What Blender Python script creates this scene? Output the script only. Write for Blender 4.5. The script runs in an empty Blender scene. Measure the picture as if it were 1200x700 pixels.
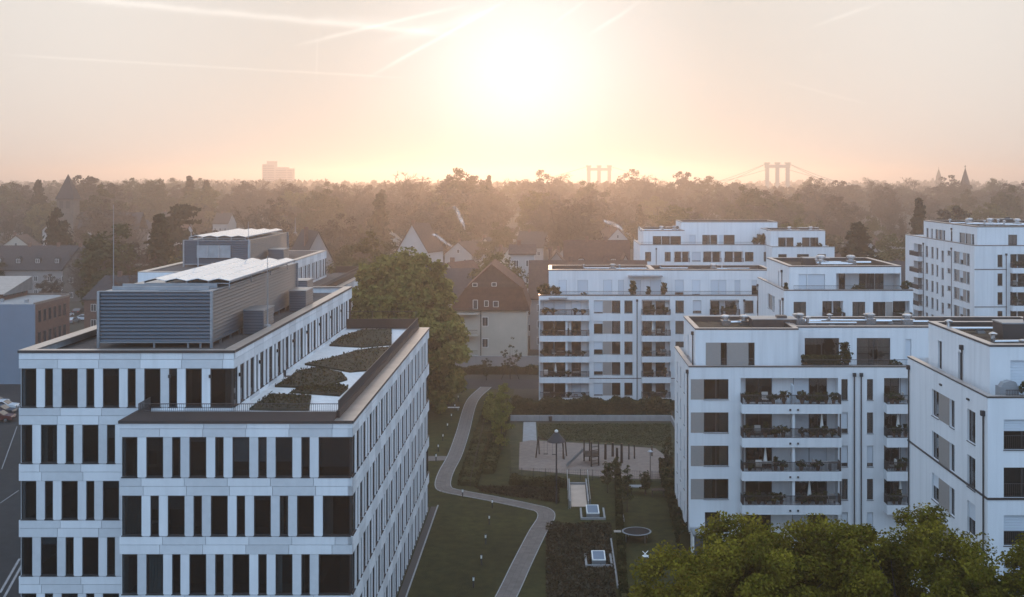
import bpy, math, random
import numpy as np
from mathutils import Matrix, Vector

# ------------------------------------------------------------------ camera
F, CX, CY, H = 1390.0, 647.0, 208.5, 33.6      # focal length and principal point in photo pixels, camera height
sc = bpy.context.scene
cam_d = bpy.data.cameras.new('camera')
cam_d.sensor_width = 36.0
cam_d.lens = F / 1200.0 * 36.0
cam_d.shift_x = -(CX - 600.0) / 1200.0
cam_d.shift_y = -(350.0 - CY) / 1200.0
cam_d.clip_start = 0.5
cam_d.clip_end = 20000
cam = bpy.data.objects.new('camera', cam_d)
cam.location = (0, 0, H)
cam.rotation_euler = (math.radians(90), 0, 0)
sc.collection.objects.link(cam)
sc.camera = cam

def PX(px, Y): return (px - CX) * Y / F
def PZ(py, Y): return H - (py - CY) * Y / F
def GY(py, z=0.0): return F * (H - z) / (py - CY)
def G(px, py, z=0.0):
    Y = GY(py, z)
    return (PX(px, Y), Y)

# ------------------------------------------------------------------ sky and sun
SUN_PX, SUN_PY = 610.0, 108.0
sun_dir = Vector(((SUN_PX - CX) / F, 1.0, (CY - SUN_PY) / F)).normalized()
SUN_EL = math.asin(sun_dir.z)
SUN_AZ = math.atan2(sun_dir.x, sun_dir.y)

world = bpy.data.worlds.new('World')
sc.world = world
world.use_nodes = True
wt = world.node_tree
wt.nodes.clear()
WN, WL = wt.nodes, wt.links
def wmath(op, a, b=None, c=None, clamp=False):
    n = WN.new('ShaderNodeMath'); n.operation = op; n.use_clamp = clamp
    for i, v in enumerate((a, b, c)):
        if v is None: continue
        if isinstance(v, (int, float)): n.inputs[i].default_value = v
        else: WL.new(v, n.inputs[i])
    return n.outputs[0]
def wdot(sock, vec):
    n = WN.new('ShaderNodeVectorMath'); n.operation = 'DOT_PRODUCT'
    WL.new(sock, n.inputs[0]); n.inputs[1].default_value = tuple(vec)
    return n.outputs['Value']
def wramp(sock, stops, interp='EASE'):
    n = WN.new('ShaderNodeValToRGB'); n.color_ramp.interpolation = interp
    cr = n.color_ramp
    while len(cr.elements) > 1: cr.elements.remove(cr.elements[-1])
    cr.elements[0].position = stops[0][0]; cr.elements[0].color = (*stops[0][1], 1)
    for p, c in stops[1:]:
        e = cr.elements.new(p); e.color = (*c, 1)
    WL.new(sock, n.inputs[0])
    return n.outputs[0]
def wmix(kind, fac, a, b):
    n = WN.new('ShaderNodeMix'); n.data_type = 'RGBA'; n.blend_type = kind; n.clamp_result = False
    for i, v in ((0, fac), (6, a), (7, b)):
        if isinstance(v, (int, float)): n.inputs[i].default_value = v
        elif isinstance(v, tuple): n.inputs[i].default_value = (*v, 1)
        else: WL.new(v, n.inputs[i])
    return n.outputs[2]
tcw = WN.new('ShaderNodeTexCoord')
WD = tcw.outputs['Generated']
nsky = WN.new('ShaderNodeTexSky')
nsky.sky_type = 'NISHITA'
nsky.sun_disc = False
nsky.sun_elevation = SUN_EL
nsky.sun_rotation = SUN_AZ
nsky.air_density = 1.0; nsky.dust_density = 2.0; nsky.ozone_density = 1.0
cosang = wdot(WD, sun_dir)
ang = wmath('MULTIPLY', wmath('ARCCOSINE', wmath('MINIMUM', cosang, 1.0)), 180 / math.pi)      # degrees from the sun
a01 = wmath('DIVIDE', ang, 180.0, clamp=True)
base = wramp(a01, [(0.0, (0.50, 0.46, 0.42)), (0.045, (0.72, 0.70, 0.665)), (0.11, (0.845, 0.81, 0.765)), (0.18, (0.775, 0.725, 0.685)),
                   (0.36, (0.76, 0.92, 1.17)), (0.55, (0.83, 1.19, 1.69)), (1.0, (0.83, 1.20, 1.71))])
elev = wmath('ARCSINE', wdot(WD, (0, 0, 1)))
el_deg = wmath('MULTIPLY', elev, 180 / math.pi)
# pale band of morning mist low in the sky
low = wmath('POWER', 2.718, wmath('MULTIPLY', wmath('MAXIMUM', el_deg, 0.0), -0.22))
lowmix = wmix('MIX', wmath('MULTIPLY', low, 0.6), base, (0.62, 0.50, 0.43))
# aureole round the low sun
g1 = wmath('POWER', 2.718, wmath('MULTIPLY', wmath('MULTIPLY', ang, ang), -1.0 / (4.9 ** 2)))
g2 = wmath('POWER', 2.718, wmath('DIVIDE', ang, -4.2))
g1 = wmath('MULTIPLY', g1, wmath('SUBTRACT', 1.0, wmath('MULTIPLY', low, 0.8)))      # the glow dims in the thick air low down
aure = wmix('ADD', 1.0, wmix('MULTIPLY', 1.0, (0.66, 0.72, 0.78), g1), wmix('MULTIPLY', 1.0, (0.10, 0.08, 0.06), g2))
skycol = wmix('ADD', 1.0, lowmix, aure)
# contrails as great-circle bands
noi = WN.new('ShaderNodeTexNoise'); noi.inputs['Scale'].default_value = 38.0; noi.inputs['Detail'].default_value = 5.0
WL.new(WD, noi.inputs['Vector'])
def pdir(px, py): return Vector(((px - CX) / F, 1.0, (CY - py) / F)).normalized()
trail = None
for (xa, ya, xb, yb, w, s) in [(70, -3, 545, 42, 7.0, .34), (340, 55, 552, 4, 4.0, .30), (373, 28, 370, 104, 2.2, .20), (372, 100, 376, 136, 2.0, .07),
                               (426, 94, 602, -4, 4.0, .34), (686, 44, 756, -2, 4.5, .42), (0, 64, 480, 92, 2.6, .16), (640, 34, 694, -4, 3.5, .3),
                               (945, 35, 1046, -3, 4.0, .2), (0, 90, 46, 75, 4.0, .12), (440, 52, 590, 10, 10.0, .22), (900, 92, 1040, 128, 3.0, .07),
                               (930, 72, 992, 60, 5.0, .08), (330, 20, 520, 30, 12, .16)]:
    da, db = pdir(xa, ya), pdir(xb, yb)
    n = da.cross(db).normalized()
    ta, tb = n.cross(da).normalized(), db.cross(n).normalized()
    sw = .78 * w / F
    d0 = wmath('DIVIDE', wmath('ADD', wdot(WD, n), wmath('MULTIPLY', wmath('SUBTRACT', noi.outputs['Fac'], 0.5), sw * 1.2)), sw)
    band = wmath('POWER', 2.718, wmath('MULTIPLY', wmath('MULTIPLY', d0, d0), -2.2))
    ea = wmath('MULTIPLY', wdot(WD, ta), 28.0, clamp=True)
    eb = wmath('MULTIPLY', wdot(WD, tb), 28.0, clamp=True)
    m = wmath('MULTIPLY', wmath('MULTIPLY', band, s * .6), wmath('MULTIPLY', ea, eb))
    trail = m if trail is None else wmath('ADD', trail, m)
trail = wmath('MULTIPLY', trail, wmath('ADD', wmath('MULTIPLY', noi.outputs['Fac'], 1.1), 0.4))
skycol = wmix('ADD', trail, skycol, (0.75, 0.72, 0.68))
skymix = wmix('ADD', 1.0, skycol, wmix('MULTIPLY', 1.0, nsky.outputs[0], (0.002, 0.002, 0.002)))
SKY_GAIN = 1.0
bg = WN.new('ShaderNodeBackground'); bg.inputs['Strength'].default_value = SKY_GAIN
WL.new(skymix, bg.inputs['Color'])
wo = WN.new('ShaderNodeOutputWorld'); WL.new(bg.outputs[0], wo.inputs['Surface'])

sun_d = bpy.data.lights.new('sun', 'SUN')
sun_d.energy = 0.88
sun_d.angle = math.radians(0.8)
sun_d.color = (1.0, 0.61, 0.36)
sun = bpy.data.objects.new('sun', sun_d)
sun.rotation_euler = (-sun_dir).to_track_quat('-Z', 'Y').to_euler()
sun.location = (0, 0, 200)
sc.collection.objects.link(sun)

sc.view_settings.view_transform = 'Standard'
sc.view_settings.look = 'None'
sc.view_settings.gamma = 1.0
sc.view_settings.use_curve_mapping = False
sc.view_settings.exposure = 0.0
sc.cycles.use_denoising = True
sc.cycles.max_bounces = 8
sc.cycles.diffuse_bounces = 3
sc.cycles.glossy_bounces = 3
sc.cycles.transparent_max_bounces = 12
sc.cycles.volume_bounces = 1
sc.cycles.use_adaptive_sampling = True
sc.cycles.adaptive_threshold = 0.02

# ------------------------------------------------------------------ helpers
COL = sc.collection
R = random.Random(11)
NR = np.random.default_rng(5)

class MB:
    def __init__(s): s.v = []; s.f = []
    def quad(s, a, b, c, d):
        i = len(s.v); s.v += [a, b, c, d]; s.f.append((i, i + 1, i + 2, i + 3))
    def poly(s, pts):
        i = len(s.v); s.v += list(pts); s.f.append(tuple(range(i, i + len(pts))))
    def box(s, x0, x1, y0, y1, z0, z1):
        i = len(s.v)
        s.v += [(x0, y0, z0), (x1, y0, z0), (x1, y1, z0), (x0, y1, z0), (x0, y0, z1), (x1, y0, z1), (x1, y1, z1), (x0, y1, z1)]
        s.f += [tuple(i + k for k in q) for q in ((0, 3, 2, 1), (4, 5, 6, 7), (0, 1, 5, 4), (1, 2, 6, 5), (2, 3, 7, 6), (3, 0, 4, 7))]
        return s
    def prism(s, pts, z0, z1):
        a = sum(pts[k][0] * pts[(k + 1) % len(pts)][1] - pts[(k + 1) % len(pts)][0] * pts[k][1] for k in range(len(pts)))
        if a < 0: pts = pts[::-1]
        n = len(pts); i = len(s.v)
        s.v += [(x, y, z0) for x, y in pts] + [(x, y, z1) for x, y in pts]
        s.f.append(tuple(i + n + k for k in range(n)))
        s.f.append(tuple(i + k for k in reversed(range(n))))
        for k in range(n):
            m = (k + 1) % n
            s.f.append((i + k, i + m, i + n + m, i + n + k))
        return s
    def extrude_y(s, pts, y0, y1):          # polygon in x,z (anticlockwise seen from -y)
        n = len(pts); i = len(s.v)
        s.v += [(x, y0, z) for x, z in pts] + [(x, y1, z) for x, z in pts]
        s.f.append(tuple(i + k for k in range(n)))
        s.f.append(tuple(i + n + k for k in reversed(range(n))))
        for k in range(n):
            m = (k + 1) % n
            s.f.append((i + m, i + k, i + n + k, i + n + m))
        return s
    def cyl(s, p0, p1, r0, r1=None, n=8, cap=True):
        r1 = r0 if r1 is None else r1
        a = Vector(p0); b = Vector(p1); d = (b - a)
        if d.length < 1e-6: return s
        d.normalize()
        t = Vector((1, 0, 0)) if abs(d.x) < .8 else Vector((0, 1, 0))
        u = d.cross(t).normalized(); w = d.cross(u)
        i = len(s.v)
        for (c, r) in ((a, r0), (b, r1)):
            for k in range(n):
                q = 2 * math.pi * k / n
                s.v.append(tuple(c + u * (r * math.cos(q)) + w * (r * math.sin(q))))
        for k in range(n):
            m = (k + 1) % n
            s.f.append((i + k, i + n + k, i + n + m, i + m))
        if cap:
            s.f.append(tuple(i + k for k in range(n)))
            s.f.append(tuple(i + n + k for k in reversed(range(n))))
        return s
    def lathe(s, prof, cx=0, cy=0, n=16, cap=True):
        i = len(s.v)
        for (r, z) in prof:
            for k in range(n):
                q = 2 * math.pi * k / n
                s.v.append((cx + r * math.cos(q), cy + r * math.sin(q), z))
        for j in range(len(prof) - 1):
            for k in range(n):
                m = (k + 1) % n
                s.f.append((i + j * n + k, i + j * n + m, i + (j + 1) * n + m, i + (j + 1) * n + k))
        if cap:
            s.f.append(tuple(i + k for k in reversed(range(n))))
            s.f.append(tuple(i + (len(prof) - 1) * n + k for k in range(n)))
        return s
    def mesh(s, name, mat, smooth=False):
        me = bpy.data.meshes.new(name)
        me.from_pydata(s.v, [], s.f)
        me.materials.append(mat)
        if smooth: me.polygons.foreach_set('use_smooth', [True] * len(me.polygons))
        return me
    def build(s, name, mat, parent=None, smooth=False):
        return put(name, s.mesh(name, mat, smooth), parent)

WM = {}
KIDS = {}
def put(name, data, parent=None, M=None, local=False):
    """link an object; M is its world matrix (or, with local, its matrix under the parent)"""
    o = bpy.data.objects.new(name, data)
    COL.objects.link(o)
    M = M if M is not None else Matrix()
    if parent is not None:
        o.parent = parent
        if not local: o.matrix_parent_inverse = WM[parent.name].inverted()
    o.matrix_basis = M
    if parent is not None: KIDS.setdefault(parent.name, []).append(o)
    WM[o.name] = (WM[parent.name] @ M) if (local and parent is not None) else M
    return o
def tag(o, label=None, cat=None, group=None, kind=None):
    if label: o['label'] = label
    if cat: o['category'] = cat
    if group: o['group'] = group
    if kind: o['kind'] = kind
    return o
def thing(name, label, cat, loc=(0, 0, 0), rz=0.0, group=None):
    M = Matrix.Translation(loc) @ Matrix.Rotation(rz, 4, 'Z')
    o = put(name, None, None, M)
    o.empty_display_size = 0.5
    return tag(o, label, cat, group)
def copy_thing(src, loc, rz=0.0, scale=1.0, label=None, group=None):
    r = src.copy(); COL.objects.link(r)
    sx, sz = scale if isinstance(scale, tuple) else (scale, scale)
    r.matrix_basis = Matrix.Translation(loc) @ Matrix.Rotation(rz, 4, 'Z') @ Matrix.Diagonal((sx, sx, sz, 1))
    if label: r['label'] = label
    if group: r['group'] = group
    for ch in KIDS.get(src.name, []):
        c = ch.copy(); COL.objects.link(c); c.parent = r
        for g in KIDS.get(ch.name, []):
            d = g.copy(); COL.objects.link(d); d.parent = c
    return r
USED = set()
DEF = {}
def place(src, loc, rz=0.0, scale=1.0, label=None, group=None):
    """the first use moves the original itself, every later one makes a copy"""
    if src.name not in DEF: DEF[src.name] = (src.get('label'), src.get('group'))
    if src.name in USED: return copy_thing(src, loc, rz, scale, label or DEF[src.name][0], group or DEF[src.name][1])
    USED.add(src.name)
    sx, sz = scale if isinstance(scale, tuple) else (scale, scale)
    src.matrix_basis = Matrix.Translation(loc) @ Matrix.Rotation(rz, 4, 'Z') @ Matrix.Diagonal((sx, sx, sz, 1))
    if label: src['label'] = label
    if group: src['group'] = group
    return src
UNIT = {}
def cube(name, mat, parent, x0, x1, y0, y1, z0, z1):
    """a box piece that shares one unit mesh per material"""
    me = UNIT.get(mat.name)
    if me is None:
        me = MB().box(-.5, .5, -.5, .5, -.5, .5).mesh('piece_' + mat.name, mat); UNIT[mat.name] = me
    M = Matrix.Translation(((x0 + x1) / 2, (y0 + y1) / 2, (z0 + z1) / 2)) @ Matrix.Diagonal((x1 - x0, y1 - y0, z1 - z0, 1))
    return put(name, me, parent, M)
def struct(name, mb, mat, smooth=False):
    return tag(mb.build(name, mat, None, smooth), kind='structure')

# ------------------------------------------------------------------ materials
def material(name, color, rough=.7, metal=0.0, var=0.0, scale=1.0, bump=0.0, bscale=None, rnd=0.0, color2=None, detail=6.0,
             spec=None, coat=0.0, stretch=(1, 1, 1), big=0.0, streak=0.0):
    m = bpy.data.materials.new(name); m.use_nodes = True
    nt = m.node_tree; N, L = nt.nodes, nt.links
    b = N['Principled BSDF']
    b.inputs['Roughness'].default_value = rough; b.inputs['Metallic'].default_value = metal
    if spec is None and rough >= .8: spec = .18
    if spec is not None: b.inputs['Specular IOR Level'].default_value = spec
    if coat: b.inputs['Coat Weight'].default_value = coat
    geo = N.new('ShaderNodeNewGeometry')
    mp = N.new('ShaderNodeMapping'); mp.inputs['Scale'].default_value = stretch
    L.new(geo.outputs['Position'], mp.inputs['Vector'])
    c = None
    rgb = N.new('ShaderNodeRGB'); rgb.outputs[0].default_value = (*color, 1); c = rgb.outputs[0]
    if var or color2:
        no = N.new('ShaderNodeTexNoise'); no.inputs['Scale'].default_value = scale; no.inputs['Detail'].default_value = detail
        no.inputs['Roughness'].default_value = .62
        L.new(mp.outputs[0], no.inputs['Vector'])
        ra = N.new('ShaderNodeValToRGB')
        lo = tuple(x * (1 - var) for x in color); hi = color2 if color2 else tuple(min(1, x * (1 + var)) for x in color)
        ra.color_ramp.elements[0].position = .3; ra.color_ramp.elements[0].color = (*lo, 1)
        ra.color_ramp.elements[1].position = .7; ra.color_ramp.elements[1].color = (*hi, 1)
        L.new(no.outputs['Fac'], ra.inputs[0]); c = ra.outputs[0]
    def mul(c, fac_sock, lo, hi):
        mr = N.new('ShaderNodeMapRange'); mr.inputs['To Min'].default_value = lo; mr.inputs['To Max'].default_value = hi
        L.new(fac_sock, mr.inputs['Value'])
        mx = N.new('ShaderNodeMix'); mx.data_type = 'RGBA'; mx.blend_type = 'MULTIPLY'; mx.inputs[0].default_value = 1
        L.new(c, mx.inputs[6]); L.new(mr.outputs[0], mx.inputs[7])
        return mx.outputs[2]
    if rnd:
        oi = N.new('ShaderNodeObjectInfo'); c = mul(c, oi.outputs['Random'], 1 - rnd, 1 + rnd)
    if big:
        n2 = N.new('ShaderNodeTexNoise'); n2.inputs['Scale'].default_value = scale * .09; n2.inputs['Detail'].default_value = 4
        L.new(geo.outputs['Position'], n2.inputs['Vector']); c = mul(c, n2.outputs['Fac'], 1 - big, 1 + big)
    if streak:
        m3 = N.new('ShaderNodeMapping'); m3.inputs['Scale'].default_value = (2.2, 2.2, .07); L.new(geo.outputs['Position'], m3.inputs['Vector'])
        n3 = N.new('ShaderNodeTexNoise'); n3.inputs['Scale'].default_value = 1.0; n3.inputs['Detail'].default_value = 3; L.new(m3.outputs[0], n3.inputs['Vector'])
        r3 = N.new('ShaderNodeMapRange'); r3.inputs['From Min'].default_value = .5; r3.inputs['From Max'].default_value = .72; L.new(n3.outputs['Fac'], r3.inputs['Value'])
        c = mul(c, r3.outputs[0], 1.0, 1 - streak)
    L.new(c, b.inputs['Base Color'])
    if bump:
        nb = N.new('ShaderNodeTexNoise'); nb.inputs['Scale'].default_value = bscale or scale * 4; nb.inputs['Detail'].default_value = 4
        L.new(mp.outputs[0], nb.inputs['Vector'])
        bp = N.new('ShaderNodeBump'); bp.inputs['Strength'].default_value = bump; bp.inputs['Distance'].default_value = .05
        L.new(nb.outputs['Fac'], bp.inputs['Height']); L.new(bp.outputs[0], b.inputs['Normal'])
    return m
def leaf_material(name, c_lo, c_hi, trans=.35, scale=.55, rnd=.12):
    m = bpy.data.materials.new(name); m.use_nodes = True
    nt = m.node_tree; N, L = nt.nodes, nt.links
    N.clear()
    geo = N.new('ShaderNodeNewGeometry')
    no = N.new('ShaderNodeTexNoise'); no.inputs['Scale'].default_value = scale; no.inputs['Detail'].default_value = 5
    L.new(geo.outputs['Position'], no.inputs['Vector'])
    ra = N.new('ShaderNodeValToRGB')
    ra.color_ramp.elements[0].position = .32; ra.color_ramp.elements[0].color = (*c_lo, 1)
    ra.color_ramp.elements[1].position = .68; ra.color_ramp.elements[1].color = (*c_hi, 1)
    L.new(no.outputs['Fac'], ra.inputs[0])
    oi = N.new('ShaderNodeObjectInfo')
    mr = N.new('ShaderNodeMapRange'); mr.inputs['To Min'].default_value = 1 - rnd; mr.inputs['To Max'].default_value = 1 + rnd
    L.new(oi.outputs['Random'], mr.inputs['Value'])
    ri = N.new('ShaderNodeMapRange'); ri.inputs['To Min'].default_value = .7; ri.inputs['To Max'].default_value = 1.3
    L.new(geo.outputs['Random Per Island'], ri.inputs['Value'])
    mm = N.new('ShaderNodeMath'); mm.operation = 'MULTIPLY'; L.new(mr.outputs[0], mm.inputs[0]); L.new(ri.outputs[0], mm.inputs[1])
    mx = N.new('ShaderNodeMix'); mx.data_type = 'RGBA'; mx.blend_type = 'MULTIPLY'; mx.inputs[0].default_value = 1
    L.new(ra.outputs[0], mx.inputs[6]); L.new(mm.outputs[0], mx.inputs[7])
    d = N.new('ShaderNodeBsdfDiffuse'); t = N.new('ShaderNodeBsdfTranslucent')
    L.new(mx.outputs[2], d.inputs[0]); L.new(mx.outputs[2], t.inputs[0])
    ms = N.new('ShaderNodeMixShader'); ms.inputs[0].default_value = trans
    L.new(d.outputs[0], ms.inputs[1]); L.new(t.outputs[0], ms.inputs[2])
    o = N.new('ShaderNodeOutputMaterial'); L.new(ms.outputs[0], o.inputs[0])
    return m
def glass_material(name, tint, mixfac=.12, cap=1.0):
    m = bpy.data.materials.new(name); m.use_nodes = True
    nt = m.node_tree; N, L = nt.nodes, nt.links
    N.clear()
    tr = N.new('ShaderNodeBsdfTransparent'); tr.inputs[0].default_value = (*tint, 1)
    oi = N.new('ShaderNodeObjectInfo'); hs = N.new('ShaderNodeMapRange'); hs.inputs['To Min'].default_value = .55; hs.inputs['To Max'].default_value = 1.25
    L.new(oi.outputs['Random'], hs.inputs['Value'])
    mt = N.new('ShaderNodeMix'); mt.data_type = 'RGBA'; mt.blend_type = 'MULTIPLY'; mt.inputs[0].default_value = 1; mt.inputs[6].default_value = (*tint, 1)
    L.new(hs.outputs[0], mt.inputs[7]); L.new(mt.outputs[2], tr.inputs[0])
    gl = N.new('ShaderNodeBsdfGlossy'); gl.inputs['Roughness'].default_value = .02
    geo = N.new('ShaderNodeNewGeometry')
    nb = N.new('ShaderNodeTexNoise'); nb.inputs['Scale'].default_value = .8
    L.new(geo.outputs['Position'], nb.inputs['Vector'])
    bp = N.new('ShaderNodeBump'); bp.inputs['Strength'].default_value = .06; bp.inputs['Distance'].default_value = .05
    L.new(nb.outputs['Fac'], bp.inputs['Height']); L.new(bp.outputs[0], gl.inputs['Normal'])
    fr = N.new('ShaderNodeFresnel'); fr.inputs[0].default_value = 1.5
    ad = N.new('ShaderNodeMath'); ad.operation = 'MULTIPLY_ADD'; ad.inputs[1].default_value = 1.6; ad.inputs[2].default_value = mixfac - .06
    ad.use_clamp = True
    L.new(fr.outputs[0], ad.inputs[0])
    mi = N.new('ShaderNodeMath'); mi.operation = 'MINIMUM'; mi.inputs[1].default_value = cap; L.new(ad.outputs[0], mi.inputs[0])
    ms = N.new('ShaderNodeMixShader'); L.new(mi.outputs[0], ms.inputs[0])
    L.new(tr.outputs[0], ms.inputs[1]); L.new(gl.outputs[0], ms.inputs[2])
    o = N.new('ShaderNodeOutputMaterial'); L.new(ms.outputs[0], o.inputs[0])
    return m

M_ = {}
def mk(key, *a, **k): M_[key] = material(key, *a, **k)
mk('panel_light', (.66, .67, .68), .75, var=.05, scale=1.6, rnd=.05, bump=.05, bscale=30, stretch=(1, 1, .2), big=.05, streak=.08)
mk('panel_dark', (.545, .555, .565), .75, var=.05, scale=2.5, rnd=.06, bump=.05, bscale=30, big=.05)
mk('plaster', (.66, .667, .675), .85, var=.05, scale=1.1, bump=.05, bscale=18, big=.06, stretch=(1, 1, .12), streak=.10)
mk('clad_panel', (.27, .245, .225), .8, var=.07, scale=3, rnd=.05, stretch=(1, 1, 6))
mk('frame', (.022, .02, .02), .45, rnd=.2)
mk('frame_white', (.6, .59, .56), .5)
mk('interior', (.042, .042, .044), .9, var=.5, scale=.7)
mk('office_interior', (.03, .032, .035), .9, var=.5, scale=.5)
mk('slab', (.09, .09, .09), .9)
mk('curtain', (.42, .40, .37), .9, rnd=.3)
mk('blind', (.26, .27, .28), .6, rnd=.15)
mk('shutter', (.52, .56, .60), .55, rnd=.10)
mk('railing', (.035, .028, .026), .5)
mk('awning', (.25, .24, .24), .7)
mk('coping_dark', (.055, .045, .042), .42, metal=.3, var=.15, scale=.8)
mk('coping_light', (.46, .42, .39), .34, metal=.75, var=.12, scale=.9)
mk('coping_bronze', (.040, .028, .024), .6, metal=0, spec=.2, var=.15, scale=.9)
mk('zinc', (.32, .34, .36), .38, metal=.8, var=.15, scale=1.2)
mk('pipe_metal', (.55, .56, .57), .25, metal=.95, rnd=.2)
mk('louvre', (.072, .085, .102), .42, metal=.45, var=.08, scale=.9, rnd=.05)
mk('louvre_dark', (.02, .022, .025), .8)
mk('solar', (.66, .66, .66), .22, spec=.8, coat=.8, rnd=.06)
mk('gravel_roof', (.085, .076, .072), .95, var=.35, scale=3.5, bump=.5, bscale=16, big=.3)
mk('sedum', (.075, .042, .033), .95, var=.45, scale=1.6, bump=.7, bscale=9, color2=(.11, .082, .05), big=.3)
mk('terrace', (.60, .59, .58), .8, var=.10, scale=2.2, bump=.1)
mk('soil', (.040, .034, .026), .95, var=.5, scale=2, bump=.8, bscale=9, color2=(.062, .058, .036))
mk('grass', (.027, .031, .008), .95, var=.4, scale=.9, bump=.9, bscale=12, color2=(.050, .047, .013), big=.6)
mk('meadow', (.040, .042, .019), .95, var=.4, scale=.7, bump=.9, bscale=9, color2=(.072, .066, .032), big=.4)
mk('town_ground', (.035, .034, .024), .95, var=.5, scale=.05, color2=(.07, .06, .045))
mk('asphalt', (.026, .027, .029), .85, var=.22, scale=.8, bump=.25, bscale=20, big=.25, spec=.15)
mk('paver', (.165, .138, .122), .9, var=.13, scale=1.6, rnd=.09, bump=.2)
mk('joint', (.085, .074, .067), .95)
mk('kerb', (.30, .29, .28), .85, var=.15, scale=2, rnd=.1)
mk('sand', (.205, .158, .132), .95, var=.18, scale=1.4, bump=.5, bscale=6, big=.2)
mk('concrete', (.27, .265, .26), .88, var=.14, scale=1.3, bump=.15, big=.2, stretch=(1, 1, .4))
mk('paint_white', (.72, .72, .70), .6, var=.1, scale=2)
mk('road_paint', (.22, .22, .225), .7, var=.3, scale=3)
mk('wood_dark', (.048, .032, .024), .85, var=.3, scale=3, stretch=(1, 1, .2))
mk('wood', (.17, .115, .07), .8, var=.2, scale=3)
mk('bark', (.055, .044, .036), .95, var=.35, scale=3, bump=.6, bscale=12, stretch=(1, 1, .3))
mk('bark_far', (.055, .045, .04), .95)
mk('lamp_metal', (.028, .03, .034), .6, metal=.0, spec=.25)
mk('cream', (.40, .355, .295), .9, var=.08, scale=.4, big=.08)
mk('house_white', (.36, .345, .33), .9, var=.06, scale=.4, big=.06)
mk('house_grey', (.26, .235, .22), .9, var=.08, scale=.4)
mk('brick', (.15, .083, .063), .9, var=.2, scale=2.2, bump=.2)
mk('tile_red', (.088, .043, .032), .85, var=.3, scale=1.6, rnd=.12, bump=.3, big=.2)
mk('tile_brown', (.082, .05, .04), .85, var=.3, scale=1.6, rnd=.12, bump=.3)
mk('slate', (.036, .035, .038), .8, var=.25, scale=1.6, rnd=.12, bump=.2)
mk('blue_wall', (.17, .21, .26), .8, var=.05, scale=.3)
mk('stone', (.11, .095, .082), .9, var=.2, scale=.7)
mk('far_concrete', (.30, .28, .26), .9, var=.1, scale=.05)
mk('bridge_paint', (.22, .28, .25), .7)
mk('fabric_white', (.72, .70, .66), .9)
mk('fabric_grey', (.22, .23, .24), .9, var=.1)
mk('pot', (.14, .085, .06), .8, rnd=.6)
mk('cushion', (.34, .31, .28), .9, rnd=.6)
mk('rubber', (.018, .018, .019), .8)
mk('chrome', (.6, .6, .6), .2, metal=1)
mk('car_white', (.62, .63, .65), .25, coat=.6); mk('car_dark', (.03, .035, .045), .25, coat=.6); mk('car_red', (.10, .02, .018), .25, coat=.6); mk('car_silver', (.34, .36, .38), .25, metal=.5, coat=.5)
mk('tail_red', (.35, .02, .015), .3)
mk('copper_roof', (.22, .27, .26), .6, var=.15, scale=.6)
M_['pane'] = glass_material('pane', (.62, .64, .64), .10)
M_['office_pane'] = glass_material('office_pane', (.46, .50, .52), .05, .22)
M_['leaf_near'] = leaf_material('leaf_near', (.060, .060, .008), (.225, .182, .022), .30, .9)
M_['leaf_green'] = leaf_material('leaf_green', (.10, .106, .028), (.235, .215, .058), .34, .5)
M_['leaf_willow'] = leaf_material('leaf_willow', (.12, .13, .03), (.20, .19, .048), .30, .7)
M_['leaf_olive'] = leaf_material('leaf_olive', (.045, .048, .022), (.085, .078, .034), .28, .12)
M_['leaf_yellow'] = leaf_material('leaf_yellow', (.085, .08, .028), (.13, .115, .045), .3, .12)
M_['twig_brown'] = leaf_material('twig_brown', (.050, .038, .030), (.085, .064, .048), .12, .12)
M_['twig_red'] = leaf_material('twig_red', (.07, .042, .033), (.10, .062, .046), .12, .12)
M_['conifer'] = leaf_material('conifer', (.012, .018, .010), (.03, .034, .016), .1, .3)
M_['hedge'] = leaf_material('hedge', (.022, .026, .010), (.050, .050, .018), .2, .9)
M_['hedge_brown'] = leaf_material('hedge_brown', (.040, .038, .017), (.072, .064, .027), .2, .7)
M_['grass_blade'] = leaf_material('grass_blade', (.026, .032, .010), (.042, .045, .015), .2, .5)
M_['cover'] = leaf_material('cover', (.026, .022, .013), (.052, .042, .023), .15, 1.1)
M_['pot_leaf'] = leaf_material('pot_leaf', (.024, .030, .012), (.06, .058, .022), .2, 2.0)

# ------------------------------------------------------------------ foliage geometry
def leaf_mesh(name, pts, size, mat, nrm=None, aspect=1.6, rng=NR, jitter=.35, extra=None):
    """one diamond-shaped leaf (or spray of leaves) at each point"""
    n = len(pts)
    d = rng.normal(size=(n, 3))
    if nrm is not None: d = d * .75 + nrm
    d /= np.linalg.norm(d, axis=1)[:, None] + 1e-9
    t = rng.normal(size=(n, 3)); t -= d * (t * d).sum(1)[:, None]; t /= np.linalg.norm(t, axis=1)[:, None] + 1e-9
    b = np.cross(d, t)
    s = size * (1 + jitter * rng.uniform(-1, 1, n))[:, None]
    V = np.empty((n, 4, 3))
    V[:, 0] = pts - t * s * aspect * .5
    V[:, 1] = pts + b * s * .5 + d * s * .12
    V[:, 2] = pts + t * s * aspect * .5
    V[:, 3] = pts - b * s * .5 + d * s * .12
    V = V.reshape(-1, 3)
    nf = n
    loops = np.arange(n * 4)
    me = bpy.data.meshes.new(name)
    me.vertices.add(len(V)); me.vertices.foreach_set('co', V.ravel().astype(np.float32))
    me.loops.add(len(loops)); me.loops.foreach_set('vertex_index', loops.astype(np.int32))
    me.polygons.add(nf); me.polygons.foreach_set('loop_start', (np.arange(nf) * 4).astype(np.int32))
    me.update(calc_edges=True); me.validate()
    me.materials.append(mat)
    return me
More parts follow.
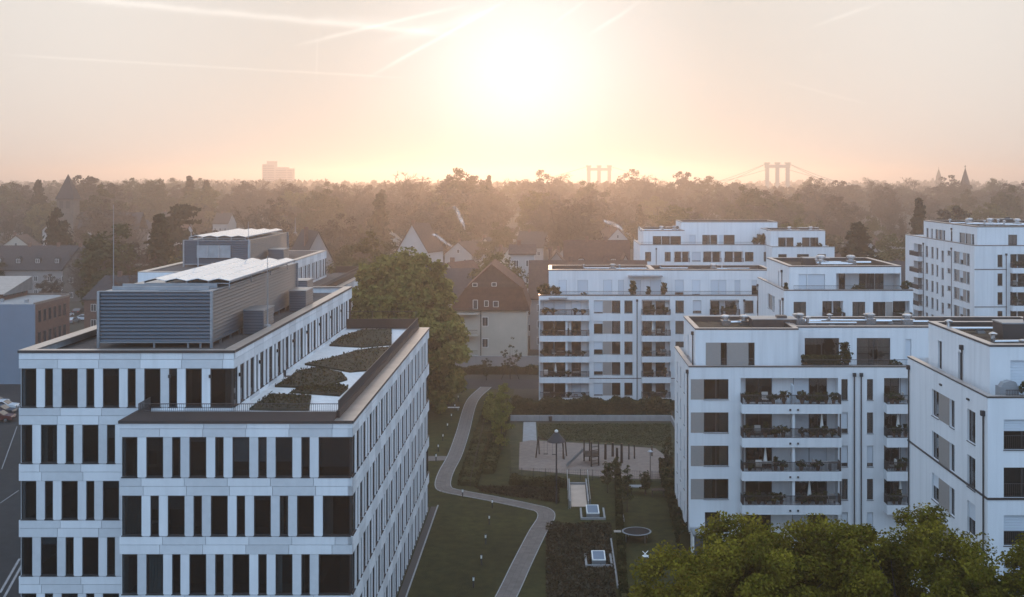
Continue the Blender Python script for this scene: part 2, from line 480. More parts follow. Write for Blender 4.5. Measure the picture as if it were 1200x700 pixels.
def crown_points(rng, n, rx, rz, cz, clumps, spread, squash=1.0, top=.0, shell=.55, flat=.0):
    """leaf points gathered in clumps inside an uneven crown volume"""
    k = clumps
    d = rng.normal(size=(k, 3)); d /= np.linalg.norm(d, axis=1)[:, None]
    r = shell + (1 - shell) * rng.uniform(0, 1, k) ** .5
    ph = rng.uniform(0, 6.28, 6)
    az = np.arctan2(d[:, 1], d[:, 0])
    lob = 1 + .13 * np.sin(3 * az + ph[0]) + .10 * np.sin(5 * az + ph[1] + 3 * d[:, 2]) + .09 * np.sin(4 * d[:, 2] * 2 + ph[2])
    c = d * (r * lob)[:, None]
    taper = 1 - top * np.clip(c[:, 2], -1, 1)
    c[:, 0] *= rx * taper; c[:, 1] *= rx * taper; c[:, 2] *= rz
    c[:, 2] += cz
    cs = spread * rng.uniform(.6, 1.35, k)
    idx = rng.integers(0, k, n)
    e = rng.normal(size=(n, 3)); e /= np.linalg.norm(e, axis=1)[:, None]
    e *= (rng.uniform(0, 1, n) ** .45)[:, None]
    p = c[idx] + e * cs[idx][:, None] * np.array([1, 1, .72])
    nr = (p - np.array([0, 0, cz - rz * .3])); nr /= np.linalg.norm(nr, axis=1)[:, None] + 1e-9
    nr[:, 2] += .3
    return p, nr * .8, c
def trunk_mesh(name, h, r, limbs, mat, rng, cz=None):
    mb = MB()
    pr = (0, 0, -.1); pts = [(0, 0, -.1)]
    x = y = 0
    for k in range(1, 5):
        x += rng.normal() * r * .35; y += rng.normal() * r * .35
        pts.append((x, y, h * k / 4))
    for k in range(4):
        mb.cyl(pts[k], pts[k + 1], r * (1 - .2 * k) * (1.25 if k == 0 else 1), r * (1 - .2 * (k + 1)), 8, cap=False)
    for (lx, ly, lz) in limbs:
        z0 = h * rng.uniform(.35, .95)
        i = min(3, int(z0 / h * 4)); t = z0 / h * 4 - i
        b = [pts[i][q] + (pts[i + 1][q] - pts[i][q]) * t for q in range(3)]
        m = (b[0] * .45 + lx * .55, b[1] * .45 + ly * .55, b[2] * .62 + lz * .38)
        mb.cyl(b, m, r * .38, r * .24, 5, cap=False); mb.cyl(m, (lx, ly, lz), r * .24, r * .06, 5, cap=False)
    return mb.mesh(name, mat, True)
def bare_crown(name, rng, h, rx, mat, n_main=9, sub=6, twigs=9, base=.28):
    """a leafless crown: branches, branchlets and thin twigs"""
    mb = MB()
    tw = []
    for i in range(n_main):
        a = i * 2.4 + rng.uniform(-.4, .4); z0 = h * rng.uniform(base, .55)
        rr = rx * rng.uniform(.55, 1.0); z1 = h * rng.uniform(.6, .97)
        if i == 0: rr *= .25; z1 = h
        p0 = Vector((0, 0, z0)); p2 = Vector((math.cos(a) * rr, math.sin(a) * rr, z1)); p1 = p0.lerp(p2, .5) + Vector((math.cos(a) * rr * .18, math.sin(a) * rr * .18, -h * .02))
        mb.cyl(p0, p1, h * .011, h * .007, 4, False); mb.cyl(p1, p2, h * .007, h * .002, 4, False)
        for j in range(sub):
            t = rng.uniform(.25, 1.0)
            b = p0.lerp(p1, t * 2) if t < .5 else p1.lerp(p2, t * 2 - 1)
            dv = Vector(rng.normal(size=3)); dv.z = abs(dv.z) * .9; dv.normalize()
            e = b + dv * h * rng.uniform(.09, .2)
            mb.cyl(b, e, h * .004, h * .0015, 3, False)
            for k in range(twigs):
                q = b.lerp(e, rng.uniform(.2, 1.0))
                tv = (dv + Vector(rng.normal(size=3)) * .7).normalized()
                tw.append((q, q + tv * h * rng.uniform(.04, .10)))
    for (a, b) in tw:
        w = Vector(rng.normal(size=3)); w = (b - a).cross(w); w.normalize(); w *= h * .0032
        i = len(mb.v); mb.v += [tuple(a - w), tuple(a + w), tuple(b)]; mb.f.append((i, i + 1, i + 2))
        for s in (-1, 1):                                  # side shoots
            q = a.lerp(b, rng.uniform(.3, .8)); tv = ((b - a).normalized() + Vector(rng.normal(size=3)) * .8).normalized() * h * rng.uniform(.02, .05)
            i = len(mb.v); mb.v += [tuple(q - w * .7), tuple(q + w * .7), tuple(q + tv)]; mb.f.append((i, i + 1, i + 2))
    return mb.mesh(name, mat)

# ------------------------------------------------------------------ the ground
def gz(x, y):
    t = min(1.0, max(0.0, (y - 330) / 900)); return 7.0 * t * t * (3 - 2 * t)
mb = MB()
ys = [-200, -60, 0, 60, 120, 200, 330] + list(range(380, 1300, 60)) + [1500, 2000, 2800, 3800, 5600]
xs = [-2600, -1500, -800, -400, -150, 0, 150, 400, 800, 1500, 2600]
for yy in ys:
    for xx in xs: mb.v.append((xx, yy, gz(xx, yy)))
for j in range(len(ys) - 1):
    for i in range(len(xs) - 1):
        a = j * len(xs) + i; mb.f.append((a, a + 1, a + len(xs) + 1, a + len(xs)))
struct('ground', mb, M_['town_ground'])

def sheet(name, pts, z, mat, t=None):
    mb = MB()
    if t is None:
        a = sum(pts[k][0] * pts[(k + 1) % len(pts)][1] - pts[(k + 1) % len(pts)][0] * pts[k][1] for k in range(len(pts)))
        if a < 0: pts = pts[::-1]
        mb.poly([(x, y, z) for x, y in pts])
    else: mb.prism(pts, z, z + t)
    return struct(name, mb, mat)
# lawns of the garden court
sheet('lawn', [(-13, 60), (28, 60), (28, 118), (14, 118), (14, 162), (-6, 162), (-6, 191), (-30, 191), (-30, 122), (-13, 122)], .012, M_['grass'])
sheet('meadow', [G(596, 496), G(792, 496), G(792, 566), G(700, 560), G(600, 556)], .024, M_['meadow'])
sheet('lane', [(-34, GY(456.0)), (20, GY(456.0)), (20, GY(444.5)), (-34, GY(444.5))], .02, M_['asphalt'])
sheet('parking_lot', [(-140, 60), (-36, 60), (-36, 140), (-51, 140), (-51, 205), (-140, 205)], .012, M_['asphalt'])

# the winding path: bed, single pavers and kerb edging
def smooth(pts, n):
    out = []
    P = [Vector(p) for p in pts]
    P = [P[0] * 2 - P[1]] + P + [P[-1] * 2 - P[-2]]
    for i in range(1, len(P) - 2):
        for k in range(n):
            t = k / n
            a, b, c, d = P[i - 1], P[i], P[i + 1], P[i + 2]
            out.append(.5 * ((2 * b) + (c - a) * t + (2 * a - 5 * b + 4 * c - d) * t * t + (3 * b - a - 3 * c + d) * t ** 3))
    out.append(P[-2])
    return out
cl_px = [(560, 760), (593, 700), (612, 660), (630, 624), (640, 607), (636.5, 598.5), (620, 594), (580, 585.5), (545, 579), (525, 575), (519.5, 571), (519.5, 563), (524, 551), (533, 534), (542, 508), (553, 471), (570, 453.5)]
cl = smooth([Vector((*G(*p), 0)) for p in cl_px], 10)
def resample(pl, step):
    out = [pl[0]]; acc = 0
    for a, b in zip(pl, pl[1:]):
        d = (b - a).length; t = step - acc
        while t <= d:
            out.append(a.lerp(b, t / d)); t += step
        acc = (acc + d) % step
    return out
cl = resample(cl, .5)
hw = .80
tang = [(cl[min(i + 1, len(cl) - 1)] - cl[max(i - 1, 0)]).normalized() for i in range(len(cl))]
nor = [Vector((-t.y, t.x, 0)) for t in tang]
for _ in range(3):
    nor = [((nor[max(i - 1, 0)] + nor[i] * 2 + nor[min(i + 1, len(nor) - 1)])).normalized() for i in range(len(nor))]
mb = MB()
for i in range(len(cl) - 1):
    a, b = cl[i], cl[i + 1]
    mb.quad(*[tuple(v) for v in (a - nor[i] * -hw + Vector((0, 0, .03)), a - nor[i] * hw + Vector((0, 0, .03)), b - nor[i + 1] * hw + Vector((0, 0, .03)), b + nor[i + 1] * hw + Vector((0, 0, .03)))])
path = struct('path', mb, M_['joint'])
# pavers in bands across the path; the nearest become single pieces, the rest one joined part
rest = MB(); n_pav = 0
for i in range(len(cl) - 1):
    for k in range(3):
        u0, u1 = -hw + .02 + k * (2 * hw - .04) / 3 + .012, -hw + .02 + (k + 1) * (2 * hw - .04) / 3 - .012
        a0, b0 = cl[i].lerp(cl[i + 1], .03), cl[i].lerp(cl[i + 1], .97)
        q = [a0 + nor[i] * u0, b0 + nor[i + 1] * u0, b0 + nor[i + 1] * u1, a0 + nor[i] * u1]
        pts = [(v.x, v.y) for v in q]
        if n_pav < 300 and cl[i].y > 96:
            MB().prism(pts, .02, .044 + .004 * R.random()).build('paver', M_['paver'], path); n_pav += 1
        else: rest.prism(pts, .02, .046)
tag(rest.build('pavers', M_['paver'], path), kind='stuff')
for s in (-1, 1):
    mbk = MB()
    for i in range(len(cl) - 1):
        a, b = cl[i], cl[i + 1]
        q = [a + nor[i] * s * hw, b + nor[i + 1] * s * hw, b + nor[i + 1] * s * (hw + .09), a + nor[i] * s * (hw + .09)]
        mbk.prism([(v.x, v.y) for v in q], 0, .06)
    mbk.build('kerb_edge', M_['kerb'], path)
sheet('side_path', [G(498, 535), G(526, 535), G(525, 540), G(498, 541)], .05, M_['paver'], .006)
sheet('gravel_strip', [(-12.35, 74), (-11.75, 74), (-11.75, 121), (-12.35, 121)], .03, M_['joint'], .03)
struct('kerb', MB().box(-11.75, -11.63, 70, 121.5, 0, .1), M_['kerb'])

# playground sand pit and its gravel walk
sheet('sand_pit', [G(609, 519), G(622, 516.5), G(674, 519.5), G(720, 522.5), G(768, 526), G(777, 533), G(792, 562), G(740, 562), G(702, 559), G(608, 551)], .05, M_['sand'])
sheet('gravel_walk', [G(613.5, 495), G(628, 495), G(629, 517.5), G(612.5, 518)], .04, M_['concrete'])
# ------------------------------------------------------------------ facades
FR = {}
def frame_mesh(w, h, panes, mat, t=.065):
    key = (round(w, 2), round(h, 2), panes, mat.name)
    if key not in FR:
        mb = MB()
        mb.box(0, t, 0, .07, 0, h).box(w - t, w, 0, .07, 0, h).box(t, w - t, 0, .07, 0, t).box(t, w - t, 0, .07, h - t, h)
        for k in range(1, panes):
            c = w * k / panes; mb.box(c - .05, c + .05, -.004, .066, t, h - t)
        FR[key] = mb.mesh('window_frame', mat)
    return FR[key]
def pane_mesh(w, h, mat):
    key = ('p', round(w, 2), round(h, 2), mat.name)
    if key not in FR: FR[key] = MB().box(.03, w - .03, .03, .045, .03, h - .03).mesh('pane', mat)
    return FR[key]
def curtain_mesh(w, h, side):
    key = ('c', round(w, 2), round(h, 2), side)
    if key not in FR:
        mb = MB(); n = max(3, int(w / .09))
        x0, x1 = {'l': (.05, w * .36), 'r': (w * .64, w - .05), 'f': (.05, w - .05)}[side]
        for k in range(n):
            a, b = x0 + (x1 - x0) * k / n, x0 + (x1 - x0) * (k + 1) / n
            ya, yb = (.14, .19) if k % 2 else (.19, .14)
            mb.quad((a, ya, .04), (b, yb, .04), (b, yb, h - .04), (a, ya, h - .04))
        FR[key] = mb.mesh('curtain', M_['curtain'])
    return FR[key]
def slat_mesh(w, h, frac, kind):
    key = ('s', round(w, 2), round(h, 2), round(frac, 2), kind)
    if key not in FR:
        mb = MB()
        y0 = -.035 if kind == 'shutter' else .085
        z = h; step = .10 if kind == 'shutter' else .09
        while z > h * (1 - frac) + 1e-3:
            z2 = max(z - step, h * (1 - frac))
            if kind == 'shutter':
                mb.quad((.02, y0 + .018, z2), (w - .02, y0 + .018, z2), (w - .02, y0, (z + z2) / 2), (.02, y0, (z + z2) / 2))
                mb.quad((.02, y0, (z + z2) / 2), (w - .02, y0, (z + z2) / 2), (w - .02, y0 + .018, z), (.02, y0 + .018, z))
            else:
                mb.quad((.03, y0 - .03, z2), (w - .03, y0 - .03, z2), (w - .03, y0 + .02, z - .012), (.03, y0 + .02, z - .012))
            z = z2
        if kind == 'shutter': mb.box(0, w, y0 - .01, y0 + .03, h * (1 - frac) - .05, h * (1 - frac))
        FR[key] = mb.mesh(kind, M_[kind])
    return FR[key]
def window(parent, M, w, h, panes=1, shutter=0.0, curtain='', blind=0.0, frame='frame', pane='pane'):
    o = put('window', frame_mesh(w, h, panes, M_[frame]), parent, M)
    put('pane', pane_mesh(w, h, M_[pane]), o, None, local=True)
    for s in curtain: put('curtain', curtain_mesh(w, h, s), o, None, local=True)
    if shutter: put('shutter', slat_mesh(w, h, shutter, 'shutter'), o, None, local=True)
    if blind: put('blind', slat_mesh(w, h, blind, 'blind'), o, None, local=True)
    return o

class Facade:
    """a wall in local u (to the right seen from outside), z and d (inwards)"""
    def __init__(s, B, ox, oy, rot, width, z0, z1, wall='plaster', seed=0, room=1.1):
        s.B, s.w, s.z0, s.z1, s.wall, s.rot, s.room = B, width, z0, z1, wall, rot, room
        s.T = Matrix.Translation((ox, oy, 0)) @ Matrix.Rotation(rot, 4, 'Z')
        s.ox, s.oy = ox, oy
        s.open = []; s.rooms = MB(); s.rng = random.Random(seed)
        s.extra = MB()
    def P(s, u, d, z): return tuple(s.T @ Vector((u, d, z)))
    def lbox(s, name, mat, u0, u1, d0, d1, z0, z1, parent=None):
        a, b = s.P(u0, d0, z0), s.P(u1, d1, z1)
        return cube(name, M_[mat], parent or s.B, min(a[0], b[0]), max(a[0], b[0]), min(a[1], b[1]), max(a[1], b[1]), z0, z1)
    def hole(s, u0, u1, z0, z1, depth): s.open.append((u0, u1, z0, z1, depth))
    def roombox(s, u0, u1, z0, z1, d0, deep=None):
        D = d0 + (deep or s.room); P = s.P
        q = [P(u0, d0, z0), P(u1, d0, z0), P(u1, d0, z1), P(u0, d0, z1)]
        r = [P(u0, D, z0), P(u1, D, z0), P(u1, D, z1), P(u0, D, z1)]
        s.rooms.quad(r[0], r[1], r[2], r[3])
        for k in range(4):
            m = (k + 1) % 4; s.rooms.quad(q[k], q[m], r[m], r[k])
    def win(s, u0, u1, z0, z1, panes=1, depth=.16, shutter=None, curtain=None, hole=True, d=None, sill=True, frame='frame'):
        if u1 < u0: u0, u1 = u1, u0
        rg = s.rng
        if shutter is None: shutter = 0
        if curtain is None: curtain = rg.choice(['', '', '', 'l', 'r', 'lr', 'f', ''])
        if hole: s.hole(u0, u1, z0, z1, depth); d = depth
        o = window(s.B, s.T @ Matrix.Translation((u0, d - .01, z0)), u1 - u0, z1 - z0, panes, shutter, curtain, frame=frame)
        s.roombox(u0, u1, z0, z1, d + .07)
        if sill and hole: s.lbox('window_sill', 'frame', u0 - .03, u1 + .03, -.05, depth - .012, z0 - .045, z0 - .002)
        return o
    def clad(s, u0, u1, z0, z1): return s.lbox('cladding_panel', 'clad_panel', u0, u1, -.012, .1, z0, z1)
    def balcony(s, u0, u1, zt, depth=1.1, proj=1.15, doors=(), roofed=True, side=0.06, zfloor=None, band=(2.9, 2.06)):
        """recessed loggia plus projecting balcony; doors = (u0, u1, panes, shutter)"""
        zf = zt - 2.35
        top = zt + .10
        s.hole(u0, u1, zf, top, depth)
        P = s.P
        s.extra.quad(P(u0, depth, zf), P(u1, depth, zf), P(u1, depth, top), P(u0, depth, top))
        for (a, b, n, sh) in doors:
            o = window(s.B, s.T @ Matrix.Translation((a, depth - .075, zf + .04)), b - a, zt - zf - .06, n, sh, s.rng.choice(['', 'l', 'r', 'lr', '']) if not sh else '')
            # dark room seen through the glass
            q = [P(a + .05, depth - .012, zf + .08), P(b - .05, depth - .012, zf + .08), P(b - .05, depth - .012, zt - .1), P(a + .05, depth - .012, zt - .1)]
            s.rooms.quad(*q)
        bal = s.lbox('balcony', s.wall, u0 - side, u1 + side, -proj, -.004, zt - band[0], zt - band[1])
        # balcony meshes are scaled boxes, so the railing hangs on the building itself
        mb = MB(); zr0, zr1 = zt - band[1] + .03, zt - band[1] + .82
        def bar(a, b, h0, h1, t=.016):
            pa, pb = P(a[0], a[1], h0), P(b[0], b[1], h1)
            mb.cyl(pa, pb, t, t, 4, False)
        e = proj - .05
        for pa, pb in (((u0, -e), (u1, -e)), ((u0, -e), (u0, -.02)), ((u1, -e), (u1, -.02))):
            for zz, tt in ((zr1, .032), (zr0, .022)):
                mb.cyl(P(*pa, zz), P(*pb, zz), tt, tt, 4)
            L = math.hypot(pb[0] - pa[0], pb[1] - pa[1]); n = max(2, int(L / .115))
            for k in range(n + 1):
                t = k / n; q = (pa[0] + (pb[0] - pa[0]) * t, pa[1] + (pb[1] - pa[1]) * t)
                bar(q, q, zt - band[1] - .01, zr1, .021)
        mb.build('railing', M_['railing'], s.B)
        return zf
    def downpipe(s, u, ztop, zbot=0.1):
        mb = MB()
        mb.cyl(s.P(u, -.09, zbot), s.P(u, -.09, ztop - .3), .055, .055, 8)
        a, b = s.P(u - .14, -.24, 0), s.P(u + .14, -.006, 0)
        mb.box(min(a[0], b[0]), max(a[0], b[0]), min(a[1], b[1]), max(a[1], b[1]), ztop - .32, ztop)
        mb.build('downpipe', M_['lamp_metal'], s.B)
    def finish(s, name='wall'):
        us = sorted({0.0, s.w} | {x for o in s.open for x in (o[0], o[1]) if 0 < x < s.w})
        zs = sorted({s.z0, s.z1} | {x for o in s.open for x in (o[2], o[3]) if s.z0 < x < s.z1})
        mb = MB(); P = s.P
        for i in range(len(us) - 1):
            for j in range(len(zs) - 1):
                cu, cz = (us[i] + us[i + 1]) / 2, (zs[j] + zs[j + 1]) / 2
                if any(o[0] < cu < o[1] and o[2] < cz < o[3] for o in s.open): continue
                mb.quad(P(us[i], 0, zs[j]), P(us[i + 1], 0, zs[j]), P(us[i + 1], 0, zs[j + 1]), P(us[i], 0, zs[j + 1]))
        for (a, b, c, d, e) in s.open:
            mb.quad(P(a, 0, c), P(a, e, c), P(b, e, c), P(b, 0, c)); mb.quad(P(a, 0, d), P(b, 0, d), P(b, e, d), P(a, e, d))
            mb.quad(P(a, 0, c), P(a, 0, d), P(a, e, d), P(a, e, c)); mb.quad(P(b, 0, c), P(b, e, c), P(b, e, d), P(b, 0, d))
        i = len(mb.v); mb.v += s.extra.v; mb.f += [tuple(i + k for k in f) for f in s.extra.f]
        mb.build(name, M_[s.wall], s.B)
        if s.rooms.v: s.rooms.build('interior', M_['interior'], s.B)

def roof_with_parapet(B, x0, x1, y0, y1, zroof, ztop, surf, w=.38, cop='coping_light', edge='coping_dark'):
    """roof sheet, dark fascia line and bright metal coping on the parapet"""
    MB().box(x0 + .02, x1 - .02, y0 + .02, y1 - .02, zroof - .25, zroof).build('roof', M_[surf], B)
    mb = MB()
    for (a, b, c, d) in ((x0 - .03, x1 + .03, y0 - .03, y0 + w), (x0 - .03, x1 + .03, y1 - w, y1 + .03), (x0 - .03, x0 + w, y0 + w, y1 - w), (x1 - w, x1 + .03, y0 + w, y1 - w)):
        mb.box(a, b, c, d, ztop - .12, ztop)
    mb.build('fascia', M_[edge], B)
    mb = MB()
    for (a, b, c, d) in ((x0 - .045, x1 + .045, y0 - .045, y0 + w + .02), (x0 - .045, x1 + .045, y1 - w - .02, y1 + .045), (x0 - .045, x0 + w + .02, y0 + w + .02, y1 - w - .02), (x1 - w - .02, x1 + .045, y0 + w + .02, y1 - w - .02)):
        mb.box(a, b, c, d, ztop, ztop + .035)
    mb.build('coping', M_[cop], B)
    mb = MB()
    for (a, b, c, d) in ((x0 + .1, x1 - .1, y0 + w - .04, y0 + w - .01), (x0 + .1, x1 - .1, y1 - w + .01, y1 - w + .04), (x0 + w - .04, x0 + w - .01, y0 + w, y1 - w), (x1 - w + .01, x1 - w + .04, y0 + w, y1 - w)):
        mb.box(a, b, c, d, zroof, ztop - .122)
    mb.build('parapet_lining', M_['coping_dark'], B)

# ------------------------------------------------------------------ office building (front)
MODW, PIL, NAR = 1.07, .545, .54           # wide window, pier, narrow window
MOD = MODW + NAR + 2 * PIL                 # 2.70 m
ST, WH = 3.67, 2.54                        # storey height, window height
def office_facade(B, ox, oy, rot, L, ztop, rows, band_top, phase0, corner0=1.0, corner1=1.0, lens=None, seed=0, blinds=(), blind_from=0.0, lamps=False, cut=None):
    """bands of cast panels, piers and windows; rows = storey numbers counted from the roof"""
    f = Facade(B, ox, oy, rot, L, 0, ztop, 'panel_light', seed)
    rg = random.Random(seed)
    tone = lambda k: 'panel_light' if k % 2 == 0 else 'panel_dark'
    D = .30
    for r in rows:
        zt = ztop - band_top - r * ST; zb = zt - WH
        zl = zt - WH - (ST - WH) * .48
        # piers and windows
        par = (phase0 + r) % 2
        u = .14
        first = (corner0 if par == 0 else corner0 + .26)
        segs = [('w', u, u + first)]; u += first
        kind = 1 if par == 0 else 0          # 1: wide next, 0: narrow next
        while True:
            wv = MODW if kind else NAR
            if u + PIL + wv + PIL + corner1 * .8 > L - .14: break
            segs.append(('p', u, u + PIL)); u += PIL
            segs.append(('w', u, u + wv)); u += wv
            kind = 1 - kind
        segs.append(('p', u, u + PIL)); u += PIL
        segs.append(('w', u, L - .14))
        for k, (t, a, b) in enumerate(segs):
            if t == 'p':
                f.lbox('pier', tone((k // 2 + r) // 2 + (k // 2) % 2), a, b, .012, D, zb + .004, zt - .004)
            else:
                bl = 0
                if r in blinds and a > blind_from: bl = rg.choice([1.0, .62, .62, .75])
                elif rg.random() < .2: bl = rg.choice([.12, .2, .35])
                window(B, f.T @ Matrix.Translation((a, .07, zb + .04)), b - a, zt - zb - .045, 1, 0, rg.choice(['', '', 'lr', 'l', 'r', '', 'f']) if not bl else '', bl, pane='office_pane')
                f.lbox('window_sill', 'frame', a - .03, b + .03, -.03, .065, zb - .02, zb + .035)
        # lintel panels above the windows
        def row(zlo, zhi, shift, nm, kk):
            u = 0.0; k = kk
            nxt = MOD * (.5 + shift)
            while u < L - .01:
                v = min(L, nxt)
                if L - v < .6: v = L
                f.lbox(nm, tone(k), u + (.013 if u > 0 else 0), v - (.013 if v < L else 0), 0, D, zlo + .012, zhi - .012)
                u = v; nxt = v + MOD; k += 1
        if r == 0:
            mid = zt + band_top * .52
            row(zt, mid, .43, 'lintel_panel', r + 1); row(mid, ztop - .06, 1.45, 'parapet_panel', 0)
        else:
            row(zt, zt + (ST - WH) * .52, .43 if par == 0 else .05, 'lintel_panel', r)
        if cut is None or r < cut:
            row(zl, zb - .022, .0 if par == 0 else .5, 'sill_panel', r + 1)
        # floor plate seen through the glass
    return f

WX0, WX1, WY0, WY1, WZ = -27.1, -12.5, 74.3, 120.5, 18.35        # lower wing
BX0, BX1, BY0, BY1, BZ = -34.8, -20.75, 77.4, 122.9, 22.3        # upper block
office = thing('office_building', 'white panelled office block with piers, planted roof terrace and grey louvred plant room', 'building', (-23, 98, 0))
office_facade(office, WX0, WY0, 0, WX1 - WX0, WZ, range(0, 4), 1.0, 0, .98, 1.8, seed=3, blinds=(0,), blind_from=6.8)
office_facade(office, WX1, WY0, math.pi / 2, WY1 - WY0, WZ, range(0, 5), 1.0, 0, .98, 1.2, seed=4)
office_facade(office, BX0, BY0, 0, BX1 - BX0, BZ, range(0, 5), 1.15, 1, .74, 1.05, seed=5)
fU = office_facade(office, BX1, BY0, math.pi / 2, BY1 - BY0, BZ, range(0, 1), 1.15, 0, .9, 1.0, seed=6)
# solid mass and floor plates behind the glass
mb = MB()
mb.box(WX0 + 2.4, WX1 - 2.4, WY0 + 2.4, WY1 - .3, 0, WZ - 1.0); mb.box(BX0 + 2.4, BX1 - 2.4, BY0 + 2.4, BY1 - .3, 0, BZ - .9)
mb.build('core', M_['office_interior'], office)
for k in range(6):
    z = WZ - 1.0 - k * ST
    if k < 5: MB().box(WX0 + .32, WX1 - .32, WY0 + .32, WY1 - .05, z - WH - .95, z - WH - .1).build('floor_plate', M_['slab'], office)
    z = BZ - 1.15 - k * ST
    if z > 3: MB().box(BX0 + .32, BX1 - .32, BY0 + .32, BY1 - .05, z - WH - .95, z - WH - .1).build('floor_plate', M_['slab'], office)
for (x, y0, y1, z) in ((WX0, WY0, BY0, WZ),):
    MB().box(x, x + .3, y0 + .31, y1, 0, z - .06).build('side_wall', M_['panel_light'], office)
MB().box(BX0, BX0 + .3, BY0 + .31, BY1, 0, BZ - .06).build('side_wall', M_['panel_light'], office)
MB().box(BX0 + .31, BX1 - .31, BY1 - .3, BY1, 0, BZ - .06).build('rear_wall', M_['panel_light'], office)
MB().box(WX0 + .31, WX1 - .31, WY1 - .3, WY1, 0, WZ - .06).build('rear_wall', M_['panel_light'], office)
# upper roof: dark sheet, copings
MB().box(BX0 + .3, BX1 - .3, BY0 + .3, BY1 - .3, BZ - 1.0, BZ - .6).build('roof', M_['gravel_roof'], office)
mb = MB()
for (a, b, c, d) in ((BX0, BX1, BY0, BY0 + .55), (BX0, BX1, BY1 - .45, BY1), (BX0, BX0 + .9, BY0 + .55, BY1 - .45), (BX1 - .75, BX1, BY0 + .55, BY1 - .45)):
    mb.box(a - (.04 if a == BX0 else 0), b + (.04 if b == BX1 else 0), c - (.04 if c == BY0 else 0), d, BZ - .058, BZ + .05)
mb.build('coping', M_['coping_light'], office)
mb = MB(); mb.box(BX0 - .06, BX1 + .06, BY0 - .06, BY0 - .042, BZ - .13, BZ + .04).box(BX1 + .042, BX1 + .06, BY0 - .042, BY1, BZ - .13, BZ + .04).build('fascia', M_['coping_dark'], office)
# terrace on the lower wing: wide bronze coping, upstand, railing
MB().box(WX0 + .3, WX1 - .3, WY0 + .3, WY1 - .3, WZ - .9, WZ - .05).build('terrace_deck', M_['terrace'], office)
CW = 1.15; U = .42; IN = .8
mb = MB()
mb.box(WX1 - CW, WX1 + .05, WY0 - .05, WY1, WZ - .058, WZ + .05)
mb.box(BX1 + .02, WX1 - CW, WY1 - .7, WY1, WZ - .058, WZ + .05)
mb.build('coping', M_['coping_light'], office)
MB().box(WX0 - .07, WX1 + .07, WY0 - .07, WY0 - .052, WZ - .14, WZ + .045).box(WX1 + .052, WX1 + .07, WY0 - .052, WY1, WZ - .12, WZ + .04).build('fascia', M_['coping_dark'], office)
mb = MB()
xo, yo, xi, yi, xr = WX0 - .05, WY0 - .05, WX0 + IN, WY0 + IN, WX1 - CW - .002
zo, zi = WZ - .058, WZ + U
mb.quad((xo, yo, zo + .1), (xr, yo, zo + .1), (xr, yi, zi), (xi, yi, zi))
mb.quad((xo, BY0 - .02, zo + .1), (xo, yo, zo + .1), (xi, yi, zi), (xi, BY0 - .02, zi))
mb.quad((xo, yo, zo), (xr, yo, zo), (xr, yo, zo + .1), (xo, yo, zo + .1)); mb.quad((xo, BY0 - .02, zo), (xo, yo, zo), (xo, yo, zo + .1), (xo, BY0 - .02, zo + .1))
mb.quad((xr, yo, zo), (xr, yi, zo), (xr, yi, zi), (xr, yo, zo + .1))
mb.box(xi, xr, yi, yi + .15, WZ - .04, zi); mb.box(xi, xi + .15, yi + .15, BY0 - .02, WZ - .04, zi)
mb.build('battered_edge', M_['coping_bronze'], office)
mb = MB()
mb.box(WX1 - CW, WX1 - CW + .2, WY0 + IN, WY1 - .7, WZ + .052, WZ + .5)
mb.box(BX1 + .02, WX1 - CW, WY1 - .9, WY1 - .7, WZ + .052, WZ + 1.0)
mb.build('upstand', M_['coping_bronze'], office)
def rail_run(B, a, b, z0, z1, sp=.13, t=.012, name='railing'):
    mb = MB()
    a = Vector(a); b = Vector(b); L = (b - a).length; n = max(1, int(L / sp))
    for k in range(n + 1):
        q = a.lerp(b, k / n); mb.cyl((q.x, q.y, z0), (q.x, q.y, z1), t, t, 4, False)
    mb.cyl((a.x, a.y, z1), (b.x, b.y, z1), .028, .028, 5); mb.cyl((a.x, a.y, z0 + .05), (b.x, b.y, z0 + .05), .018, .018, 4)
    return mb.build(name, M_['railing'], B)
rail_run(office, (WX0 + IN + .08, WY0 + IN + .08, 0), (WX1 - CW + .1, WY0 + IN + .08, 0), WZ + U, WZ + U + .5)
rail_run(office, (WX1 - CW + .1, WY0 + IN + .1, 0), (WX1 - CW + .1, WY1 - .8, 0), WZ + .5, WZ + 1.12, t=.02)
rail_run(office, (WX0 + IN + .08, WY0 + IN + .1, 0), (WX0 + IN + .08, BY0, 0), WZ + U, WZ + U + .5, t=.02)
mb = MB(); mb.cyl((BX1, WY1 - .8, WZ + 1.75), (WX1 - CW, WY1 - .8, WZ + 1.75), .02, .02, 5)
for k in range(4):
    x = BX1 + .4 + k * (WX1 - CW - BX1 - .5) / 3; mb.cyl((x, WY1 - .8, WZ + 1.0), (x, WY1 - .8, WZ + 1.75), .02, .02, 5)
mb.build('guard_rail', M_['railing'], office)
# wall lamps on the piers behind the terrace
for x in (-24.95, -22.3):
    MB().box(x - .08, x + .08, BY0 - .12, BY0 - .005, BZ - 1.75, BZ - 1.55).build('wall_lamp', M_['frame'], office)
for k in range(8):
    y = BY0 + 1.2 + k * 5.4
    MB().box(BX1 + .005, BX1 + .14, y - .09, y + .09, BZ - 1.85, BZ - 1.62).build('wall_lamp', M_['frame'], office)
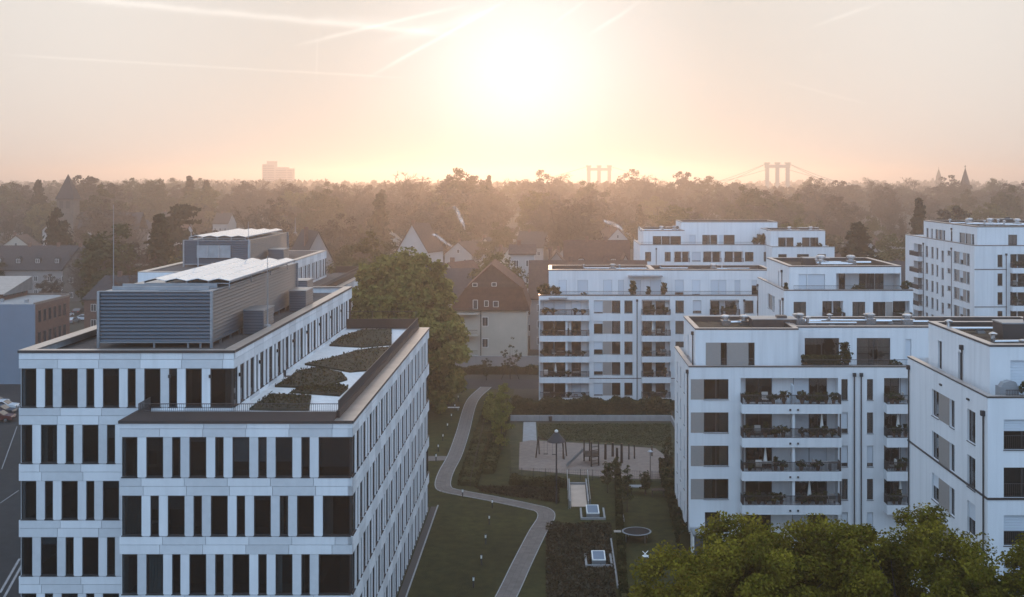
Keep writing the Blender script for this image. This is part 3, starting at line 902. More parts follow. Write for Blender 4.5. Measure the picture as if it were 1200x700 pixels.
# planting beds on the terrace, outlines on the deck
def T(px, py):
    y = GY(py, WZ - .05); return (max(BX1 + .15, min(WX1 - CW - .1, PX(px, y))), max(WY0 + 1.3, min(WY1 - 1.0, y)))
beds = [
    [(292, 481), (318, 463.5), (365, 465.5), (362, 482)],
    [(352, 456), (398, 452), (408, 456), (398, 465), (341, 461)],
    [(322, 454), (334, 447), (350, 436), (372, 432), (400, 438), (407, 446), (383, 453), (350, 455)],
    [(357, 428), (388, 421), (419, 412), (440, 409), (470, 408), (452, 423), (434, 435), (410, 437), (382, 432)],
    [(386, 406), (395, 399), (402, 395), (424, 388), (459, 387), (459, 405), (425, 408)],
]
for n, bd in enumerate(beds):
    pts = [T(*p) for p in bd]
    MB().prism(pts, WZ - .05, WZ + .10).build('planting_bed', M_['soil'], office)
    xs_, ys_ = [p[0] for p in pts], [p[1] for p in pts]
    P3 = []
    cxm, cym = sum(xs_) / len(xs_), sum(ys_) / len(ys_)
    tri = [(pts[k], pts[(k + 1) % len(pts)]) for k in range(len(pts))]
    for k in range(700):
        a, b = R.choice(tri); s, t = sorted((R.random(), R.random()))
        P3.append((cxm * s + a[0] * (t - s) + b[0] * (1 - t), cym * s + a[1] * (t - s) + b[1] * (1 - t), WZ + .11 + .10 * R.random() ** 2))
    tag(put('bed_plants', leaf_mesh('bed_plants', np.array(P3), .09, M_['cover']), office), kind='stuff')
    tag(put('bed_tufts', leaf_mesh('bed_tufts', np.array(P3)[::6] + np.array([0, 0, .06]), .12, M_['leaf_olive']), office), kind='stuff')

# ------------------------------------------------------------------ roof plant
def plant_room(name, label, x0, x1, y0, y1, z0, z1, slats=True, step=.245, deck=None):
    t = thing(name, label, 'plant room', ((x0 + x1) / 2, (y0 + y1) / 2, z0))
    zb = z0 + .45
    MB().box(x0 + .12, x1 - .12, y0 + .12, y1 - .12, zb + .05, z1 - .05).build('casing', M_['louvre_dark'], t)
    n = int((z1 - zb) / step)
    st = (z1 - zb) / n
    fm = MB()          # one louvre blade, tilted
    def blade(name, a, b, z, axis):
        mb = MB()
        if axis == 'x': mb.quad((a, y0 - .02, z), (b, y0 - .02, z), (b, y0 + .10, z + st * .88), (a, y0 + .10, z + st * .88)); mb.quad((a, y0 - .02, z), (a, y0 + .03, z - .03), (b, y0 + .03, z - .03), (b, y0 - .02, z))
        else: mb.quad((x1 + .02, a, z), (x1 + .02, b, z), (x1 - .10, b, z + st * .88), (x1 - .10, a, z + st * .88)); mb.quad((x1 + .02, a, z), (x1 - .03, a, z - .03), (x1 - .03, b, z - .03), (x1 + .02, b, z))
        mb.build(name, M_['louvre'], t)
    for k in range(n):
        blade('louvre_slat', x0, x1, zb + k * st, 'x'); blade('louvre_slat', y0, y1, zb + k * st, 'y')
    mb = MB(); w = .09
    for (x, y) in ((x0, y0), (x1, y0), (x1, y1), (x0, y1)): mb.box(x - w, x + w, y - w, y + w, z0, z1 + .04)
    for k in range(1, 4):
        x = x0 + (x1 - x0) * (0, .36, .5, .8)[k] if False else x0 + (x1 - x0) * (.0, .49, .79, .9)[k]
        mb.box(x - .06, x + .06, y0 + .02, y0 + .14, z0, zb)
    y = y0 + 2.5
    while y < y1: mb.box(x1 - .14, x1 - .02, y - .06, y + .06, z0, zb); y += 2.6
    mb.box(x0, x1, y0 - .03, y0 + .1, zb - .1, zb - .02); mb.box(x1 - .1, x1 + .03, y0, y1, zb - .1, zb - .02)
    mb.box(x0, x1, y0 - .03, y0 + .1, z1, z1 + .07); mb.box(x1 - .1, x1 + .03, y0, y1, z1, z1 + .07)
    mb.build('support_frame', M_['zinc'], t)
    MB().box(x0 + .1, x1 - .12, y0 + .1, y1 - .1, z1 - .045, z1 - .01).build('cover', M_['zinc'], t)
    return t
RZ = BZ - .6
pr = plant_room('plant_room', 'long blue grey louvred plant room on the office roof, on short steel feet', -31.7, -23.8, 82.9, 110.7, RZ, 25.62)
# walkway frame and hatch on the open front end
MB().box(-31.0, -24.2, 83.6, 83.75, 25.66, 25.95).box(-31.0, -24.2, 85.6, 85.75, 25.66, 25.95).build('beam', M_['zinc'], pr)
MB().box(-27.8, -25.0, 83.9, 85.4, 25.62, 25.75).build('hatch_frame', M_['zinc'], pr)
MB().box(-27.4, -25.4, 84.15, 85.15, 25.75, 25.76).build('hatch_opening', M_['louvre_dark'], pr)
def solar(label, x0, x1, y0, y1, z, per, rise=.17, n_y=14):
    t = thing('solar_array', label, 'solar panels', ((x0 + x1) / 2, (y0 + y1) / 2, z), group=None)
    n = round((x1 - x0) / per); per = (x1 - x0) / n
    dy = (y1 - y0) / n_y
    meshes = []
    for s in (0, 1):
        mb = MB(); a, b = 0, per / 2 - .02
        za, zb = (0, rise) if s == 0 else (rise, 0)
        mb.quad((a, .01, za), (b, .01, zb), (b, dy - .01, zb), (a, dy - .01, za))
        mb.quad((a, .01, za - .04), (a, dy - .01, za - .04), (b, dy - .01, zb - .04), (b, .01, zb - .04))
        mb.quad((a, .01, za - .04), (b, .01, zb - .04), (b, .01, zb), (a, .01, za))
        mb.quad((a, .01, za - .04), (a, .01, za), (a, dy - .01, za), (a, dy - .01, za - .04)); mb.quad((b, .01, zb), (b, .01, zb - .04), (b, dy - .01, zb - .04), (b, dy - .01, zb))
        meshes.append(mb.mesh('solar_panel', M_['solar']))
    for i in range(n):
        for s in (0, 1):
            for j in range(n_y):
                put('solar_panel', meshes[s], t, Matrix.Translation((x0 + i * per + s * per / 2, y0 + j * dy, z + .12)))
    mb = MB()
    for i in range(n + 1):
        x = x0 + i * per; mb.box(x - .03, x + .03, y0, y1, z - .05, z + .075)
    for j in range(0, n_y + 1, 2): mb.box(x0, x1, y0 + j * dy - .03, y0 + j * dy + .03, z - .12, z - .055)
    for i in range(n + 1):
        for j in range(0, n_y + 1, 4): mb.box(x0 + i * per - .04, x0 + i * per + .04, y0 + j * dy - .04, y0 + j * dy + .04, z - .52, z - .12)
    mb.build('mounting_rails', M_['zinc'], t)
    return t
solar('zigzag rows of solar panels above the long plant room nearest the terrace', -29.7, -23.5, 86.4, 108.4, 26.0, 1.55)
# two small louvred ventilation boxes
def vent_box(label, x0, x1, y0, y1, z0, z1):
    t = thing('ventilation_box', label, 'ventilation unit', ((x0 + x1) / 2, (y0 + y1) / 2, z0))
    MB().box(x0 + .06, x1 - .06, y0 + .06, y1 - .06, z0, z1 - .05).build('casing', M_['louvre_dark'], t)
    n = 8; st = (z1 - z0 - .1) / n
    for k in range(n):
        z = z0 + .06 + k * st
        mb = MB(); mb.quad((x0, y0, z), (x1, y0, z), (x1, y0 + .07, z + st * .95), (x0, y0 + .07, z + st * .95))
        mb.quad((x1, y0, z), (x1, y1, z), (x1 - .07, y1, z + st * .95), (x1 - .07, y0, z + st * .95)); mb.build('louvre_slat', M_['louvre'], t)
    MB().box(x0 - .04, x1 + .04, y0 - .04, y1 + .04, z1 - .05, z1 + .02).build('lid', M_['zinc'], t)
vent_box('small louvred ventilation box beside the middle of the long plant room', -23.45, -21.9, 90.0, 93.4, RZ, RZ + 1.85)
vent_box('small louvred ventilation box beside the far end of the long plant room', -23.4, -21.9, 105.5, 108.8, RZ, RZ + 1.85)
# lightning rods
def rod(label, x, y, z0, z1, panel=False):
    t = thing('lightning_rod', label, 'lightning rod', (x, y, z0), group='thin rods on the office roofs')
    MB().cyl((x, y, z0), (x, y, z0 + (z1 - z0) * .45), .06, .045, 6).cyl((x, y, z0 + (z1 - z0) * .45), (x, y, z1), .036, .02, 5).build('rod', M_['zinc'], t)
    MB().cyl((x, y, z0), (x, y, z0 + .12), .28, .24, 10).build('foot', M_['concrete'], t)
    if panel: MB().box(x - .9, x + .9, y - .5, y + .5, z0 + 2.4, z0 + 2.46).build('canopy', M_['zinc'], t)
L_ROD = 'thin grey lightning rod standing on an office roof'
rod('tall mast with a small flat canopy behind the left end of the plant room', PX(133, 93), 93, RZ, PZ(240, 93), True)
for (px, Y, py, z0) in ((313.5, 90, 300, BZ + .05), (232, 100, 276, 25.62), (291, 109, 260, 25.62), (224, 153, 263, 25.62), (346, 171, 255, 25.62)):
    rod(L_ROD, PX(px, Y), Y, z0, PZ(py, Y))

# ------------------------------------------------------------------ second office block behind
CX0, CX1, CY0, CY1 = -49.6, -35.0, 142.0, 184.0
DX1, DY0, DY1 = -29.4, 130.0, 192.0
office2 = thing('office_building', 'farther white office block with shorter plant room, half hidden by the big green tree', 'building', (-40, 160, 0))
office_facade(office2, CX1, 150.0, math.pi / 2, CY1 - 150.0, BZ, range(0, 1), 1.15, 0, .9, 1.0, seed=16)
office_facade(office2, DX1, DY0, math.pi / 2, DY1 - DY0, WZ, range(0, 2), 1.0, 0, .98, 1.2, seed=17)
mb = MB()
mb.box(CX0, CX1 - .32, CY0, CY1, 0, BZ - .06); mb.box(CX1 - .31, DX1 - .32, DY0, DY1, 0, WZ - .25); mb.box(CX0 + 4, CX1 - .32, DY0 + .1, CY0 - .1, 0, WZ - .3)
mb.build('walls', M_['panel_light'], office2)
MB().box(CX1 - .3, DX1 - .4, DY0 + .2, DY1 - .2, WZ - .249, WZ - .1).build('terrace_deck', M_['gravel_roof'], office2)
mb = MB()
for (a, b, c, d) in ((CX0, CX1, CY0, CY0 + .6), (CX0, CX1, CY1 - .5, CY1), (CX0, CX0 + .9, CY0 + .6, CY1 - .5), (CX1 - .8, CX1, CY0 + .6, CY1 - .5)): mb.box(a, b, c, d, BZ - .055, BZ + .05)
mb.box(DX1 - .9, DX1, DY0, DY1, WZ - .055, WZ + .05)
mb.build('coping', M_['coping_light'], office2)
MB().box(DX1 - 1.1, DX1 - .92, DY0, DY1, WZ - .05, WZ + .75).box(CX1, DX1 - 1.1, DY1 - .4, DY1 - .2, WZ - .05, WZ + .95).build('upstand', M_['coping_bronze'], office2)
MB().box(CX0 + .92, CX1 - .82, CY0 + .62, CY1 - .52, BZ - .056, BZ - .03).build('roof', M_['gravel_roof'], office2)
rail_run(office2, (DX1 - 1.0, DY0, 0), (DX1 - 1.0, DY1, 0), WZ + .75, WZ + 1.2, sp=.4, t=.02)
pr2 = plant_room('plant_room', 'shorter louvred plant room on the farther office roof with a pale grille', -46.9, -38.5, 151, 173, RZ + .5, 25.62)
mb = MB(); mb.box(-45.2, -40.9, 150.86, 150.93, 23.4, 25.0)
mb.build('grille', M_['zinc'], pr2)
for k in range(1, 3): MB().box(-45.2 + k * 1.43 - .03, -45.2 + k * 1.43 + .03, 150.80, 150.858, 23.4, 25.0).build('grille_bar', M_['pipe_metal'], pr2)
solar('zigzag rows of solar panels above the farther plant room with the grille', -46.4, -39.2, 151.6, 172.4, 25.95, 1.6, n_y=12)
vent_box('small louvred ventilation box beside the farther plant room', -38.1, -36.0, 159.0, 162.4, BZ - .03, BZ + 1.7)
vent_box('small louvred ventilation box near the end of the long office roof by the white parapet', PX(345, 119), PX(345, 119) + 1.6, 117.5, 120.5, RZ, RZ + 1.7)
# terrace chair by the windows
def make_chair():
    t = thing('garden_chair', 'dark slim garden chair on the office roof terrace', 'chair')
    MB().box(-.25, .25, -.25, .25, .42, .46).build('seat', M_['frame'], t)
    MB().box(-.25, .25, .22, .26, .5, .92).build('backrest', M_['frame'], t)
    for sx in (-1, 1):
        for sy in (-1, 1): MB().box(sx * .22 - .02, sx * .22 + .02, sy * .22 - .02, sy * .22 + .02, 0, .42 if sy < 0 else .9).build('leg', M_['frame'], t)
    return t
chair = make_chair()
cx_, cy_ = T(312, 452); place(chair, (cx_ + .8, cy_ + 1.5, WZ - .05), 2.1, label='dark slim garden chair beside the piers on the office roof terrace', group='garden chairs')

# ------------------------------------------------------------------ apartment buildings
def box_walls(B, x0, x1, y0, y1, z0, z1, skip=(), mat='plaster'):
    mb = MB()
    if 'front' not in skip: mb.quad((x0, y0, z0), (x1, y0, z0), (x1, y0, z1), (x0, y0, z1))
    if 'back' not in skip: mb.quad((x1, y1, z0), (x0, y1, z0), (x0, y1, z1), (x1, y1, z1))
    if 'left' not in skip: mb.quad((x0, y1, z0), (x0, y0, z0), (x0, y0, z1), (x0, y1, z1))
    if 'right' not in skip: mb.quad((x1, y0, z0), (x1, y1, z0), (x1, y1, z1), (x1, y0, z1))
    mb.build('outer_wall', M_[mat], B)

# things that stand on balconies and roofs
def potted(name, label, h, r, kind):
    t = thing(name, label, 'plant')
    MB().lathe([(.14, 0), (.20, .34), (.22, .36), (.19, .36), (.18, .30)], n=10).build('pot', M_['pot'], t)
    if kind == 'bush': p, n, c = crown_points(NR, 420, r, h * .45, .36 + h * .45, 16, r * .45)
    else: p, n, c = crown_points(NR, 700, r * .5, h * .46, .3 + h * .48, 46, r * .33, top=.45, shell=.2)
    put('foliage', leaf_mesh('foliage', p, .10, M_['pot_leaf'], n), t)
    MB().cyl((0, 0, .3), (0, 0, h * .8), .03, .012, 5).build('stem', M_['bark'], t)
    return t
pot_a = potted('potted_plant', 'bushy dark green potted plant behind a balcony railing', .8, .42, 'bush')
pot_b = potted('potted_plant', 'tall slim potted conifer behind a balcony railing', 1.25, .42, 'tall')
pot_c = potted('potted_plant', 'low wide potted plant behind a balcony railing', .5, .5, 'bush')
def make_parasol():
    t = thing('parasol', 'closed white parasol standing on a balcony', 'parasol')
    MB().cyl((0, 0, 0), (0, 0, 2.2), .02, .02, 6).build('pole', M_['lamp_metal'], t)
    MB().lathe([(.05, 2.2), (.07, 2.0), (.16, 1.2), (.20, .85), (.10, .8), (.03, .82)], n=10).build('canopy', M_['fabric_white'], t)
    MB().cyl((0, 0, 0), (0, 0, .07), .25, .25, 12).build('foot', M_['concrete'], t)
    return t
parasol = make_parasol()
def make_bal_chair():
    t = thing('balcony_chair', 'pale outdoor chair behind a balcony railing', 'chair')
    MB().box(-.28, .28, -.28, .28, .36, .46).build('seat', M_['cushion'], t)
    MB().box(-.28, .28, .2, .28, .5, 1.0).build('backrest', M_['cushion'], t)
    for sx in (-1, 1):
        for sy in (-1, 1): MB().box(sx * .25 - .02, sx * .25 + .02, sy * .24 - .02, sy * .24 + .02, 0, .36).build('leg', M_['frame'], t)
    return t
bchair = make_bal_chair()
def make_bal_table():
    t = thing('balcony_table', 'small outdoor table behind a balcony railing', 'table')
    MB().box(-.5, .5, -.35, .35, .70, .74).build('table_top', M_['cushion'], t)
    for sx in (-1, 1):
        for sy in (-1, 1): MB().box(sx * .42 - .02, sx * .42 + .02, sy * .28 - .02, sy * .28 + .02, 0, .70).build('leg', M_['frame'], t)
    return t
btable = make_bal_table()
LB = {'a': 'bushy dark green potted plant behind a balcony railing', 'b': 'tall slim potted conifer behind a balcony railing', 'c': 'low wide potted plant behind a balcony railing'}
WHERE = {}
def furnish(f, u0, u1, zf, proj, seed, n=4, chairs=1, par=False):
    rg = random.Random(seed)
    wh = WHERE[f.B.name]
    la = lambda what: dict(label=what + ' on a balcony of ' + wh, group=what + ', ' + wh)
    slots = [u0 + .3 + (u1 - u0 - .6) * (k + .5) / n for k in range(n)]
    for k, u in enumerate(slots):
        d = -proj + .42
        p = f.P(u + rg.uniform(-.12, .12), d, 0)
        q = rg.random()
        if q < .30: place(pot_a, (p[0], p[1], zf + .30), rg.uniform(0, 6), rg.uniform(.7, 1.1), **la('bushy potted plant'))
        elif q < .44: place(pot_b, (p[0], p[1], zf + .30), rg.uniform(0, 6), rg.uniform(.7, 1.1), **la('slim potted conifer'))
        elif q < .70: place(pot_c, (p[0], p[1], zf + .30), rg.uniform(0, 6), rg.uniform(.8, 1.2), **la('low wide potted plant'))
        elif q < .9: place(bchair, (p[0], p[1], zf + .30), rg.choice([0, 3.1, 1.5, -1.5]) + f.rot, 1.0, **la('pale outdoor chair'))
        else: place(btable, (p[0], p[1], zf + .30), f.rot, 1.0, **la('small outdoor table'))
    if par:
        p = f.P(u0 + (u1 - u0) * rg.uniform(.3, .7), -.2, 0); place(parasol, (p[0], p[1], zf + .02), 0, 1.0, **la('closed white parasol'))
# NB: the balcony floor lies .30 above the loggia floor line, see Facade.balcony
def make_vent():
    t = thing('roof_ventilator', 'silver roof ventilator with a round cowl on a flat apartment roof', 'roof vent')
    MB().box(-.5, .5, -.4, .4, 0, .55).build('housing', M_['pipe_metal'], t)
    MB().lathe([(.32, .55), (.32, .75), (.52, .80), (.52, 1.0), (.30, 1.12), (.05, 1.14)], n=14).build('cowl', M_['pipe_metal'], t)
    MB().cyl((.5, 0, .3), (2.2, 0, .3), .16, .16, 8).build('duct', M_['pipe_metal'], t)
    return t
vent = make_vent()
def make_duct():
    t = thing('roof_duct', 'run of shiny metal ventilation duct lying on a flat apartment roof', 'duct')
    MB().cyl((-2.6, 0, .35), (2.6, 0, .35), .17, .17, 10).build('pipe', M_['pipe_metal'], t)
    for x in (-2, 0, 2): MB().box(x - .3, x + .3, -.28, .28, 0, .16).build('support', M_['concrete'], t)
    MB().cyl((-2.6, 0, .35), (-2.6, 0, .9), .17, .17, 10).lathe([(.3, .9), (.34, 1.0), (.1, 1.12)], -2.6, 0, 10).build('outlet', M_['pipe_metal'], t)
    return t
duct = make_duct()
def make_stack():
    t = thing('roof_housing', 'dark boxy stairwell housing on a flat apartment roof', 'roof housing')
    MB().box(-2.2, 2.2, -1.3, 1.3, 0, 1.0).build('casing', M_['coping_dark'], t)
    MB().box(-2.28, 2.28, -1.38, 1.38, 1.0, 1.08).build('lid', M_['zinc'], t)
    MB().box(.4, 1.4, -.5, .5, 1.08, 1.35).build('hatch', M_['coping_dark'], t)
    return t
stack = make_stack()
GV, GD, GS = 'ventilators on the apartment roofs', 'ducts on the apartment roofs', 'housings on the apartment roofs'

def apartment(label, x0, x1, y0, y1, zpar, name='apartment_building'):
    return thing(name, label, 'building', ((x0 + x1) / 2, (y0 + y1) / 2, 0))
def shell(B, x0, x1, y0, y1, z0, z1, terrace=True):
    """terrace deck and parapet coping of the main volume"""
    w = .32
    MB().box(x0 + .03, x1 - .03, y0 + .03, y1 - .03, z1 - .85, z1 - .62).build('terrace_deck', M_['concrete'], B)
    mb = MB()
    for (a, b, c, d) in ((x0 + .004, x1 - .004, y0 + .004, y0 + w), (x0 + .004, x0 + w, y0 + w, y1 - .004)): mb.box(a, b, c, d, z1 - .62, z1 - .10)
    mb.build('parapet', M_['plaster'], B)
    mb = MB()
    for (a, b, c, d) in ((x0 - .03, x1 + .03, y0 - .03, y0 + w + .05), (x0 - .03, x0 + w + .05, y0 + w + .05, y1 + .03)): mb.box(a, b, c, d, z1 - .10, z1)
    mb.build('fascia', M_['coping_dark'], B)
    mb = MB()
    for (a, b, c, d) in ((x0 - .045, x1 + .045, y0 - .045, y0 + w + .06), (x0 - .045, x0 + w + .06, y0 + w + .06, y1 + .045)): mb.box(a, b, c, d, z1, z1 + .03)
    mb.build('coping', M_['coping_light'], B)

# ---- A: front block of the right-hand row
AY0, AY1, AZ = 107.0, 119.5, 16.6
AX0, AX1 = PX(807.5, AY0), 46.0
A = apartment('white apartment block beside the playground with paired balconies and a brown panelled penthouse', AX0, AX1, AY0, AY1, AZ)
WHERE[A.name] = 'the block with paired balconies'
f = Facade(A, AX0, AY0, 0, AX1 - AX0, 0, AZ - .1, seed=21)
ua = lambda px: PX(px, AY0) - AX0
ZT = [15.43 - 3.0 * k for k in range(5)]
for k, zt in enumerate(ZT):
    if k < 4:
        f.clad(ua(809.5), ua(824.8), zt - 1.84, zt)
        f.win(ua(824.8), ua(853.8), zt - 1.84, zt, 2, curtain=['r', 'r', 'lr', 'l'][k])
    else:
        f.win(ua(826), ua(844), zt - 2.35, zt, 1, curtain='')
    bo = [(ua(876), ua(907), 2, 0), (ua(932.5), ua(950.7), 1, [1.0, 1.0, 1.0, 0, 1.0][k]), (ua(951), ua(972), 2, [0, 0, 1.0, 0, 0][k])]
    if k == 2: bo[1] = (ua(932.5), ua(950.7), 1, 1.0)
    if k < 4:
        zf = f.balcony(ua(868), ua(982), zt, doors=bo)
        furnish(f, ua(868), ua(924), zf, 1.15, 31 + k, 5, par=(k == 2)); furnish(f, ua(930), ua(982), zf, 1.15, 41 + k, 5, par=(k in (1, 3)))
        f.lbox('divider', 'plaster', ua(926), ua(929), -.98, .02, zt - 2.3, zt + .09) if k else f.lbox('divider', 'shutter', ua(926.5), ua(928), -.9, .02, zt - 2.06, zt - .4)
        if k: f.lbox('post', 'railing', ua(868), ua(869.2), -1.05, -.95, zt - 2.06, zt + .09); f.lbox('post', 'railing', ua(981), ua(982.2), -1.05, -.95, zt - 2.06, zt + .09)
        for px in (923, 932): f.lbox('drain_spout', 'lamp_metal', ua(px) - .08, ua(px) + .08, -1.24, -1.152, zt - 2.62, zt - 2.46)
    else:
        f.hole(ua(868), ua(982), .1, zt + .1, 1.6)
        f.extra.quad(f.P(ua(868), 1.6, .1), f.P(ua(982), 1.6, .1), f.P(ua(982), 1.6, zt + .1), f.P(ua(868), 1.6, zt + .1))
        for (a, b, n, s) in bo: window(A, f.T @ Matrix.Translation((a, 1.52, .15)), b - a, zt - .25, n, s); f.rooms.quad(f.P(a, 1.585, .2), f.P(b, 1.585, .2), f.P(b, 1.585, zt - .2), f.P(a, 1.585, zt - .2))
    f.win(ua(986), ua(993.6), zt - 1.9, zt, 1, shutter=[0, .75, .8, 0, 1.0][k]); f.win(ua(1016), ua(1023.3), zt - 1.9, zt, 1, shutter=[0, 0, .8, 0, 1.0][k])
    zf = f.balcony(ua(1036), ua(1068), zt, doors=[(ua(1037.5), ua(1057.5), 2, [0, 0, 0, 0, 0][k]), (ua(1059), ua(1066), 1, 1.0)]) if k < 4 else 0
    if k < 4: furnish(f, ua(1036), ua(1064), zf, 1.15, 51 + k, 3, par=(k in (1, 3)))
f.downpipe(ua(1001), 16.0); f.downpipe(ua(1009), 16.0)
f.finish()
fl = Facade(A, AX0, AY1, -math.pi / 2, AY1 - AY0, 0, AZ - .1, seed=22)
for zt in ZT:
    for y in (117.0, 114.0, 110.8): fl.win(AY1 - y - .35, AY1 - y + .35, zt - 1.9, zt, 1)
fl.downpipe(AY1 - AY0 - .5, 16.2); fl.finish()
box_walls(A, AX0, AX1, AY0, AY1, 0, AZ - .1, skip=('front', 'left'))
shell(A, AX0, AX1, AY0, AY1, 0, AZ)
PZ1 = 19.75
pA0, pA1, pY = PX(815, 109.0), PX(935.5, 109.0), 109.0
f = Facade(A, pA0, pY, 0, pA1 - pA0, AZ - .7, PZ1 - .12, seed=23)
up = lambda px: PX(px, pY) - pA0
f.clad(up(827), up(844.6), 16.2, 18.45); f.win(up(844.6), up(852), 16.2, 18.45); f.clad(up(852), up(877), 16.2, 18.45); f.win(up(877), up(884.5), 16.2, 18.45); f.finish()
f = Facade(A, pA0, AY1 - .8, -math.pi / 2, AY1 - .8 - pY, AZ - .7, PZ1 - .12, seed=24); f.win(3.5, 4.2, 16.4, 18.4); f.downpipe(AY1 - .8 - pY - 1.4, 19.3, 16.0); f.finish()
box_walls(A, pA0, pA1, pY, AY1 - .8, AZ - .7, PZ1 - .12, skip=('front', 'left'))
roof_with_parapet(A, pA0, pA1, pY, AY1 - .8, PZ1 - .5, PZ1, 'sedum')
qY = 111.0
q0, q1 = pA1 - .02, 47.0
f = Facade(A, q0, qY, 0, q1 - q0, AZ - .7, PZ1 - .12, seed=25)
uq = lambda px: PX(px, qY) - q0
f.win(uq(943), uq(983.5), 16.0, 18.6, 2, curtain='l'); f.win(uq(1004), uq(1043.5), 16.0, 18.6, 2, curtain='lr'); f.win(uq(1061), uq(1068), 16.0, 18.5, 1, shutter=1.0); f.finish()
box_walls(A, q0, q1, qY, AY1 - .8, AZ - .7, PZ1 - .12, skip=('front', 'left'))
roof_with_parapet(A, q0, q1, qY, AY1 - .8, PZ1 - .5, PZ1 - .06, 'gravel_roof')
# terrace hedge and railing in front of the penthouse
rail_run(A, (pA1, AY0 + .2, 0), (40, AY0 + .2, 0), AZ + .03, AZ + .55, sp=.12, t=.012)
p = []
for k in range(2600): p.append((R.uniform(PX(940, 107.6), PX(986, 107.6)), R.uniform(107.5, 108.2), AZ - .3 + R.random() ** .8 * 1.15))
hb = thing('terrace_hedge', 'clipped green hedge box on the terrace of the penthouse with wide windows', 'hedge', (PX(962, 107.8), 107.8, AZ - .62))
put('foliage', leaf_mesh('foliage', np.array(p), .13, M_['pot_leaf']), hb); MB().box(PX(940, 107.6), PX(986, 107.6), 107.5, 108.2, AZ - .62, AZ - .2).build('planter', M_['fabric_grey'], hb)
LP = 'bushy green potted plant on a penthouse terrace'
for (px, sc_, pp) in ((990, 1.9, pot_b), (1048, 1.0, pot_a), (1054, .8, pot_a)):
    copy_thing(pp, (PX(px, 108), 108.0, AZ - .62), 1.0, sc_, 'bushy potted plant on the penthouse terrace of the block with paired balconies', 'terrace plants, the block with paired balconies')
for (px, y) in ((850, 115.5), (872, 115.5)): place(vent, (PX(px, y), y, PZ1 - .5), .2, .9, label='silver roof ventilator with a round cowl on the block with paired balconies', group=GV + ', the block with paired balconies')
place(stack, (PX(905, 114.5), 114.5, PZ1 - .5), 0, (.95, .8), label='dark boxy housing on the flat roof of the block with paired balconies', group=GS + ', the block with paired balconies')
for (px, y) in ((937, 116.5), (1020, 116.5), (1063, 116)): place(vent, (PX(px, y), y, PZ1 - .5), 0, .95, label='silver roof ventilator with a round cowl on the block with paired balconies', group=GV + ', the block with paired balconies')
for (px, y) in ((960, 116.8), (1000, 116.6), (1043, 116.8), (975, 114.5)): place(duct, (PX(px, y), y, PZ1 - .5), R.uniform(-.1, .1), .9, label='shiny metal duct lying on the flat roof of the block with paired balconies', group=GD + ', the block with paired balconies')
# bin shelter at the foot of the left corner
bs = thing('bin_shelter', 'low grey flat-roofed bin shelter at the corner of the apartment block', 'shelter', (AX0 + 1.0, AY0 - 1.3, 0))
x0 = AX0 + .1
MB().box(x0, x0 + 2.6, AY0 - 2.3, AY0 - .15, 1.95, 2.1).build('roof', M_['zinc'], bs)
MB().box(x0 + .12, x0 + 2.48, AY0 - 2.15, AY0 - 2.08, .1, 1.9).build('door', M_['louvre'], bs)
for xx in (x0 + .02, x0 + 2.5): MB().box(xx, xx + .08, AY0 - 2.2, AY0 - .2, 0, 1.945).build('side', M_['paint_white'], bs)
# wall marks: vents
# ---- B: right front block
BY_0, BY_1, BZ_ = 74.3, 91.0, 19.9
BX_0, BX_1 = PX(1157.5, BY_0), 46.0
B = apartment('white apartment block behind the foreground trees with a covered grill on its terrace corner', BX_0, BX_1, BY_0, BY_1, BZ_)
f = Facade(B, BX_0, BY_0, 0, 12, 0, BZ_ - .1, seed=61)
ZB = [18.45 - 3.0 * k for k in range(6)]
for k, zt in enumerate(ZB):
    f.win(1.0, 3.4, zt - 1.9, zt, 2, shutter=[.36, 0, .5, .3, .3, 0][k], curtain='')
    mbk = MB()
    for q in range(20): mbk.cyl(f.P(1.05 + q * .12, -.03, zt - 1.85), f.P(1.05 + q * .12, -.03, zt - 1.0), .010, .010, 4, False)
    mbk.cyl(f.P(1.0, -.03, zt - 1.0), f.P(3.4, -.03, zt - 1.0), .02, .02, 4); mbk.build('window_guard', M_['railing'], B)
f.lbox('string_course', 'coping_dark', 0, 12, -.05, -.004, 13.42, 13.56)
f.finish()
fl = Facade(B, BX_0, BY_1, -math.pi / 2, BY_1 - BY_0, 0, BZ_ - .1, seed=62)
def ul(px, x): return BY_1 - F * x / (px - CX)
for k, zt in enumerate(ZB):
    sh = [0, 0, .45, 0, .5, 0][k]
    fl.win(ul(1092, BX_0), ul(1100, BX_0), zt - 1.9, zt, 1, shutter=sh); fl.clad(ul(1100.2, BX_0), ul(1112.8, BX_0), zt - 1.9, zt); fl.win(ul(1113, BX_0), ul(1118.6, BX_0), zt - 1.9, zt, 1)
    fl.win(ul(1133.4, BX_0), ul(1143, BX_0), zt - 2.1, zt, 2, shutter=[0, 0, .5, .4, 0, 0][k])
for (px, zz) in ((1103, 19.15), (1135, 19.15)): fl.lbox('drain_spout', 'lamp_metal', ul(px, BX_0) - .2, ul(px, BX_0) + .2, -.1, -.004, zz - .12, zz)
fl.lbox('string_course', 'coping_dark', 0, BY_1 - BY_0, -.05, -.004, 13.42, 13.56)
fl.downpipe(.5, 19.3); fl.downpipe(BY_1 - BY_0 - .55, 18.9)
fl.finish()
box_walls(B, BX_0, BX_0 + 12, BY_0, BY_1, 0, BZ_ - .1, skip=('front', 'left'))
shell(B, BX_0, BX_0 + 12, BY_0, BY_1, 0, BZ_)
bp0, bpY, bp1 = 28.75, 77.9, 40.0
f = Facade(B, bp0, bpY, 0, bp1 - bp0, BZ_ - .7, 22.5, seed=63); f.win(1.35, 3.6, 19.3, 21.6, 2, shutter=1.0); f.finish()
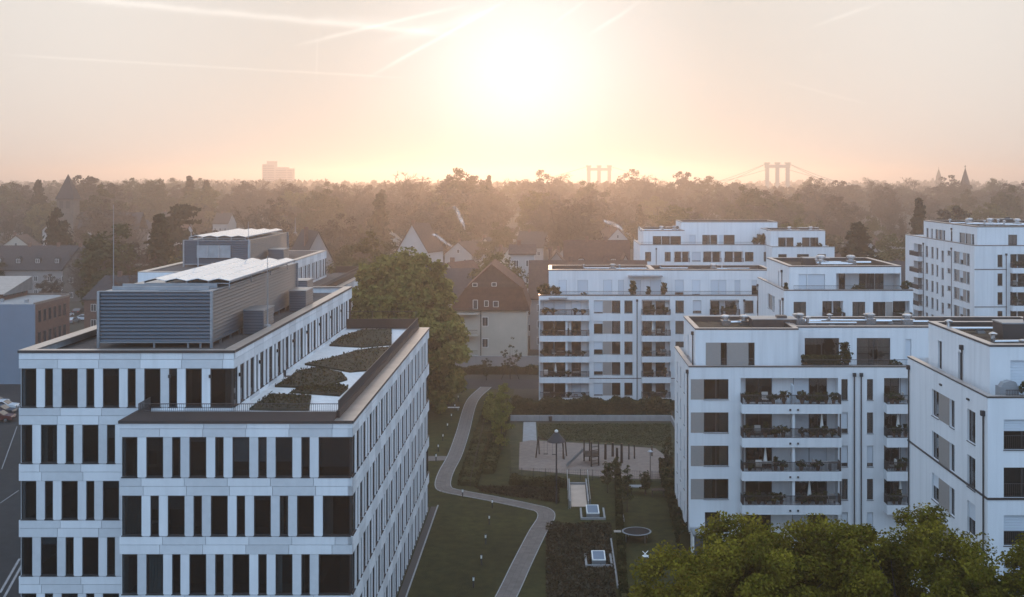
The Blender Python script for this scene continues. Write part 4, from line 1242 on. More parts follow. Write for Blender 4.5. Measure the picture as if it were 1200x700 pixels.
fl = Facade(B, bp0, BY_1 - .4, -math.pi / 2, BY_1 - .4 - bpY, BZ_ - .7, 22.5, seed=64)
fl.win(2.2, 3.1, 19.4, 21.5, 1); fl.win(6.6, 7.3, 19.3, 21.3, 1); fl.downpipe(7.6, 21.9, 19.3); fl.finish()
box_walls(B, bp0, bp1, bpY, BY_1 - .4, BZ_ - .7, 22.5, skip=('front', 'left'))
roof_with_parapet(B, bp0, bp1, bpY, BY_1 - .4, 22.15, 22.62, 'sedum', w=.45)
place(stack, (33.4, 84.5, 22.15), 0, (.75, 1.15), label='dark boxy housing on the flat roof of the block with the covered grill', group=GS + ', the block with the covered grill')
place(duct, (32.2, 80.6, 22.15), .1, .9, label='shiny metal duct lying on the flat roof of the block with the covered grill', group=GD + ', the block with the covered grill'); place(vent, (31.6, 79.6, 22.15), 0, .55, label='silver roof ventilator with a round cowl on the block with the covered grill', group=GV + ', the block with the covered grill')
place(duct, (31.6, 87.5, 22.15), 0, .9, label='shiny metal duct lying on the flat roof of the block with the covered grill', group=GD + ', the block with the covered grill')
rail_run(B, (BX_0 + 1.2, BY_0 + .12, 0), (BX_0 + 10, BY_0 + .12, 0), BZ_ + .03, BZ_ + .38, sp=.1, t=.016)
# covered grill on the terrace corner
g = thing('covered_grill', 'grill under a grey cover on the terrace corner above the foreground trees', 'grill', (BX_0 + 1.75, BY_0 + 1.3, BZ_ - .62))
gx, gy, g0 = BX_0 + 1.75, BY_0 + 1.3, BZ_ - .62
MB().prism([(gx - .6, gy - .35), (gx + .6, gy - .35), (gx + .66, gy + .35), (gx - .66, gy + .35)], g0 + .08, g0 + 1.05).build('cover', M_['fabric_grey'], g)
MB().extrude_y([(gx - .52, g0 + 1.05), (gx + .56, g0 + 1.05), (gx + .42, g0 + 1.34), (gx + .05, g0 + 1.42), (gx - .36, g0 + 1.3)], gy - .3, gy + .3).build('hood', M_['fabric_grey'], g)
for sx in (-1, 1):
    for sy in (-1, 1): MB().box(gx + sx * .48 - .03, gx + sx * .48 + .03, gy + sy * .27 - .03, gy + sy * .27 + .03, g0, g0 + .1).build('leg', M_['frame'], g)
for k in range(4): copy_thing(pot_c, (BX_0 + 2.7 + k * .55, BY_0 + .75, BZ_ - .62), k, (.75, 1.6), 'round dark pot plant in a row beside the covered grill', 'pot plants beside the covered grill')

# ---- C: middle block behind the playground
CYF, CYB, CZ = 172.7, 185.0, 16.5
CXL, CXR = PX(631.5, CYF), PX(899, CYF)
C = apartment('wide white five storey apartment block behind the hedge and playground lawn', CXL, CXR, CYF, CYB, CZ)
WHERE[C.name] = 'the wide block behind the hedge'
f = Facade(C, CXL, CYF, 0, CXR - CXL, 0, CZ - .1, seed=71, room=.9)
uc = lambda px: PX(px, CYF) - CXL
ZC = [15.75 - 3.0 * k for k in range(5)]
shC = [[1, 1], [0, 0], [0, 0], [0, 0], [0, 0]]
for k, zt in enumerate(ZC):
    low = (k == 4)
    zf = f.balcony(uc(633), uc(690), zt, depth=1.0, proj=.9, doors=[(uc(636.5), uc(649), 1, 1.0 if k == 0 else 0), (uc(649.6), uc(662.5), 1, 1.0 if k == 0 else 0), (uc(670), uc(681), 1, [1.0, 0, 0, 0, .9][k])])
    furnish(f, uc(633), uc(690), zf, .9, 80 + k, 6, par=(k in (1, 3)))
    if k: f.lbox('post', 'plaster', uc(662.8), uc(665), -.7, .5, zt - 2.0, zt + .09)
    f.win(uc(696), uc(706.4), zt - 1.85, zt, 1, shutter=[.9, .2, .6, .7, .9][k]); f.clad(uc(706.6), uc(716.8), zt - 1.85, zt); f.win(uc(717), uc(727), zt - 1.85, zt, 1, curtain='')
    f.win(uc(731.7), uc(741.3), zt - 1.85, zt, 1)
    zf = f.balcony(uc(752), uc(785), zt, depth=1.0, proj=.9, doors=[(uc(754), uc(764.5), 1, 0), (uc(769), uc(780), 1, 0)])
    furnish(f, uc(752), uc(785), zf, .9, 90 + k, 4, par=(k == 1))
    f.win(uc(791.5), uc(801.4), zt - 1.85, zt, 1, curtain=['l', 'f', '', '', ''][k])
    if k < 3: f.win(uc(812), uc(821.8), zt - 1.85, zt, 1, shutter=[.8, .4, 0][k])
    zf = f.balcony(uc(832), uc(866), zt, depth=1.0, proj=.9, doors=[(uc(834), uc(844), 1, 0), (uc(851), uc(863), 1, 0)])
    if k < 2: furnish(f, uc(832), uc(866), zf, .9, 100 + k, 4)
    f.win(uc(873), uc(883), zt - 1.85, zt, 1); f.win(uc(887), uc(890), zt - 1.85, zt, 1)
for px in (746.5, 872): f.downpipe(uc(px), 15.9)
f.lbox('string_course', 'coping_dark', uc(690.5), uc(899), -.04, -.004, 4.35, 4.45)
f.finish()
box_walls(C, CXL, CXR, CYF, CYB, 0, CZ - .1, skip=('front',))
shell(C, CXL, CXR, CYF, CYB, 0, CZ)
cp0, cpY, cp1 = PX(643, 175.3), 175.3, PX(905, 175.3)
f = Facade(C, cp0, cpY, 0, cp1 - cp0, CZ - .7, 19.9, seed=72, room=.8)
ucp = lambda px: PX(px, cpY) - cp0
for (a, b, sh) in ((655, 664, 1), (677, 689, .85), (707, 717, .9), (724.5, 731, .9), (745, 751, 1), (762, 774.5, .9), (791, 801, .7), (811, 820.5, .8), (833, 842, .95), (842.4, 851, .95), (861, 867.5, .9), (881, 887, .3)):
    f.win(ucp(a), ucp(b), 15.95, 18.5, 1, shutter=sh, depth=.1)
f.finish()
box_walls(C, cp0, cp1, cpY, CYB - .5, CZ - .7, 19.9, skip=('front',))
roof_with_parapet(C, cp0, cp1, cpY, CYB - .5, 19.5, 20.0, 'gravel_roof', w=.45)
MB().box(PX(736, 175) - cp0 * 0, PX(776, 175), 174.0, 175.28, 19.05, 19.2).build('awning', M_['awning'], C); MB().box(PX(643, 171.6), PX(664.5, 171.6), 171.4, 172.69, 16.05, 16.2).build('awning', M_['awning'], C)
MB().box(PX(765, 175.3) - .35, PX(765, 175.3) + .35, cpY + .5, CYB - 1.0, 19.52, 20.02).build('fire_wall', M_['coping_light'], C)
rail_run(C, (CXL + .2, CYF + .15, 0), (CXR, CYF + .15, 0), CZ + .03, CZ + .55, sp=.16, t=.014)
for (px, s_, pp) in ((637, 1.9, pot_a), (643, 2.0, pot_a), (651, 1.7, pot_a), (741.5, 1.9, pot_b), (760, 1.3, pot_b), (778, 1.7, pot_b), (684, .9, pot_a), (889, 1.2, pot_a), (640, 1.6, pot_b)):
    copy_thing(pp, (PX(px, 173.6), 173.6, CZ - .62), px, s_, 'bushy potted plant on the penthouse terrace of the wide block behind the hedge', 'terrace plants, the wide block behind the hedge')
for (px, y) in ((718, 180), (836, 180)): place(vent, (PX(px, y), y, 19.5), .1, .95, label='silver roof ventilator with a round cowl on the wide block behind the hedge', group=GV + ', the wide block behind the hedge')
for (px, y) in ((742, 180.5), (862, 180.5), (700, 181), (790, 181)): place(duct, (PX(px, y), y, 19.5), 0, .8, label='shiny metal duct lying on the flat roof of the wide block behind the hedge', group=GD + ', the wide block behind the hedge')

# ---- D: block behind A
DYF, DYB, DZ = 144.8, 163.5, 19.9
DXL, DXR = PX(919, DYF), PX(1070, DYF)
D = apartment('white apartment block with a deep covered penthouse terrace and reddish planted roof', DXL, DXR, DYF, DYB, DZ)
WHERE[D.name] = 'the block with reddish roof'
f = Facade(D, DXL, DYF, 0, DXR - DXL, 0, DZ - .1, seed=73)
ud = lambda px: PX(px, DYF) - DXL
for k, zt in enumerate([18.45 - 3 * k for k in range(6)]):
    if k < 2:
        f.win(ud(930), ud(944.7), zt - 1.9, zt, 2); zf = f.balcony(ud(963.8), ud(988), zt, doors=[(ud(965), ud(977), 2, 0), (ud(979), ud(987), 1, 0)]); furnish(f, ud(964), ud(988), zf, 1.15, 110 + k, 3)
        f.win(ud(999), ud(1014), zt - 1.9, zt, 2); f.win(ud(1023), ud(1038), zt - 1.9, zt, 2); f.clad(ud(1038.2), ud(1046), zt - 1.9, zt)
        zf = f.balcony(ud(1046.3), ud(1066), zt, doors=[(ud(1048), ud(1064), 2, 0)]); furnish(f, ud(1047), ud(1066), zf, 1.15, 120 + k, 3)
f.finish()
fl = Facade(D, DXL, DYB, -math.pi / 2, DYB - DYF, 0, DZ - .1, seed=74)
def ul2(px): return DYB - F * DXL / (px - CX)
for zt in [18.45 - 3 * k for k in range(6)]:
    fl.win(ul2(899.6), ul2(902), zt - 1.9, zt, 1); fl.clad(ul2(902.1), ul2(905.3), zt - 1.9, zt); fl.win(ul2(905.4), ul2(907.5), zt - 1.9, zt, 1); fl.win(ul2(912.5), ul2(915), zt - 2.1, zt, 1)
fl.downpipe(.6, 19.0); fl.downpipe(DYB - DYF - .4, 18.9); fl.finish()
box_walls(D, DXL, DXR, DYF, DYB, 0, DZ - .1, skip=('front', 'left'))
shell(D, DXL, DXR, DYF, DYB, 0, DZ)
dp0, dpY, dp1 = PX(925, 147.6), 147.6, PX(1056, 147.6)
f = Facade(D, dp0, dpY, 0, dp1 - dp0, DZ - .7, 22.5, seed=75)
udp = lambda px: PX(px, dpY) - dp0
f.win(udp(936), udp(945.5), 19.3, 21.6, 1, shutter=1.0); f.win(udp(947), udp(966.7), 19.3, 21.6, 1, shutter=1.0)
f.hole(udp(980), udp(1055.2), 19.25, 21.7, 3.0)
f.extra.quad(f.P(udp(980), 3, 19.25), f.P(udp(1055.2), 3, 19.25), f.P(udp(1055.2), 3, 21.7), f.P(udp(980), 3, 21.7))
for (a, b, n) in ((990, 997, 1), (1014, 1022, 1), (1022.5, 1032, 2), (1033, 1043, 2)):
    window(D, f.T @ Matrix.Translation((udp(a), 2.92, 19.3)), udp(b) - udp(a), 2.3, n); f.rooms.quad(f.P(udp(a) + .05, 2.985, 19.35), f.P(udp(b) - .05, 2.985, 19.35), f.P(udp(b) - .05, 2.985, 21.5), f.P(udp(a) + .05, 2.985, 21.5))
f.finish()
fl = Facade(D, dp0, DYB - .5, -math.pi / 2, DYB - .5 - dpY, DZ - .7, 22.5, seed=76); fl.win(8.0, 8.8, 19.4, 21.5, 1); fl.downpipe(11.0, 21.8, 19.3); fl.finish()
box_walls(D, dp0, dp1, dpY, DYB - .5, DZ - .7, 22.5, skip=('front', 'left'))
roof_with_parapet(D, dp0, dp1, dpY, DYB - .5, 22.1, 22.62, 'sedum', w=.5)
place(stack, (PX(955, 157), 157, 22.1), 0, (.75, .9), label='dark boxy housing on the flat roof of the block with reddish roof', group=GS + ', the block with reddish roof')
for (px, y) in ((962, 156), (997, 156)): place(vent, (PX(px, y), y, 22.1), 0, 1.2, label='silver roof ventilator with a round cowl on the block with reddish roof', group=GV + ', the block with reddish roof')
for (px, y) in ((975, 155.5), (988, 156.5), (980, 154)): place(duct, (PX(px, y), y, 22.1), 0, .8, label='shiny metal duct lying on the flat roof of the block with reddish roof', group=GD + ', the block with reddish roof')
rail_run(D, (DXL + 1.2, DYF + .15, 0), (DXR, DYF + .15, 0), DZ + .03, DZ + .5, sp=.14, t=.012)
for (px, s_, pp) in ((921, 1.0, pot_b), (1003, 1.2, pot_c), (1009, 1.2, pot_a), (1063, 1.5, pot_a)): copy_thing(pp, (PX(px, 146.3), 146.3, DZ - .62), px, s_, 'bushy potted plant on the penthouse terrace of the block with reddish roof', 'terrace plants, the block with reddish roof')

# ---- E: rear block
EYF, EYB, EZ = 243.0, 262.0, 19.9
E = apartment('white terraced apartment block at the rear, beyond the wide block, stepped in three parts', 18, 52, EYF, EYB, EZ)
EXL, EXR = PX(750, EYF), PX(965, EYF)
f = Facade(E, EXL, EYF, 0, EXR - EXL, 0, EZ - .1, seed=77, room=.8)
ue = lambda px: PX(px, EYF) - EXL
for k, zt in enumerate((18.4, 15.4)):
    for (a, b, n, sh) in ((756, 763, 1, 0), (779, 786, 1, 0), (811, 821, 1, .9), (873, 883, 2, 0), (895, 900, 1, 0), (926, 940, 2, 0)): f.win(ue(a), ue(b), zt - 1.9, zt, n, shutter=sh)
    for (a, b) in ((790, 808), (824, 845), (849, 871)):
        f.balcony(ue(a), ue(b), zt, depth=.9, proj=.4, doors=[(ue(a) + .2, ue((a + b) / 2) - .1, 1, 0), (ue((a + b) / 2) + .2, ue(b) - .2, 1, 0)])
f.downpipe(ue(769), 19.2); f.finish()
fl = Facade(E, EXL, EYB, -math.pi / 2, EYB - EYF, 0, EZ - .1, seed=78)
for k in range(2):
    for u in (3, 8, 14): fl.win(u, u + .8, 18.4 - 3 * k - 1.9, 18.4 - 3 * k, 1)
fl.finish()
box_walls(E, EXL, EXR, EYF, EYB, 0, EZ - .1, skip=('front', 'left'))
shell(E, EXL, EXR, EYF, EYB, 0, EZ)
for (pa, pb, yy, zz, wins) in ((754, 802, 246, 22.7, ((765, 775, 0), (775.4, 785, 0), (785.4, 798, 0))), (798, 911, 251, 24.3, ((808, 815, 1), (823, 832, 0), (832.4, 840.5, 0), (843, 847, 1), (848, 861, 0)))):
    a, b = PX(pa, yy), PX(pb, yy)
    f = Facade(E, a, yy, 0, b - a, EZ - .7, zz - .12, seed=pa, room=.8)
    for (c, d, sh) in wins: f.win(PX(c, yy) - a, PX(d, yy) - a, 19.3, 21.5, 1, shutter=sh)
    f.finish(); box_walls(E, a, b, yy, EYB - .5, EZ - .7, zz - .12, skip=('front',))
    roof_with_parapet(E, a, b, yy, EYB - .5, zz - .45, zz, 'gravel_roof')
rail_run(E, (EXL + .3, EYF + .15, 0), (PX(900, EYF), EYF + .15, 0), EZ + .03, EZ + .5, sp=.2, t=.012)
# right part, nearer and with its own penthouse
EY2 = 236.0; e0, e1 = PX(905, EY2), PX(978, EY2)
f = Facade(E, e0, EY2, 0, e1 - e0, 0, EZ - .1, seed=79, room=.8)
for k in range(2):
    for (c, d) in ((912, 922), (934, 948), (958, 968)): f.win(PX(c, EY2) - e0, PX(d, EY2) - e0, 18.4 - 3 * k - 1.9, 18.4 - 3 * k, 1)
f.finish(); box_walls(E, e0, e1, EY2, EYF - .02, 0, EZ - .1, skip=('front',)); shell(E, e0, e1, EY2, EYF - .03, 0, EZ)
a, b = PX(903, 238.5), PX(967, 238.5)
f = Facade(E, a, 238.5, 0, b - a, EZ - .7, 22.9, seed=80, room=.8)
for (c, d) in ((912, 921), (921.4, 930), (940, 949), (949.4, 959)): f.win(PX(c, 238.5) - a, PX(d, 238.5) - a, 19.3, 21.6, 1)
f.finish(); box_walls(E, a, b, 238.5, 250.0, EZ - .7, 22.9, skip=('front',)); roof_with_parapet(E, a, b, 238.5, 250.0, 22.5, 23.02, 'gravel_roof')
for (px, y, z) in ((775, 252, 22.25), (790, 253, 22.25), (925, 243, 22.5), (950, 243, 22.5)): place(vent, (PX(px, y), y, z), 0, 1.0, label='silver roof ventilator with a round cowl on the stepped rear block', group=GV + ', the stepped rear block')
for (px, y, z) in ((762, 251, 22.25), (912, 242, 22.5), (938, 242, 22.5)): place(duct, (PX(px, y), y, z), 0, .9, label='shiny metal duct lying on the flat roof of the stepped rear block', group=GD + ', the stepped rear block')
place(stack, (PX(790, 256), 256, 22.25), 0, (.8, .7), label='dark boxy housing on the flat roof of the stepped rear block', group=GS + ', the stepped rear block'); place(stack, (PX(947, 245), 245, 22.5), 0, (.9, .8), label='dark boxy housing on the flat roof of the stepped rear block', group=GS + ', the stepped rear block')
for (px, s_, pp) in ((893, 2.6, pot_a), (899, 2.4, pot_a), (886, 2.0, pot_a), (937, 1.3, pot_a), (960, 1.2, pot_a), (974, 1.0, pot_a)): copy_thing(pp, (PX(px, 237.3 if px > 903 else 245), 237.3 if px > 903 else 245, EZ - .62), px, s_, 'bushy potted plant on the penthouse terrace of the stepped rear block', 'terrace plants, the stepped rear block')

# ---- F: far right tall block
FYF, FYB, FZ = 189.6, 226.7, 22.8
FXL, FXR = PX(1142, FYF), 90.0
FB = apartment('tall white apartment block at the right with a long side front of narrow windows', FXL, FXR, FYF, FYB, FZ)
WHERE[FB.name] = 'the tall block with narrow side windows'
f = Facade(FB, FXL, FYF, 0, FXR - FXL, 0, FZ - .1, seed=83)
uf = lambda px: PX(px, FYF) - FXL
ZF = [21.3 - 3.0 * k for k in range(7)]
for k, zt in enumerate(ZF[:5]):
    f.win(uf(1169), uf(1175), zt - 1.95, zt, 1)
    zf = f.balcony(uf(1184), uf(1212), zt, doors=[(uf(1185), uf(1194), 2, 0), (uf(1196), uf(1206), 1, 0)]); furnish(f, uf(1184), uf(1205), zf, 1.15, 130 + k, 4)
f.downpipe(uf(1179), 21.5)
for z in (18.9, 12.9): f.lbox('string_course', 'coping_dark', 0, uf(1180), -.05, -.004, z, z + .12)
f.finish()
fl = Facade(FB, FXL, FYB, -math.pi / 2, FYB - FYF, 0, FZ - .1, seed=84)
def ul3(px): return FYB - F * FXL / (px - CX)
for k, zt in enumerate(ZF[:5]):
    fl.balcony(ul3(1071), ul3(1082), zt, depth=.8, proj=.9, doors=[(ul3(1071.5), ul3(1075), 1, 0), (ul3(1078), ul3(1081.5), 1, 0)])
    for (a, b, g) in ((1084.5, 1087.5, 0), (1091, 1094, 0), (1097, 1099.5, 0), (1103, 1106, .5)): fl.win(ul3(a), ul3(b), zt - 1.95 - .3 * (g > 0), zt - .3 * (g > 0), 1)
    fl.win(ul3(1110), ul3(1114), zt - .9, zt - .1, 1)
    fl.win(ul3(1117.5), ul3(1121), zt - 1.95, zt, 1); fl.clad(ul3(1121.1), ul3(1124.4), zt - 1.95, zt); fl.win(ul3(1124.5), ul3(1128.5), zt - 1.95, zt, 1, shutter=.6); fl.clad(ul3(1128.6), ul3(1132.4), zt - 1.95, zt); fl.win(ul3(1132.5), ul3(1136.3), zt - 1.95, zt, 1)
fl.downpipe(ul3(1082.6), 21.8); fl.downpipe(ul3(1115.5), 21.8)
fl.finish()
box_walls(FB, FXL, FXR, FYF, FYB, 0, FZ - .1, skip=('front', 'left'))
shell(FB, FXL, FXR, FYF, FYB, 0, FZ)
fp0, fpY = PX(1145, 191.5), 191.5
f = Facade(FB, fp0, fpY, 0, 22, FZ - .7, 25.6, seed=85); f.win(PX(1181.5, fpY) - fp0, PX(1192, fpY) - fp0, 22.2, 24.4, 2); f.finish()
fl = Facade(FB, fp0, 219.0, -math.pi / 2, 219.0 - fpY, FZ - .7, 25.6, seed=86)
def ul4(px): return 219.0 - F * fp0 / (px - CX)
for (a, b) in ((1085.5, 1088), (1091, 1093), (1096, 1098.3), (1100, 1102.6), (1104.8, 1107.5), (1114, 1116), (1124, 1126.4), (1131, 1133.3), (1138.3, 1141.6)): fl.win(ul4(a), ul4(b), 22.2, 24.4, 1)
for (a, b) in ((1098.4, 1099.9), (1102.7, 1104.7), (1126.5, 1130.9), (1133.4, 1138.2)): fl.clad(ul4(a), ul4(b), 22.2, 24.4)
fl.downpipe(ul4(1115.6), 25.0, 22.2); fl.finish()
box_walls(FB, fp0, fp0 + 22, fpY, 219.0, FZ - .7, 25.6, skip=('front', 'left'))
roof_with_parapet(FB, fp0, fp0 + 22, fpY, 219.0, 25.25, 25.75, 'gravel_roof', w=.5)
for (px, y) in ((1136, 207), (1160, 206), (1192, 204)): place(vent, (PX(px, y), y, 25.25), 0, 1.2, label='silver roof ventilator with a round cowl on the tall block with narrow side windows', group=GV + ', the tall block with narrow side windows')
for (px, y) in ((1150, 205), (1172, 203), (1188, 206), (1130, 209), (1195, 201)): place(duct, (PX(px, y), y, 25.25), R.uniform(-.2, .2), 1.0, label='shiny metal duct lying on the flat roof of the tall block with narrow side windows', group=GD + ', the tall block with narrow side windows')
place(stack, (PX(1176, 208), 208, 25.25), 0, (.7, 1.1), label='dark boxy housing on the flat roof of the tall block with narrow side windows', group=GS + ', the tall block with narrow side windows')

# ------------------------------------------------------------------ garden furniture
def make_bollard():
    t = thing('bollard_light', 'small white-headed bollard light beside the winding path', 'bollard')
    MB().cyl((0, 0, 0), (0, 0, .58), .06, .06, 10).build('post', M_['lamp_metal'], t)
    MB().cyl((0, 0, .58), (0, 0, .86), .075, .075, 10).build('diffuser', M_['paint_white'], t)
    MB().cyl((0, 0, .86), (0, 0, .92), .085, .085, 10).build('cap', M_['lamp_metal'], t)
    return t
bol = make_bollard()
for (px, py) in ((554.8, 689), (564, 662.5), (569, 638), (573.3, 615), (576.8, 596), (542, 583.4), (511, 541), (513.6, 529.5), (519, 517), (524.4, 504), (529, 492.5), (533, 481), (537, 470.5), (541, 461)):
    x, y = G(px, py); place(bol, (x, y, .012), 0, 1.0, group='bollard lights along the path')
bn = thing('garden_bench', 'low white slatted bench on the lawn near the path', 'bench', (*G(529.5, 481), 0))
bx, by = G(529.5, 481)
for k in range(3): MB().box(bx - 1.1, bx + 1.1, by - .3 + k * .2, by - .13 + k * .2, .40, .45).build('slat', M_['paint_white'], bn)
for sx in (-.9, .9): MB().box(bx + sx - .05, bx + sx + .05, by - .25, by + .25, .01, .40).build('leg', M_['concrete'], bn)
# broad-hatted lamp
lx, ly = G(652, 591)
lp = thing('lamp_post', 'tall garden lamp with a broad dark cone hat beside the path bend', 'street lamp', (lx, ly, 0))
MB().cyl((lx, ly, 0), (lx, ly, 6.7), .09, .07, 10).build('pole', M_['lamp_metal'], lp)
MB().lathe([(.95, 6.45), (.97, 6.5), (.25, 7.35), (.12, 7.4), (.1, 6.9), (.9, 6.44)], lx, ly, 20).build('lamp_hat', M_['lamp_metal'], lp)
MB().lathe([(.13, 7.4), (.2, 7.5), (.16, 7.62), (.03, 7.68)], lx, ly, 12).build('lamp_top', M_['paint_white'], lp)
# light stand by the sand pit
for (px, py, py2) in ((762, 566, 534),):
    x, y = G(px, py); t = thing('lamp_post', 'slim small-headed garden lamp at the edge of the sand pit', 'street lamp', (x, y, 0))
    MB().cyl((x, y, 0), (x, y, 3.4), .05, .04, 8).build('pole', M_['lamp_metal'], t); MB().lathe([(.28, 3.4), (.3, 3.46), (.08, 3.62), (.03, 3.64)], x, y, 12).build('lamp_head', M_['zinc'], t)
# rooflights of the underground garage
def rooflight(label, pxa, pxb, pya, pyb):
    xa, y0 = G(pxa, pyb); xb = PX(pxb, y0); y1 = GY(pya)
    t = thing('skylight', label, 'skylight', ((xa + xb) / 2, (y0 + y1) / 2, 0))
    MB().box(xa - .6, xb + .6, y0 - .3, y0 - .12, 0, .22).box(xa - .6, xa - .42, y0 - .12, y1 + .3, 0, .22).box(xb + .42, xb + .6, y0 - .12, y1 + .3, 0, .22).build('kerb', M_['concrete'], t)
    MB().box(xa, xb, y0, y1, .0, .5).build('upstand', M_['zinc'], t)
    for (a, b, c, d) in ((xa, xb, y0, y0 + .1), (xa, xb, y1 - .1, y1), (xa, xa + .1, y0 + .1, y1 - .1), (xb - .1, xb, y0 + .1, y1 - .1)): MB().box(a, b, c, d, .502, .6).build('frame', M_['paint_white'], t)
    MB().box(xa + .1, xb - .1, y0 + .1, y1 - .1, .502, .56).build('pane', M_['blue_wall'], t)
rooflight('framed glass skylight set in the lawn just below the cellar ramp', 687.5, 702.5, 598.5, 608.5)
rooflight('framed glass skylight in the brown planted strip below the other skylight', 694, 710, 653, 664)
# cellar ramp with a glossy metal slab
rx, ry = G(679, 596)
rp = thing('cellar_ramp', 'short ramp with a shiny slab between two handrails beside the lawn', 'ramp', (rx, ry, 0))
y1 = GY(569)
MB().box(rx - 1.0, rx - .86, ry, y1, 0, .75).box(rx + .86, rx + 1.0, ry, y1, 0, .75).build('side_wall', M_['concrete'], rp)
MB().quad((rx - .86, ry, .03), (rx + .86, ry, .03), (rx + .86, y1 - .6, .05), (rx - .86, y1 - .6, .05))
mb = MB(); mb.quad((rx - .8, ry + .5, .05), (rx + .8, ry + .5, .05), (rx + .8, y1 - 1.0, .35), (rx - .8, y1 - 1.0, .35)); mb.build('ramp_slab', M_['coping_light'], rp)
MB().box(rx - 1.0, rx + 1.0, y1 - .8, y1 - .6, 0, .5).build('end_wall', M_['concrete'], rp)
for sx in (-1, 1):
    x = rx + sx * 1.12
    mb = MB(); mb.cyl((x, ry - .2, 1.0), (x, y1 + 1.6, 1.3), .035, .035, 6)
    for k in range(4): y = ry - .2 + k * (y1 + 1.8 - ry) / 3; mb.cyl((x, y, 0), (x, y, 1.0 + .1 * k), .03, .03, 6)
    mb.build('handrail', M_['zinc'], rp)
# concrete edging strips and the low wall behind the lawn
for (a, b) in (((725, 584), (731, 612)), ((716, 634), (724, 690))):
    p0, p1 = Vector((*G(*a), 0)), Vector((*G(*b), 0)); d = (p1 - p0).normalized(); n = Vector((-d.y, d.x, 0)) * .07
    struct('edging', MB().prism([tuple((p0 + n).xy), tuple((p1 + n).xy), tuple((p1 - n).xy), tuple((p0 - n).xy)], 0, .25), M_['concrete'])
gw = thing('garden_wall', 'long low concrete wall between the playground lawn and the hedge', 'wall', (PX(690, 164), 164, 0))
xw0, xw1, nw = PX(598, 163.8), PX(786, 163.8), 11
for k in range(nw):
    a = xw0 + (xw1 - xw0) * k / nw; b = xw0 + (xw1 - xw0) * (k + 1) / nw
    MB().box(a + .01, b - .01, 163.8, 164.05, 0, .78).build('wall_panel', M_['concrete'], gw)
MB().box(xw1, xw1 + .22, 157, 164.05, 0, .72).build('wall_return', M_['concrete'], gw)
lb = thing('litter_bin', 'small dark litter bin standing against the low concrete wall', 'bin', (*G(645, 494.5), 0))
x, y = G(645, 494.5); MB().lathe([(.2, .05), (.26, .7), (.28, .75), (.22, .75)], x, y, 12).build('bin_body', M_['lamp_metal'], lb); MB().cyl((x, y, 0), (x, y, .1), .08, .08, 8).build('foot', M_['lamp_metal'], lb)
# wire fence between garden and playground
fe = thing('wire_fence', 'thin dark wire fence with posts along the sand pit', 'fence', (*G(650, 560), 0))
fa, fb = Vector((*G(598, 561), 0)), Vector((*G(792, 566), 0))
nf_ = 14
for k in range(nf_ + 1):
    q = fa.lerp(fb, k / nf_); MB().cyl((q.x, q.y, 0), (q.x, q.y, 1.25), .03, .03, 6).build('post', M_['lamp_metal'], fe)
mb = MB()
for z in (.1, .35, .6, .85, 1.1, 1.22): mb.cyl((fa.x, fa.y, z), (fb.x, fb.y, z), .008, .008, 4)
L_ = (fb - fa).length; n = int(L_ / .25)
for k in range(n): q = fa.lerp(fb, k / n); mb.cyl((q.x, q.y, .1), (q.x, q.y, 1.22), .006, .006, 3, False)
mb.build('wire_mesh', M_['lamp_metal'], fe)
# second fence run beside the path bed
fe2 = thing('wire_fence', 'thin wire fence inside the shrub strip beside the path', 'fence', (*G(560, 530), 0))
fa, fb = Vector((*G(551, 572), 0)), Vector((*G(568, 497), 0))
for k in range(9): q = fa.lerp(fb, k / 8); MB().cyl((q.x, q.y, 0), (q.x, q.y, 1.1), .035, .035, 6).build('post', M_['wood_dark'], fe2)
mb = MB()
for z in (.3, .7, 1.05): mb.cyl((fa.x, fa.y, z), (fb.x, fb.y, z), .02, .02, 4)
mb.build('wire_mesh', M_['wood_dark'], fe2)

# playground
def post(parent, px, py, h, r=.11, name='post', mat='wood_dark', lean=(0, 0)):
    x, y = G(px, py); MB().cyl((x, y, 0), (x + lean[0], y + lean[1], h), r, r * .85, 8).build(name, M_[mat], parent); return x, y
sw = thing('swing', 'wooden swing frame standing at the edge of the sand pit', 'swing', (*G(630, 536), 0))
x0, y0 = post(sw, 628, 537, 2.3, .08, lean=(.25, .2)); x1, y1 = post(sw, 632, 533, 2.3, .08, lean=(-.1, -.3)); x2, y2 = post(sw, 661, 539, 2.3, .08, lean=(-.2, .2)); post(sw, 664, 535, 2.3, .08, lean=(-.2, -.3))
MB().cyl((x0 + .2, y0 + .2, 2.28), (x2 - .2, y2 + .2, 2.28), .07, .07, 8).build('beam', M_['wood_dark'], sw)
for t_ in (.35, .65):
    xx = x0 + (x2 - x0) * t_; yy = y0 + (y2 - y0) * t_ + .2
    MB().cyl((xx - .2, yy, 2.25), (xx - .2, yy, .55), .012, .012, 4).cyl((xx + .2, yy, 2.25), (xx + .2, yy, .55), .012, .012, 4).build('chain', M_['lamp_metal'], sw)
    MB().box(xx - .26, xx + .26, yy - .1, yy + .1, .5, .55).build('seat', M_['rubber'], sw)
cf = thing('climbing_frame', 'wooden climbing frame with platform, ladder and long slide in the sand pit', 'climbing frame', (*G(692, 545), 0))
ps = [post(cf, 684.5, 541, 2.6, .09), post(cf, 691, 541, 2.6, .09), post(cf, 693, 547.5, 2.9, .09), post(cf, 701.5, 546, 2.9, .09)]
xa, ya = ps[0]; xb, yb = ps[3]
MB().box(min(p[0] for p in ps), max(p[0] for p in ps), min(p[1] for p in ps), max(p[1] for p in ps), 1.2, 1.28).build('platform', M_['wood_dark'], cf)
for k in range(6): MB().cyl((ps[2][0], ps[2][1], .3 + k * .4), (ps[3][0], ps[3][1], .3 + k * .4), .035, .035, 6).build('rung', M_['wood_dark'], cf)
sx0, sy0 = G(664, 549)
